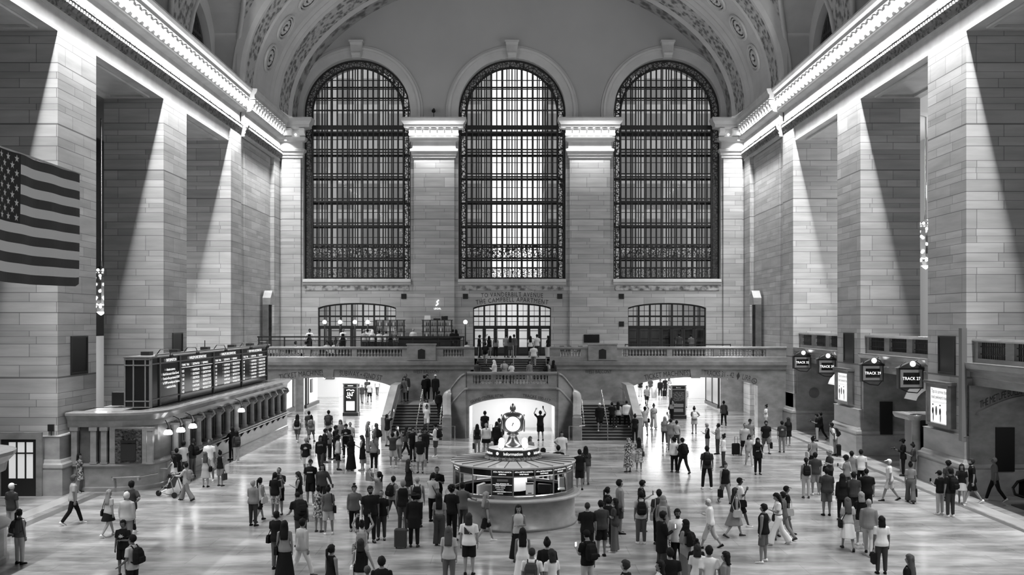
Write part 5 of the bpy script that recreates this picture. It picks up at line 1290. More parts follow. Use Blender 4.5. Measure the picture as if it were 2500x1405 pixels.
def body_mb(F, near):
    b = MB(); fa = .5 + F.fat * .5
    b.loft([elring(F, *r) for r in F.torso])
    b.tube([F.ub((0, -.01, 1.44)), F.hd((0, -.005, 1.51)), F.hd((0, .0, 1.58))], [.062, .052, .052], 10)
    ball = lambda c, rx, ry, rz, n=12, m=8: b.loft([[F.hd((c[0] + rx * max(cos(t), .05) * cos(2 * pi * j / n), c[1] + ry * max(cos(t), .05) * sin(2 * pi * j / n), c[2] + rz * sin(t))) for j in range(n)] for t in fx(-pi / 2, pi / 2, m)])
    ball((0, -.008, 1.66), .074, .092, .09); ball((0, .022, 1.605), .056, .066, .078); ball((0, .05, 1.565), .03, .03, .026)
    ball((0, .098, 1.622), .013, .02, .024, 8, 6); ball((0, .084, 1.587), .022, .012, .01, 8, 6)
    for s in (-1, 1): ball((s * .075, -.008, 1.632), .011, .02, .03, 8, 6)
    for h, k, a, fd in F.legs:
        m1 = h.lerp(k, .45); c1 = k.lerp(a, .3)
        b.tube([h + V((0, 0, .04)), m1, k, c1, k.lerp(a, .7), a], [.088 * fa, .076 * fa, .056 * fa, .056 * fa, .042, .036], 10)
        heel = a - fd * .05 + V((0, 0, -.05)); toe = a + fd * .15 + V((0, 0, -.062)); b.tube([heel, a + V((0, 0, -.03)), a + fd * .08 + V((0, 0, -.05)), toe], [.032, .04, .036, .026], 8)
    fing = MB()
    for sh, e, w_, s, c in F.arms:
        b.tube([sh + V((-s * .05, 0, .01)), sh, sh.lerp(e, .5), e, e.lerp(w_, .35), w_], [.05, .056 * fa, .046 * fa, .038 * fa, .037, .026], 8)
        d = (w_ - e).normalized()
        n_ = V((-s, 0, 0)) if abs(d.x) < .7 else V((0, 0, -1)); n_ = (n_ - d * n_.dot(d)).normalized(); sd = d.cross(n_) * (1 if s > 0 else -1)
        if sd.y < 0: sd = -sd
        if c in 'pufgo': n_, sd = (sd.cross(d)).normalized(), V((s, 0, 0)) - d * d.dot(V((s, 0, 0))); sd.normalize(); sd = -sd
        for q in (-.022, 0, .022): b.tube([w_, w_ + d * .04 + sd * q, w_ + d * .085 + sd * q * 1.2], [.017, .018, .014], 6)
        curl = .55 if c in 'dswb' else 1.0
        for q, L, in ((-.033, .062), (-.011, .078), (.011, .082), (.032, .074)):
            p0 = w_ + d * .075 + sd * q; d1 = (d + n_ * .25 * curl).normalized(); d2 = (d + n_ * .9 * curl).normalized(); p1 = p0 + d1 * L * .5; p2 = p1 + d2 * L * .5
            fing.tube([p0, p1, p2], [.0095, .009, .007], 5)
        p0 = w_ + d * .025 + sd * .02; d1 = (d * .6 + sd * .9 + n_ * .3).normalized(); d2 = (d + n_ * .5 + sd * .1).normalized()
        fing.tube([p0, p0 + d1 * .04, p0 + d1 * .04 + d2 * .032], [.012, .0105, .008], 5)
    return b, fing
def top_mb(F, kind):
    b = MB(); o = .02 if kind in 'tvc' else .028
    hem = dict(t=.85, l=.85, v=.86, c=1.06, o=.78, n=.6)[kind]
    rr = []
    zs = sorted([z for z, *_ in F.torso if z > hem + .02])
    def at(z):
        for (z0, *a), (z1, *c) in zip(F.torso, F.torso[1:]):
            if z0 <= z <= z1: k = (z - z0) / (z1 - z0); return [p + (q - p) * k for p, q in zip(a, c)]
        return list(F.torso[0][1:]) if z < .9 else list(F.torso[-1][1:])
    for z in [hem] + zs:
        rx, ry, y = at(max(z, .93)); oo = o + (.012 if z < 1.15 else 0)
        if z > 1.42: oo *= .8
        rr.append(elring(F, z, rx + oo, ry + oo, y))
    b.loft(rr)
    if kind != 'v':
        for sh, e, w_, s, c in F.arms:
            L = 1.0 if kind in 'lon' else .62
            p = [sh + V((-s * .07, 0, .012)), sh, sh.lerp(e, .5)]; r = [.05, .064, .066]
            if L == 1.0: p += [e, e.lerp(w_, .5), e.lerp(w_, .93)]; r += [.056, .05, .043]
            else: p += [sh.lerp(e, .74)]; r += [.068]
            b.tube(p, [x * (.6 + .4 * F.fat) for x in r], 8)
    else:
        for sh, e, w_, s, c in F.arms: b.tube([sh + V((-s * .11, 0, .0)), sh + V((-s * .055, 0, .045))], [.06, .04], 8)
    return b
def bottom_mb(F, kind, hem=None):
    b = MB()
    fa = .55 + F.fat * .45
    if kind in 'pwsq':
        b.loft([elring(F, z, rx + .014, ry + .014, y) for z, rx, ry, y in F.torso if z < 1.06])
        for h, k, a, fd in F.legs:
            if kind == 's': b.tube([h + V((0, 0, .06)), h.lerp(k, .5), h.lerp(k, .95)], [.105 * fa, .102 * fa, .1 * fa], 10)
            elif kind == 'q': b.tube([h + V((0, 0, .06)), h.lerp(k, .5), k, k.lerp(a, .45)], [.105 * fa, .098 * fa, .088, .084], 10)
            elif kind == 'w': b.tube([h + V((0, 0, .06)), h.lerp(k, .5), k, k.lerp(a, .5), a + V((0, 0, -.03))], [.105 * fa, .1 * fa, .096, .108, .125], 10)
            else: b.tube([h + V((0, 0, .06)), h.lerp(k, .5), k, k.lerp(a, .5), a + V((0, 0, .0))], [.102 * fa, .092 * fa, .074 * fa, .068, .06], 10)
    else:
        hem = hem or dict(j=.62, k=.45, m=.08)[kind]
        kx = [k.x for _, k, _, _ in F.legs] + [a.x for _, _, a, _ in F.legs]; ky = [k.y for _, k, _, _ in F.legs]; ay = [a.y for _, _, a, _ in F.legs]
        rr = []
        n = 5
        for i in range(n + 1):
            z = hem + (.98 - hem) * i / n; t = (.98 - z) / .9
            sp = (max(ky + ay) - min(ky + ay)) / 2 * min(1, t * 1.1)
            rr.append(elring(F, z, (.178 + .13 * t) * F.fat, (.13 + .07 * t) * F.fat + sp * .8, (max(ky + ay) + min(ky + ay)) / 2 * t))
        rr.append(elring(F, 1.06, F.torso[3][1] + .02, F.torso[3][2] + .02, 0))
        b.loft(rr)
    return b
def hair_mb(F, st):
    b = MB(); hd = F.hd
    def cap(rx, ry, rz, c=(0, -.012, 1.662), front=1.70, n=22, m=14):
        rings = []
        for t in fx(-pi / 2, pi / 2, m):
            q = max(cos(t), .04); ring = []
            for j in range(n):
                a = 2 * pi * j / n; x, y, z = c[0] + rx * q * cos(a), c[1] + ry * q * sin(a), c[2] + rz * sin(t)
                if y > .02 and z < front: k = .8; x, y, z = x * k, y * k - .01, c[2] + (z - c[2]) * .9
                ring.append(hd((x, y, z)))
            rings.append(ring)
        b.loft(rings)
    if st == 'N': cap(.0765, .094, .093, front=1.73); return b
    if st in 'SBPLMA': cap(.09, .108, .112)
    if st == 'S': return b
    if st == 'B': b.loft([[hd((.05 * q * cos(a), -.07 + .05 * q * sin(a), 1.775 + .045 * sin(t))) for a in fx(0, 2 * pi, 8)[:-1]] for t in fx(-pi / 2, pi / 2, 5) for q in (max(cos(t), .05),)])
    if st == 'P': b.tube([hd((0, -.09, 1.7)), hd((0, -.15, 1.66)), hd((0, -.15, 1.52)), F.ub((0, -.14, 1.36))], [.03, .035, .034, .012], 8)
    if st in 'LM':
        zb = 1.22 if st == 'L' else 1.43; rings = []
        for i, z in enumerate(fx(1.72, zb, 7)):
            k = i / 7; wd = .088 + .03 * sin(k * 2.6) if st == 'L' else .09 + .018 * k
            yb = -.1 - .02 * k - (.025 if z < 1.46 else 0); yf = -.01 + (.02 if .3 < k < .6 else -.03 * k)
            ring = []
            for j in range(12):
                a = 2 * pi * j / 12; p = (wd * cos(a), (yf + yb) / 2 + (yf - yb) / 2 * sin(a), z)
                ring.append(hd(p) if z > 1.5 else F.ub(p))
            rings.append(ring)
        b.loft(rings)
    if st == 'A':
        for j in range(26):
            a = j * 2.4; t = -.5 + 2.0 * j / 26; p = (.085 * cos(a) * cos(t), -.02 + .1 * sin(a) * cos(t), 1.68 + .085 * sin(t))
            if p[1] > .04 and p[2] < 1.7: continue
            pp = hd(p); b.ball((pp.x, pp.y, pp.z), .042, n=7, m=5)
    if st == 'C':
        cap(.086, .104, .1, front=1.685); rings = []
        b.loft([[hd((.075 * cos(a), .06 + .11 * max(0, sin(a)), 1.695 + .012 * k - .02 * max(0, sin(a)))) for a in fx(0, 2 * pi, 14)[:-1]] for k in (0, 1)])
    if st == 'E': cap(.09, .106, .125, front=1.68)
    if st == 'T': cap(.092, .108, .115, front=1.69); b.loft([[hd((r * cos(a), -.01 + r * 1.05 * sin(a), z)) for a in fx(0, 2 * pi, 18)[:-1]] for r, z in ((.1, 1.7), (.19, 1.69), (.19, 1.7), (.1, 1.715))])
    if st == 'H':
        cap(.096, .115, .118, front=1.705)
        rings = []
        for z, rx, ry, y in ((1.64, .094, .09, -.035), (1.56, .1, .1, -.02), (1.48, .13, .115, 0), (1.4, .185, .145, 0), (1.3, .19, .15, 0)): rings.append([hd((rx * cos(a), y + ry * sin(a), z)) if z > 1.5 else F.ub((rx * cos(a), y + ry * sin(a), z)) for a in fx(0, 2 * pi, 14)[:-1]])
        b.loft(rings)
    return b
def shoe_mb(leg):
    h, k, a, fd = leg; b = MB(); up = V((0, 0, 1)); sd = fd.cross(up).normalized(); up = sd.cross(fd)
    rings = []
    for t, wd, hh in ((-.075, .02, .05), (-.06, .036, .085), (0, .042, .1), (.07, .045, .07), (.13, .043, .05), (.17, .03, .035), (.185, .012, .02)):
        c = a + fd * t - up * .09
        rings.append([c + sd * wd, c + sd * wd * .95 + up * hh * .6, c + sd * wd * .4 + up * hh, c - sd * wd * .4 + up * hh, c - sd * wd * .95 + up * hh * .6, c - sd * wd])
    b.loft(rings); return b
def shift(mb, dz): mb.v = [(p[0], p[1], p[2] - dz) for p in mb.v]; return mb
_cache = {}
PEND = []
NAMES = dict(S='hair', L='hair', P='hair', B='hair', N='hair', A='hair', M='hair', C='cap', E='beanie', T='hat', H='headscarf')
TN_ = dict(t='t_shirt', l='shirt', v='tank_top', c='crop_top', o='jacket', n='coat')
BN_ = dict(p='trousers', w='trousers', s='shorts', q='trousers', j='skirt', k='skirt', m='skirt')
def remember(key, mb, vox, extra=None):
    if key not in _cache: _cache[key] = job(mb, vox, extra)
    return _cache[key]
def person(row):
    spec, label = row.split('|')
    p = spec.split()
    hx, hy, h = float(p[0]), float(p[1]), float(p[2]); face = float(p[3]); pose, aL, aR = p[4][0], p[4][1], p[4][2]
    hair, top, bot, sk = p[5], p[6], p[7], p[8]
    ex = p[9].split(',') if len(p) > 9 else []
    kv = {e.split('=')[0]: e.split('=')[1] for e in ex if '=' in e}; fl = [e for e in ex if '=' not in e]
    z = float(kv.get('z', 0)); sit = pose == 'F'
    Y = float(kv['Y']) if 'Y' in kv else 2500 * (EYE - z - h + (.42 if sit else 0)) / (hy - 787)
    X = (hx - 1250) * Y / 2500
    fem = 'f' in fl; fat = float(kv.get('b', 1.0)); lean = R(float(kv.get('ln', 3 if pose in 'WX' else 0))); pitch = R(float(kv.get('pt', 0))); yaw = R(float(kv.get('yw', 0)))
    if aL == 'p' or aR == 'p': pitch = pitch or R(-22)
    if aL == 'u' or aR == 'u': pitch = pitch or R(12)
    near = Y < 44; vb, vg = (.016, .021) if near else (.022, .026)
    F = figure(pose, aL, aR, fem, fat, lean, pitch, yaw)
    ck = (pose, aL, aR, fem, fat, round(lean, 2), round(pitch, 2), round(yaw, 2), near)
    root = tag(empty('person', (X, Y, z), -R(face)), label, 'person'); sc = h / 1.75; root.scale = (sc, sc, sc)
    if sit: root.location.z = z
    dz = F.minz
    if ('b',) + ck not in _cache:
        b, fi = body_mb(F, near); shift(b, dz); shift(fi, dz)
        _cache[('b',) + ck] = job(b, vb, fi)
    PEND.append((root, 'body', _cache[('b',) + ck], pmat('skin', sk), None))
    k = ('h', hair[0]) + ck
    if k not in _cache:
        hm = hair_mb(F, hair[0])
        if hair[0] in 'SLPBMA': hm.v = [(q[0] + .005 * sin(70 * q[2] + 50 * q[0]), q[1] + .006 * sin(60 * q[0] + 45 * q[2]), q[2] + .006 * sin(55 * q[0] + 65 * q[1])) for q in hm.v]
        _cache[k] = job(shift(hm, dz), 0)
    PEND.append((root, NAMES[hair[0]], _cache[k], pmat('cloth', hair[1]) if hair[0] in 'CETH' else pmat('hair', hair[1]), None))
    if hair[0] in 'C':
        pass
    def gar(kk, name, fn, m):
        k = (kk,) + ck
        if k not in _cache: _cache[k] = job(shift(fn(), dz), vg)
        PEND.append((root, name, _cache[k], m, None))
    if top[0] == 'd':
        hem = {'9': .06, '7': .25, '5': .45, '4': .55, '3': .66}[top[2]]
        def dress():
            a = top_mb(F, top[3] if len(top) > 3 else 'v'); c = bottom_mb(F, 'k', hem); a.add(c.v, c.f); return a
        gar('d' + top[2:] , 'dress', dress, pmat('cloth', top[1])); sh = bot[1] if len(bot) > 1 else 'D'
    else:
        gar('t' + top[0], TN_[top[0]], lambda: top_mb(F, top[0]), pmat('cloth', top[1]))
        gar('p' + bot[0], BN_[bot[0]], lambda: bottom_mb(F, bot[0]), pmat('cloth', bot[1])); sh = bot[2] if len(bot) > 2 else 'D'
    for i in (0, 1):
        k = ('s', i) + ck
        if k not in _cache: _cache[k] = job(shift(shoe_mb(F.legs[i]), dz), 0)
        PEND.append((root, 'shoe', _cache[k], pmat('cloth', sh), None))
    if near and 90 < abs(((face + 180) % 360) - 180) or 'eye' in fl:
        for s in (-1, 1):
            k = ('e', s) + ck
            if k not in _cache:
                b = MB(); c = F.hd((s * .03, .082, 1.648)); b.ball((c.x, c.y, c.z), .013, .012, .009, 8, 5); _cache[k] = job(shift(b, dz), 0)
            PEND.append((root, 'eye', _cache[k], M['black'], None))
        k = ('mo',) + ck
        if k not in _cache:
            b = MB(); b.tube([F.hd((x, .097 - abs(x) * .35, 1.588)) for x in (-.02, -.008, .008, .02)], [.002, .004, .004, .002], 5); _cache[k] = job(shift(b, dz), 0)
        PEND.append((root, 'mouth', _cache[k], pmat('hair', 'd'), None))
    if 'Bd' in fl:
        k = ('bd',) + ck
        if k not in _cache:
            b = MB(); n = 12
            b.loft([[F.hd((.06 * max(cos(t), .05) * cos(2 * pi * j / n), .028 + .07 * max(cos(t), .05) * sin(2 * pi * j / n), 1.568 + .045 * sin(t))) for j in range(n)] for t in fx(-pi / 2, pi / 2, 7)]); _cache[k] = job(shift(b, dz), 0)
        PEND.append((root, 'beard', _cache[k], pmat('hair', 'k'), None))
    if 'Ap' in fl:
        b = MB(); b.loft([[F.ub((x, .155 * F.fat, zz)) for x, zz in ((-w2, z1), (w2, z1))] for z1, w2 in ((.5, .2), (1.0, .19), (1.1, .12), (1.38, .1))], False, False, 0, False); _cache[id(root)] = job(shift(b, dz), 0); PEND.append((root, 'apron', _cache[id(root)], pmat('cloth', 'K'), None))
    if 'Pr' in kv:
        side = 1 if kv['Pr'][0] == 'f' else -1; body = kv['Pr'][1:].replace('_', ' ')
        b = MB(); tx2 = MB(); ry = .15 * (F.fat * 1.0 + (F.fat - 1) * .6) + .004
        fnp = lambda q: F.ub((-side * q[0], side * (ry - q[0] * q[0] * 1.2), 1.27 + q[1]))
        if body == 'TRI': b.add([fnp(q) for q in ((-.12, .13), (.13, -.09), (-.12, -.09))], [(0, 1, 2)]); put_text(tx2, 'Alerg', .075, lambda q: fnp(((q[0] + q[1]) * .72 + .0, (q[1] - q[0]) * .72 + .0)) + V((0, side * .004, 0)))
        elif body == 'BLOB': b.add([fnp((r_ * cos(a_), r_ * .7 * sin(a_))) for a_, r_ in zip(fx(0, 2 * pi, 14)[:-1], (.11, .05, .1, .06, .12, .05, .09, .06, .11, .05, .1, .04, .09, .06))], [tuple(range(14))])
        elif body == 'PATCH': b.add([fnp(q) for q in ((-.1, .03), (-.05, .04), (-.05, .0), (-.1, -.01))], [(0, 1, 2, 3)])
        elif body == 'BAR': b.add([fnp(q) for q in ((-.11, .02), (.11, .02), (.11, -.03), (-.11, -.03))], [(0, 1, 2, 3)])
        else: put_text(b, body, .12, fnp)
        _cache[id(root)] = job(shift(b, dz), 0); PEND.append((root, 'print', _cache[id(root)], pmat('cloth', 'D' if body == 'TRI' else ('K' if top[1] in 'LW' else 'L')), None))
        if tx2.v: PEND.append((root, 'lettering', job(shift(tx2, dz), 0), pmat('cloth', 'W'), None))
    # things carried: top-level objects of their own
    ref = 'the ' + label
    def carry(name, lab, cat):
        o = tag(empty(name, root.location, 0), lab, cat); o.rotation_euler = root.rotation_euler; o.scale = root.scale; return o
    def put(o, name, mb, m): mb.v = [(q[0], q[1], q[2] - dz) for q in mb.v]; return mb.build(name, m, o)
    TNAME = dict(K='black', D='dark', G='grey', M='grey', L='pale', W='white', Z='striped', P='patterned', Q='patterned')
    for e in fl:
        if ':' not in e: continue
        it, tn = e.split(':'); m = pmat('cloth', tn[0]); cn = TNAME[tn[0]]; s = -1 if tn.endswith('-') else 1
        if it == 'Bk':
            o = carry('backpack', cn + ' backpack worn by ' + ref, 'backpack'); yb = -.12 * (F.fat * 1.5 - .5)
            b = MB(); rings = []
            for zz, w2, dp in ((.99, .1, .07), (1.02, .14, .14), (1.15, .155, .17), (1.3, .15, .15), (1.4, .12, .1), (1.43, .06, .05)):
                rings.append([F.ub((w2 * cx_, yb - .015 - dp * cy_, zz)) for cx_, cy_ in ((-1, .0), (1, .0), (1, .55), (.75, 1), (-.75, 1), (-1, .55))])
            b.loft(rings); put(o, 'bag_body', b, m)
            b = MB(); rings = []
            for zz, w2, dp in ((1.05, .1, .2), (1.08, .11, .215), (1.18, .11, .215), (1.21, .1, .19)): rings.append([F.ub((w2 * cx_, yb - .015 - dp * cy_, zz)) for cx_, cy_ in ((-1, .6), (1, .6), (.9, 1), (-.9, 1))])
            b.loft(rings); put(o, 'pocket', b, m)
            for sx in (-1, 1):
                b = MB(); b.tube([F.ub((sx * .09, yb - .02, 1.38)), F.ub((sx * .1, -.06, 1.475)), F.ub((sx * .1, .06, 1.45)), F.ub((sx * .115, .135, 1.3)), F.ub((sx * .15, .06, 1.1)), F.ub((sx * .13, yb, 1.05))], .018, 5); put(o, 'strap', b, m)
        elif it in ('Hb', 'Cb'):
            o = carry('handbag', cn + ' bag slung from ' + ref, 'bag'); x0 = s * (.235 * F.fat)
            zc = .93; b = MB(); b.loft([[F.ub((x0 + s * .1 * cx_, .02 + w2 * cy_, zz)) for cx_, cy_ in ((-.4, -1), (.5, -1), (.5, 1), (-.4, 1))] for zz, w2 in ((zc - .16, .12), (zc - .14, .16), (zc + .02, .15), (zc + .09, .11))]); put(o, 'bag_body', b, m)
            b = MB(); xs2 = -s * .08 if it == 'Cb' else s * .12
            b.tube([F.ub((x0, -.1, zc + .06)), F.ub((s * .13, -.145, 1.2)), F.ub((xs2, -.06, 1.485)), F.ub((xs2, .05, 1.47)), F.ub((s * .12, .15, 1.2)), F.ub((x0, .12, zc + .06))], .012, 5); put(o, 'strap', b, m)
        elif it == 'Tt':
            o = carry('tote_bag', cn + ' bag held by ' + ref, 'bag'); A_ = F.arms[1 if s > 0 else 0]; hw_ = A_[2] + (A_[2] - A_[1]).normalized() * .1
            zt = hw_.z - .16; b = MB(); b.loft([[(hw_.x + .05 * cx_, hw_.y + w2 * cy_, zz) for cx_, cy_ in ((-1, -1), (1, -1), (1, 1), (-1, 1))] for zz, w2 in ((zt - .32, .15), (zt - .3, .17), (zt, .16))]); put(o, 'bag_body', b, m)
            b = MB(); b.tube([(hw_.x, hw_.y - .12, zt), (hw_.x, hw_.y - .02, zt + .16), (hw_.x, hw_.y + .02, zt + .16), (hw_.x, hw_.y + .12, zt)], .01, 5); put(o, 'strap', b, m)
        elif it == 'Sc':
            o = carry('suitcase', cn + ' wheeled suitcase beside ' + ref, 'suitcase'); x0 = s * .42; dzz = dz
            b = MB(); b.bbox(x0 - .2, x0 + .2, -.3, -.06, .06 + dz, .64 + dz, .04); put(o, 'bag_body', b, m)
            b = MB(); b.tube([(x0 - .08, -.1, .64 + dz), (x0 - .08, -.1, 1.0 + dz), (x0 + .08, -.1, 1.0 + dz), (x0 + .08, -.1, .64 + dz)], .012, 5); put(o, 'handle', b, M['dark'])
            for sx in (-.15, .15):
                b = MB(); b.tube([(x0 + sx - .02, -.1, .035 + dz), (x0 + sx + .02, -.1, .035 + dz)], .035, 8); put(o, 'wheel', b, M['black'])
        elif it in ('Ph', 'Cm'):
            A_ = F.arms[1 if s > 0 else 0]; d_ = (A_[2] - A_[1]).normalized(); hw_ = A_[2] + d_ * .12
            o = carry('phone' if it == 'Ph' else 'camera', ('phone held up by ' if it == 'Ph' else 'black camera held by ') + ref, 'phone' if it == 'Ph' else 'camera')
            if it == 'Ph':
                b = MB(); b.box(hw_.x - .038, hw_.x + .038, hw_.y - .006, hw_.y + .006, hw_.z - .02, hw_.z + .13); put(o, 'case', b, M['black']); b = MB(); b.box(hw_.x - .034, hw_.x + .034, hw_.y - .009, hw_.y - .006, hw_.z - .014, hw_.z + .124); put(o, 'screen', b, M['screen'] if tn[0] == 'W' else M['blackgloss'])
            else:
                b = MB(); b.bbox(hw_.x - .08, hw_.x + .08, hw_.y - .04, hw_.y + .04, hw_.z - .06, hw_.z + .07, .015); put(o, 'case', b, M['black']); b = MB(); b.tube([(hw_.x, hw_.y + .03, hw_.z), (hw_.x, hw_.y + .17, hw_.z)], .045, 10); put(o, 'lens', b, M['blackgloss'])
def finish_people():
    tmp = []
    for mb, vox, extra in _jobs:
        if not vox: tmp.append(None); continue
        me = bpy.data.meshes.new('t'); me.from_pydata(mb.v, [], mb.f); me.update()
        o = bpy.data.objects.new('t', me); C.objects.link(o)
        r = o.modifiers.new('r', 'REMESH'); r.mode = 'VOXEL'; r.voxel_size = vox; r.use_smooth_shade = True
        s_ = o.modifiers.new('s', 'SMOOTH'); s_.factor = .5; s_.iterations = 2
        tmp.append(o)
    bpy.context.view_layer.update()
    dg = bpy.context.evaluated_depsgraph_get()
    ms = []
    for (mb, vox, extra), o in zip(_jobs, tmp):
        if o is None:
            me = bpy.data.meshes.new('person_part'); me.from_pydata(mb.v, [], mb.f); me.polygons.foreach_set('use_smooth', [True] * len(me.polygons)); me.update(); ms.append(me); continue
        me = bpy.data.meshes.new_from_object(o.evaluated_get(dg)); me.name = 'person_part'
        if extra is not None:
            n = len(me.vertices); co = [0.0] * (3 * n); me.vertices.foreach_get('co', co)
            vv = [tuple(co[3 * i:3 * i + 3]) for i in range(n)]; ff = [tuple(q.vertices) for q in me.polygons]
            vv += [tuple(q) for q in extra.v]; ff += [tuple(i + n for i in q) for q in extra.f]
            bpy.data.meshes.remove(me); me = bpy.data.meshes.new('person_part'); me.from_pydata(vv, [], ff); me.polygons.foreach_set('use_smooth', [True] * len(ff)); me.update()
        me.materials.clear(); me.materials.append(M['white'])
        ms.append(me)
    for o in tmp:
        if o is not None:
            me = o.data; bpy.data.objects.remove(o); bpy.data.meshes.remove(me)
    for root, name, j, m, _ in PEND:
        me = ms[j]
        if not me.materials: me.materials.append(M['white'])
        o = bpy.data.objects.new(name, me); C.objects.link(o); o.parent = root
        o.material_slots[0].link = 'OBJECT'; o.material_slots[0].material = m
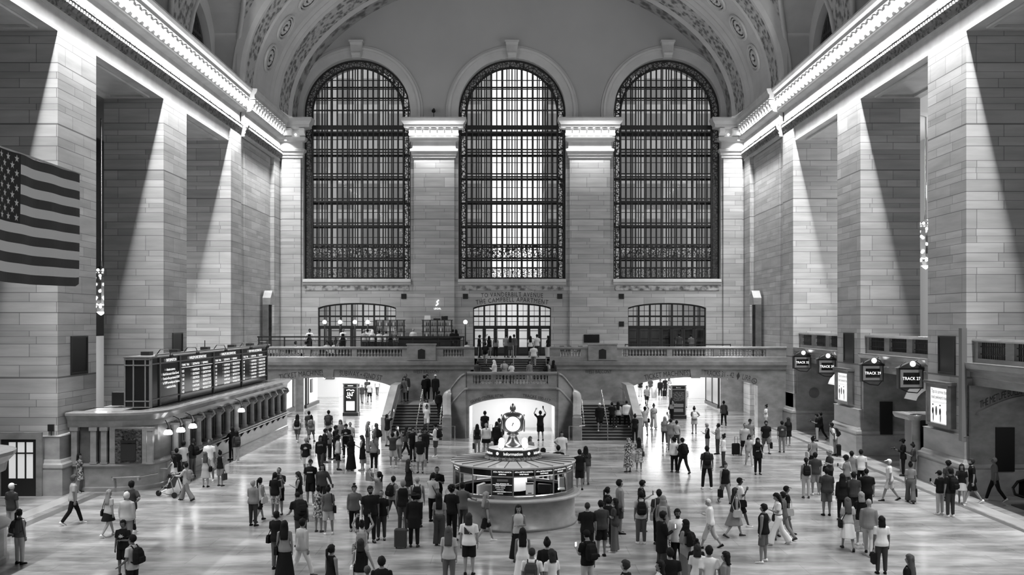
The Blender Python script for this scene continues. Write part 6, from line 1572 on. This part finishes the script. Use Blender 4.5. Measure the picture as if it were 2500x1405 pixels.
PEOPLE = '''
194 1109 1.60 100 Cdd Lk dP4t -K 2 f|person in dark patterned dress leaning by the ticket counter's corner
29 1181 1.76 20 Sdd CW tD sL 2|person in light cap and dark shirt beside the nearer ticket booth
48 1245 1.60 20 Sdd Pk vG pLK 2 f,Bk:D|person with black ponytail at the far left edge
178 1158 1.77 60 Wxd Sb tL pKW 2|walker in pale polo shirt and black trousers near the left doorway
265 1194 1.58 30 Wdd Ll tL jKW 1 f,Hb:K-|blonde person in pale top and black shorts at left
310 1203 1.72 10 Sdd Sw lL pM 1 b=1.15|white-haired person in pale sweater at left
320 1172 1.83 20 Wdh Sk tD pKW 2 b=1.1|tall person in dark shirt with hand on hip at left
300 1272 1.55 185 Sxd Sk tK sKK 3 Pr=fBLOB|young person in black printed T-shirt facing camera at lower left
323 1307 1.70 -70 Sgd CK tL pKK 3 Bk:K|person in dark cap with big black backpack at lower left
447 1078 1.78 -60 Slg Sk tW pDK 4 Pr=fK|person in white lettered T-shirt at the ticket windows
431 1096 1.58 -30 Sdd Sk tK pK 3|dark-haired person behind the stroller group
425 1111 1.62 -70 Wod Lk dW9 -L 2 f|person in long white dress walking ahead of the stroller
455 1128 1.55 -80 Xog Sk oL wMD 2 Bk:M|person in pale hooded top pushing the stroller
470 1072 1.76 -70 Sxd CD tD pGK 3 Bk:K|person in cap with black backpack queuing at the ticket windows
511 1073 1.85 180 Add Nk tW sLW 3|bald person in white raglan shirt facing camera by the counter
502 1105 1.50 0 Ssd Lb dL5 -K 1 f,Hb:K|young person in pale dress with black bag by the counter
538 1102 1.52 20 Sgd Bk vK sMD 2 f,Tt:D|person in black tank top and shorts by the counter
566 1044 1.68 -60 Sld Lk lK pK 3 f|person in black leaning on the ticket counter shelf
577 1053 1.60 -40 Sdd Lk lD pLW 3 f,Bk:D|person with dark backpack and pale trousers at the counter shelf
726 1011 1.67 0 Wdd Lk tW sGW 2 f,Bk:K|long-haired person in white T-shirt walking to the left passage
754 1003 1.72 0 Wdd Sk tD sMD 2|person in dark T-shirt walking into the left passage
760 1014 1.60 5 Xdd Bk tL sGK 2 f,Bk:G|person with grey backpack beside the dark-shirted passage walker
802 1001 1.78 0 Wdd Sk tD sLD 2 Bk:D|short-haired person with striped backpack walking into left passage
747 1067 1.76 0 Wdb CM tK sWK 2 Pr=bBLOB|person in grey cap and black logo T-shirt seen from behind
783 1062 1.72 180 Wdd Lk lK pDD 3 Pr=fOPPS|person in black lettered top standing left of the crowd
758 1123 1.76 180 Sdd CK tK sKW 2 Pr=fBAR|person in black cap and T-shirt with pale chest bar
787 1131 1.66 175 Wwd Lk lD pK 2 f,b=1.1,Ph:W-|long-haired person in dark top swinging a phone
730 1153 1.62 -90 Spd Ld vK mM 1 f,Tt:M|person in black tank top in left profile
793 1048 1.70 70 Spd Sk lK pK 2|dark-dressed person at the left edge of the gathered crowd
805 1046 1.62 60 Spd Sk tG pK 2|short-haired person second from the left of the gathered crowd
818 1040 1.72 100 Spd Sk tK pK 3|person in black at the back left of the gathered crowd
824 1050 1.58 60 Sdd Lk lK pKK 2 f|long-haired person in black inside the gathered crowd
831 1026 1.64 180 Spd Lb tM jL 1 f|fair long-haired person in grey top at the crowd's back
845 1036 1.75 180 Sxp Sk tK pK 2 Pr=fBLOB|person in black printed T-shirt facing camera in the crowd
855 1032 1.70 160 Sdd Nd tL pD 2|bald person behind the gathered crowd
826 1065 1.64 70 Sxd Ak lL sKK 3 f,Hb:L-|curly-haired person in pale blouse with a round bag
857 1064 1.68 -50 Spd Lk dK9t -W 2 f|person in a long black dress in the crowd
885 1064 1.66 -80 Spd Ld dK4 -L 1 f,Tt:L|person in a short black dress facing left in the crowd
898 1030 1.68 60 Spd Ll vD wM 1 f|long-haired blonde person in a bare-waist top
918 1035 1.70 -60 Sdx Mb tM pM 2 f,Bk:K|person in grey with a large black backpack near the stairs
913 1063 1.68 0 Sdd Pb tM pKW 2 f,Cb:G|person with ponytail, grey top and black leggings
946 1012 1.84 50 Cuu Nk tK pLK 2 Ph:W|person in black T-shirt photographing beside the left stairs
959 1057 1.70 10 Cuu Sk tD sLW 2 Ph:W|person in dark T-shirt and pale shorts holding up a phone
973 1047 1.66 0 Sdd Lk vL pMW 2 f|person with very long black hair and grey trousers near the stairs
970 1042 1.72 180 Sdd Sb tL pD 1|pale-shirted person half hidden behind very long black hair
990 1040 1.60 60 Wxk Lk tD pKK 2 f,ln=8|person in dark top with a pale scarf at the stair foot
1008 1045 1.72 150 Sfd Sk tK pKK 2 Tt:L-|person in black with a pale bag at the stair foot
1025 1047 1.64 180 Sfd Ld vL sM 1 f|person in pale vest with arm raised to the head
1037 1047 1.72 170 Sdd Ak oK pK 3 f|person with dark curly hair standing at the left stair foot
1026 1064 1.76 180 Sdd Sk tK sLK 2 Tt:M-|person in black polo and pale shorts holding a grey bag
1064 1035 1.76 -70 Cpd CK lW sDW 2 Bk:K|person in white hooded top and black backpack by the stairs
998 1123 1.65 50 Cff Ld vK jK 1 f|person in black dress covering the face with both hands
1067 1140 1.78 180 Spp Nk tK pK 2 b=1.08|person in black T-shirt looking down left of the booth
1057 1156 1.73 30 Sod Sk tL pKK 2 Cb:K,pt=-20|person in cream shirt and black trousers left of the booth
1184 1005 1.80 20 Sdb Sk tK pK 3 Sc:D,b=1.1|person in black pulling a suitcase into the middle passage
1165 1037 1.60 0 Sdd Lk vK pM 3 f,Tt:D-|long-haired person with grey trousers before the middle passage
1187 1035 1.62 0 Sdd Pl lW jK 1 f,b=1.25|person in loose white shirt and black skirt before the clock
1213 1031 1.74 20 Sdd Sk oK pK 3|person in black jacket left of the clock
1219 1023 1.80 0 Sdd Sd oD pD 2|taller person in dark jacket hidden by the clock
1319 1004 1.78 -5 Cuu Sk tK sKK 2 Ph:K,b=1.08|person photographing in the middle passage arch
1295 1067 1.60 150 Sdd Lb tM pM 2 f|fair-haired person right of the clock pedestal
1372 1055 1.75 185 Sdh Sk tW wW 2 b=1.05|person in open white shirt and sunglasses right of the clock
1326 1097 1.66 0 Sdd Ak tK pK 3|curly head just behind the booth roof
1363 1089 1.74 0 Sdd Sk tK pK 2 b=1.1|person in black T-shirt behind the right of the booth roof
1415 1099 1.70 0 Sdd Sk tK sKK 2|person in black T-shirt and shorts right of the booth
1430 1091 1.66 5 Sxd Lk tD pM 3 f,b=1.1|person in dark top with arm round a friend beside the booth
618 1174 1.58 20 Sxd Sg lM pDK 1 f,b=1.1|grey-haired person in pale jacket left of the floor's middle
634 1165 1.58 30 Wdd Pk vL sKK 2 f,Hb:L|person with dark ponytail and pale shoulder bag
681 1143 1.72 185 Sfd Nk tK sKK 2 Tt:M-,b=1.1|person in black rubbing the forehead with grey bag
672 1155 1.62 20 Sdd Sk tK sQL 2|person in black top and patterned shorts before the forehead rubber
734 1200 1.76 -30 Cod Nk tK pDK 3 ln=28,Bk:K,b=1.1|person in black bending forward with one hand out
778 1188 1.55 15 Sxd Bk dP4 -D 2 f|person in dark floral dress seen from behind
801 1188 1.62 -15 Cdd Bk tG sLW 2 f,Hb:K|person in dark top and pale shorts with a black tote
676 1250 1.66 25 Cxd Sk tK pGK 2 Hb:K-,b=1.12|person in black T-shirt with arm round a long-haired friend
695 1273 1.66 0 Sdd Lk vM mK 2 f,Hb:K-|person with long black hair and a black maxi skirt
737 1264 1.68 40 Xdd Sk lL pWD 2|person in pale shirt and white trousers striding right
810 1332 1.66 40 Sdd Pk vK kD 2 f|person with long ponytail and black sleeveless top at bottom
884 1272 1.62 0 Suu Bk vL pK 2 f,Bk:M,Hb:Z-,Ph:K|person with grey backpack raising both arms
881 1318 1.62 0 Sdw Md vK sW 1 f,Hb:W-|person in black vest and white shorts at bottom
897 1384 1.45 0 Sdd Sb tM sD 2|child's head at the bottom edge left of the dark suit
932 1361 1.74 0 Sdd Sk oK pK 2|person in dark suit at the bottom edge
865 1182 1.66 170 Wwd Bk lG pKK 2 f,b=1.08|person in grey V-neck shirt walking toward camera
904 1189 1.80 165 Sdd Sk tK pKK 3 b=1.18,Bd|large bearded person in black T-shirt and necklace
931 1199 1.60 180 Sdd Nk tK pDK 2 b=1.08,Pr=fPATCH|person in black top with a small pale chest print
924 1153 1.64 -60 Sud Pk vM wK 2 f,Tt:M-|person in black trousers raising an arm with a bag
959 1161 1.62 35 Xwd Sk tM pDW 2 Bk:K,yw=-40|short-haired person in grey top striding in white shoes
984 1174 1.72 0 Sdd EM vK pD 2 b=1.05|person in black vest and knitted hat seen from behind
1019 1165 1.74 0 Sdd Ng vL pK 2 Bk:K,b=1.05|bald person with a black backpack and pale top
1011 1205 1.70 0 Sdd TK nK pK 3 Sc:D-|person in long black coat and hat with a suitcase
1073 1206 1.65 10 Sdd Lk cM wD 2 f|person with long hair and bare back left of the booth
1103 1187 1.78 25 Sdd Ak tK pK 3 b=1.08|curly-haired person in loose black shirt left of the booth
1130 1179 1.74 30 Sdl Sk tG pD 2|person leaning toward the booth counter
1185 1199 1.66 70 Wdd Ll tG sKW 1 f|blonde person walking right before the booth
1145 1255 1.72 5 Sdd Md tW sKK 1 b=1.08,Pr=bTRI|person in white T-shirt with a dark triangle on the back
1096 1287 1.66 10 Sdd Lb tL pG 1 f|person with very long brown hair and pale top at bottom
1266 1235 1.66 180 Sxd Lk vL mK 2 f|person in pale top and black wrap skirt facing camera
1276 1291 1.60 0 Sdd Lk dW9 -L 2 f|long-haired person in white dress below the booth
1299 1339 1.76 10 Sdd Nd tW pD 2 Bk:D|person in white T-shirt with one dark backpack at bottom middle
1336 1317 1.68 10 Sdd Bk tK pK 2 b=1.05|dark-haired person in black at bottom middle
1346 1343 1.62 -30 Sdd Md tW pD 2 f|person with brown bob and white top at bottom middle
1434 1228 1.75 0 Sxd Nd tK pK 2 b=1.12|person with shaved grey head and black T-shirt right of the booth
1468 1224 1.68 -20 Sxd Sk tD sKK 2 b=1.05,pt=-20|person in long dark T-shirt and black shorts
1484 1217 1.55 0 Sxd Sk tK pK 2|dark-haired person squeezed behind the long dark T-shirt
1501 1219 1.64 -70 Sxd Lk tD wGW 2 f|long-haired person in dark top facing left with folded arms
1484 1191 1.62 60 Sdd Pk tK pK 2 f|person with black ponytail and fringe in right profile
1513 1173 1.80 80 Sdd Sk lM sDK 2|tall person in grey sweater facing right
1566 1174 1.72 80 Sdp Sk tK pD 2 Ph:K|person in black T-shirt reading a phone in right profile
1565 1201 1.68 0 Sdd Sk tL pGW 2 f,Bk:K|person with large black backpack and dark trousers
1434 1296 1.74 -30 Spd CK tK pL 2 Bk:K,Ph:W-|person in black cap with phone and black backpack
1609 1197 1.74 5 Sdd Sk tD pK 2 Hb:L-|person with dark hair carrying a pale shoulder bag
1619 1212 1.64 10 Sdd HM nM kD 2 f,Bk:M|person with grey headscarf and grey backpack
1616 1250 1.76 70 Sdp Sk nK wD 3 Bd,Ph:W|bearded person in black tunic holding a bright phone
1654 1245 1.78 175 Sdd Sk lW pK 3 Bd,b=1.06|bearded person in white shirt facing camera
1673 1271 1.64 -50 Sxd HK nM mG 2 f,Bk:K|person with black headscarf and long grey dress
1636 1340 1.72 0 Sdd Sk tK pK 2 b=1.1|dark-haired person in black T-shirt at bottom right of middle
1611 1371 1.66 -80 Sdd Lk tW pK 2 f|long-haired head in left profile at the bottom edge
1703 1331 1.60 15 Sdd Md tW jK 1 f|fair-bobbed person in white T-shirt at bottom
1731 1335 1.74 0 Sbb Sk tW pD 2|short-haired person in white T-shirt at bottom
1771 1349 1.64 -60 Sdd Mk tM pD 2 f|person with dark bob in left profile at bottom
1700 1321 1.58 0 Sdd Bk tK pK 2 f|dark head behind the fair-bobbed person
1526 1370 1.72 -60 Sdd Sd tK pK 1|short-haired head in left profile at the bottom edge
1734 1215 1.60 -80 Wdp Nw lW qLK 1 f|white-haired person in loose white clothes striding left
1793 1189 1.66 80 Wdd Ld vD kM 1 f,Hb:L|long-haired person with patterned bag striding right
1804 1164 1.75 80 Xdk CK tW sKW 4 ,Cb:K|person in flat cap and white T-shirt walking right
1864 1232 1.72 -60 Adh Sk vK sGW 2 b=1.15|person in black sleeveless top and grey shorts
1901 1201 1.70 -85 Wpd Lk cW wWW 2 f,Hb:D|person in white crop top and white flared trousers
1913 1199 1.62 -60 Wdd Sk tG pM 2|person in grey jeans behind the white flared trousers
1918 1184 1.70 80 Wgd CK tK sGK 3 Hb:L|person in cap and black printed T-shirt with pale bag
1968 1119 1.62 5 Sdd Pk vL pL 2 f,Bk:K|person with small black backpack and pale trousers
1990 1106 1.74 0 Cxd Sk tD sMW 2 b=1.1|person in dark polo and grey shorts in white shoes
2026 1101 1.66 -110 Spx Al tD pK 1 f,Hb:K|person with curly fair hair and glasses
2018 1144 1.74 0 Sdd Sk tD sGK 2 b=1.15|broad person in dark T-shirt and grey shorts from behind
1984 1068 1.68 -10 Sdd Bk tM pK 3 f,Hb:L-,b=1.12|person with topknot and a pale crescent bag
1909 1029 1.70 5 Sdd Sk tD pM 2 Pr=bBLOB|short-haired person in dark printed T-shirt near the right arch
1924 1020 1.62 -10 Sdd Ld dK4l -L 2 f|long-haired person in short black coat near the right arch
1995 1011 1.64 -80 Spp Sk tK pLK 2 Cm:K|person filming with a camera in the far track recess
2004 1006 1.68 -60 Wxd Sk lK pK 2|person in black behind the filming person
2038 1033 1.74 -75 Sdd Sk tW pMK 4 Bk:K,ln=14,Sc:K-|stooping person with a big black backpack by the pier
2102 1099 1.68 15 Sdd Sk tW pK 2|dark-haired person in white T-shirt looking up at right
2079 1103 1.68 5 Sdd Sk vM pK 2|person in grey sleeveless top beside the white T-shirt at right
2067 1114 1.64 -40 Spd Ak tM pD 3 f,Hb:W,Ph:K-|curly-haired person raising a phone with white bag
2056 1158 1.66 5 Sdd Lk oK pK 2 f|long-haired person in black jacket in the right group
2084 1154 1.72 0 Sdd Sk tD sKK 2 b=1.05|person in dark T-shirt in the middle of the right group
2115 1145 1.80 10 Sdd Nk tK sKK 2 b=1.2|large bald person in black T-shirt in the right group
2070 1213 1.66 5 Wpd Lb tL kW 1 f,Cb:K-|person with crossbody bag and white wrap skirt
2102 1203 1.68 0 Sdd Ml tK kZW 1 f|blonde person in black top and striped skirt
2121 1216 1.74 25 Wdd Ng lM pLK 1 b=1.05|bald person in grey shirt and pale trousers
2152 1262 1.62 5 Sdd Mk tW pDK 3 f,b=1.1,Tt:K-|person with dark bob, white blouse and dark jeans
2220 1356 1.66 -40 Sdd Lb oK pK 2 f|person with long brown hair at the bottom right edge
2172 1119 1.70 -80 Wdd CW tW sLK 2|white-haired walker in long white shirt and dark tie
2223 1127 1.62 20 Wdd Bk cM wG 2 f,Tt:K|person in wide grey trousers carrying a black handbag
2205 1073 1.70 -75 Spp Ak oK pKK 3 Cm:K|photographer all in black before the glazed booth
2230 1084 1.60 -60 Spd Bk tD pM 2 f|person in dark vest leaning at the glazed booth
2295 1150 1.62 -25 Spd CK tK pLW 2 Ph:K-|person in black cap and pale jeans at right
2320 1144 1.78 -20 Sdd Sk tK pDW 2 Bk:K|tall person with black backpack beside the pale jeans at right
2315 1127 1.58 0 Sdd Ak tD pK 3 f|curly-haired person behind the two in black at right
2348 1131 1.60 205 Wdo Lk tK jLW 2 f|smiling person with long dark hair and pale skirt
2374 1118 1.80 -80 Wdd Sd tK sKW 1 Bd|bearded person in black T-shirt and shorts walking left
2429 1115 1.78 -75 Xdd CM tG pKW 3|person in grey cap and sweater by the escalator
1464 984 1.74 180 Xdd CW nK sKW 2 Y=62.6,z=.46,b=1.1|person in white cap and black outfit descending the right stairs
1494 988 1.60 5 Wfd Sk tK pK 2 Y=62.9,z=.61|person in black climbing the right stairs by the handrail
1509 985 1.62 10 Xxd Lk lL pKW 2 f,Y=63.0,z=.61|dark-haired person in white top climbing the right stairs
1530 981 1.70 0 Wdd Nk lW pKW 2 b=1.15,Y=63.0,z=.61|broad person in white shirt climbing the right stairs
1550 1013 1.64 0 Sdd Bk tK pK 3 f|person in black at the foot of the right stairs
1574 993 1.80 -15 Auu Sk tL sM 2 Hb:K,Ph:K,Y=64.1|person photographing with a big black shoulder bag at right
1596 986 1.66 180 Wxd Bk tL wLL 3 f|person in pale jumpsuit walking from the right passage
1579 947 1.72 180 Xdd Sk tM sKK 3 Bd,Y=87|bearded person in pale T-shirt far inside the right passage
1640 972 1.62 60 Sdp Lk tM pK 3 f,Hb:D-,Y=74.2|person with bag reading the right advertising pillar
1673 945 1.70 10 Sdd Sk tL pL 2 Y=85|person half hidden behind the right advertising pillar
1695 995 1.68 0 Sph Bk tM jL 2 f,Bk:W|person with white backpack and hand on hip
1767 978 1.72 5 Wdd Sk tD pKK 4 Hb:K|person in dark clothes walking into the right passage
1727 1035 1.60 -60 Spx Sl vK pM 1 f|fair-haired person in black vest holding a hat at right
1752 1035 1.64 -60 Spp Sk tM pDK 2 pt=15|person in grey looking up with hands raised
1766 1062 1.60 -70 Sxd Bk lW pD 2 f|person with dark bun and white jumper in left profile
1726 1090 1.83 5 Add Sk tD pKW 2 Bk:K|tall person with dark backpack standing legs apart
1770 1128 1.62 165 Wdd Bd vK pMK 1 f,Tt:K,b=1.12|person in black vest and grey trousers carrying a black bag
1646 1069 1.64 0 Sdd Ak lW pK 3 f,Cb:D|person with curly black hair and white top
1668 1068 1.70 -25 Wpd Sk lK pK 2 Bk:K|person in black with backpack facing the white curly-haired friend
1534 1071 1.60 -30 Sxd HP dP7l -D 2 f,b=1.08|person in long dark floral dress and headscarf
1560 1070 1.58 5 Sxd Lk dQ5t -L 2 f,Cb:D|dark-haired person in knee-length pale floral dress
1623 1016 1.66 5 Wdu Ll tM pDW 1 f,Hb:D,Ph:K|fair-haired person raising a phone on the right floor
1637 1024 1.72 30 Spg Sk tM pM 2|person in grey reading beside the raised phone
1652 1028 1.55 20 Sdd Sk tL pD 2 f,Tt:M|person with a pale bag half hidden on the right floor
1818 1032 1.78 180 Wdd Nk tL sKK 2 b=1.05,Sc:K|bald person pulling a black suitcase toward camera
1831 1024 1.78 175 Sdd CK tM sL 3|person in black cap behind the suitcase puller
1829 1060 1.58 180 Wpd Lk tL pLW 2 f|young person in pale clothes right of the suitcase
1850 1071 1.68 180 Sxd HK oK pKK 2 f,Hb:L-|person in black headscarf and jacket with a pale bag
1870 1026 1.80 180 Wdd Sk tK sGK 2 Bd,Tt:K-,b=1.1|bearded person in black T-shirt carrying a small black bag
1870 989 1.62 -90 Sxd Bk tW pL 2 f,Y=67.6|person in white top standing against the right arch wall
1563 916 1.72 0 Sdd Sk tK pL 2 Y=97.5|person in black top far back, leftmost in the right passage
1588 914 1.72 0 Wdd Sk tD pL 2 Y=99.5|person in dark top and pale trousers deep in the right passage
1612 929 1.72 185 Wdd Sk lK pKW 2 Y=97,Sc:K-|person in black with a suitcase deep in the right passage
1624 926 1.74 0 Sdd Sl tK pK 2 Y=99|fair-haired person behind the suitcase deep in the right passage
1634 924 1.70 170 Sdd Lk tQ pL 2 f,Y=98|person in patterned top deep in the right passage
884 938 1.70 0 Wdd Ng tD pMK 1 Y=89.6,b=1.1|grey-haired person in dark T-shirt deep in the left passage
902 931 1.82 0 Xdd Nk tL sK 4 Y=91|person in pale T-shirt and black shorts deep in the left passage
921 915 1.72 0 Wdd Sd tW pGK 2 Y=99.2|person in white top and grey trousers far in the left passage
896 920 1.70 0 Sdd Sk tD pK 3 Y=97|dark figure between the two left passage walkers
991 905 1.80 170 Sdd Nk lD pD 3 Y=68.7,z=1.82,b=1.1|dark figure at the left of the stair landing
987 914 1.64 170 Cdd Lk tG jM 2 f,Y=68.0,z=1.82,Hb:L-|person with pale bag and bare legs on the stair landing
1035 913 1.70 -60 Sxd Sk lK pK 2 Y=68.4,z=1.82|person in black at the middle of the stair landing
1043 908 1.74 150 Sdd Sk nK pKW 2 Y=68.8,z=1.82,Tt:L|tall person in black with white bag on the stair landing
1063 908 1.76 170 Sdd CW nK pKW 3 Y=68.5,z=1.82|person in white cap and black robe on the stair landing
1041 971 1.64 180 Xdd Lk lW sK 2 f,Y=63.35,z=.76|person in white V-neck sweater descending the left stairs
1042 989 1.60 180 Wdd Bk tW sWK 3 f,Y=62.55,z=.46|person in white T-shirt and shorts on the lower left stairs
1071 954 1.60 20 Wdd Sk lK pK 3 Y=64.3,z=1.22|dark figure climbing by the curved stair wall
1170 818 1.72 70 Sdp Sk tK pK 2 Y=76.6,z=4.4|person in black leaning at the left of the stair head
1185 843 1.70 5 Wdd Sk tK sL 2 Y=74.6,z=3.95,Bk:K|person with black backpack climbing to the balcony
1194 820 1.64 0 Sud Lk vK sM 2 f,Y=77.2,z=4.4|person in black vest raising an arm at the stair head
1210 822 1.64 0 Sdd Ld tM pKW 2 f,Y=78,z=4.4,Hb:W|person with a large white bag before the middle doors
1236 814 1.76 5 Sdd Nk tZ pDK 2 Y=78.4,z=4.4|person in striped shirt before the middle doors
1246 820 1.64 10 Sxd Lk tG jD 2 f,Y=77.8,z=4.4|person in short skirt beside the striped shirt
1255 812 1.74 -10 Sxd Sk lG pG 2 Y=78.2,z=4.4|person in patterned clothes at the stair head's middle
1295 820 1.62 0 Sdd Lk tW sK 2 f,Y=78.6,z=4.4|long-haired person in white T-shirt and black shorts at the doors
1311 815 1.74 0 Sdd Sk tW pD 2 Y=78.8,z=4.4|short-haired person in white T-shirt and dark trousers at the doors
1338 818 1.66 -60 Sxd Lk tK mL 2 f,Y=76.6,z=4.4|person in long pale skirt at the right of the stair head
1303 848 1.72 0 Wdd Ng tW pM 1 b=1.2,Y=74.3,z=3.8|broad person in white T-shirt climbing the upper stairs
1207 878 1.64 -60 Spd HW oW pM 2 Y=64.6,z=3.05,Ph:K-|person in white hooded top on the middle landing
1231 877 1.66 170 Sdx Sk tL pK 2 Y=64.9,z=3.05,Hb:K|person with dark strap across a pale top on the landing
1249 886 1.52 150 Sdd Sk tW pD 2 f,Y=64.6,z=3.05|person in white top leaning on the landing balustrade
1293 881 1.62 160 Sdd Lk vM pL 2 f,Y=64.7,z=3.05|dark-haired person in sleeveless top at the landing balustrade
1338 886 1.60 60 Sdd Sk tL pK 2 Y=64.4,z=3.05,Bk:K|person with black and white backpack on the landing
1352 884 1.62 40 Sdd Lk oD pK 2 f,Y=64.8,z=3.05|long-haired person in dark jacket at the landing's right end
1166 878 1.58 20 Sdd Sk dD7t -D 3 f,Y=64.6,z=3.05,b=1.15|person in dark gown at the landing's left end
756 799 1.74 180 Sww Sk lW pK 3 Y=74.2,z=4.85,Ap|bar worker in black apron leaning on a table
838 801 1.78 180 Sdd Nd lW pK 2 Y=74.4,z=4.85,Ap|waiter in white shirt and long black apron
798 818 1.68 150 Fdd Sk tW pK 2 Y=73.6,z=4.4|seated diner in white, left of the waiter
816 818 1.68 -150 Fdd Sk tW pK 2 f,Y=73.7,z=4.4|second seated diner in white beside the waiter
722 825 1.68 90 Fdd Sk tQ pK 2 f,Y=73.6,z=4.4|seated diner in patterned top at the left table
746 826 1.66 -90 Fdd Sk tL pK 2 Y=73.6,z=4.4|seated diner in pale top at the left table
889 803 1.70 0 Sxd Sl tL pD 1 f,Y=74.2,z=4.85|fair person in pale top at the left end of the bar
897 803 1.72 10 Spd Sk tW pD 2 Y=74.7,z=4.85|dark-haired person in white at the left end of the bar
909 803 1.68 0 Sdp HW tW pD 2 f,Y=74.6,z=4.85|person with white head covering at the bar
926 808 1.62 0 Sxd Sk tW pD 2 Y=74.7,z=4.85|person in white bent over the bar, fourth from its left end
942 808 1.60 0 Sxx Nk tL pD 2 Y=74.6,z=4.85,ln=15|person in pale shirt hunched over the bar
966 801 1.70 10 Sdd HM tP pD 2 f,Y=74.6,z=4.85|person in patterned top and wrapped hair at the bar
1009 796 1.78 170 Sdg Ng lW pK 1 Y=76.8,z=4.85|bald bartender in white shirt and black vest
1105 803 1.70 20 Sxp Sk lK pK 3 Y=74.6,z=4.85|person in black at the right end of the bar
1113 804 1.70 -20 Sdd Lk oK pK 2 f,Y=74.2,z=4.85|long-haired person in black coat at the bar's right end
1139 820 1.66 0 Fxx Sk lW pK 2 Y=73,z=4.4|person in white shirt seated right of the bar
1658 811 1.84 5 Sdd Sk tD pD 2 Y=79,z=4.4,b=1.08|taller dark-shirted person before the right balcony doors
1687 815 1.76 -10 Spd Sk tG sD 2 Y=79,z=4.4|shorter person with cap before the right balcony doors
'''
for row_ in PEOPLE.strip().split('\n'): person(row_)
# stroller
t = thing('stroller', 'three-wheeled stroller with a dark seat near the ticket windows', 'stroller', (-13.9, 41.6, 0), R(75))
b = MB(); b.tube([(-.25, -.45, 1.0), (-.25, -.2, .7), (-.25, .3, .25), (0, .5, .12)], .018, 6); b.tube([(.25, -.45, 1.0), (.25, -.2, .7), (.25, .3, .25), (0, .5, .12)], .018, 6); b.tube([(-.25, -.45, 1.0), (.25, -.45, 1.0)], .02, 6)
b.tube([(-.25, -.2, .7), (-.27, -.4, .12)], .018, 6); b.tube([(.25, -.2, .7), (.27, -.4, .12)], .018, 6); b.build('frame', M['steel'], t)
b = MB(); b.loft([[(-.2, -.25, .8), (.2, -.25, .8), (.2, -.18, .82), (-.2, -.18, .82)], [(-.2, -.1, .36), (.2, -.1, .36), (.2, .0, .42), (-.2, .0, .42)], [(-.2, .25, .36), (.2, .25, .36), (.2, .25, .44), (-.2, .25, .44)]]); b.build('seat', M['black'], t)
b = MB(); b.lathe([(.24, 0), (.2, .14), (.02, .22)], (0, -.18, .8), 12, sy=1.1); b.build('canopy', M['black'], t)
for x, y in ((-.29, -.4), (.29, -.4), (0, .52)): b = MB(); b.lathe([(.001, -.025), (.12, -.025), (.12, .025), (.001, .025)], n=14); o = b.build('wheel', M['black'], t, loc=(x, y, .12)); o.rotation_euler = (0, pi / 2, 0)
finish_people()
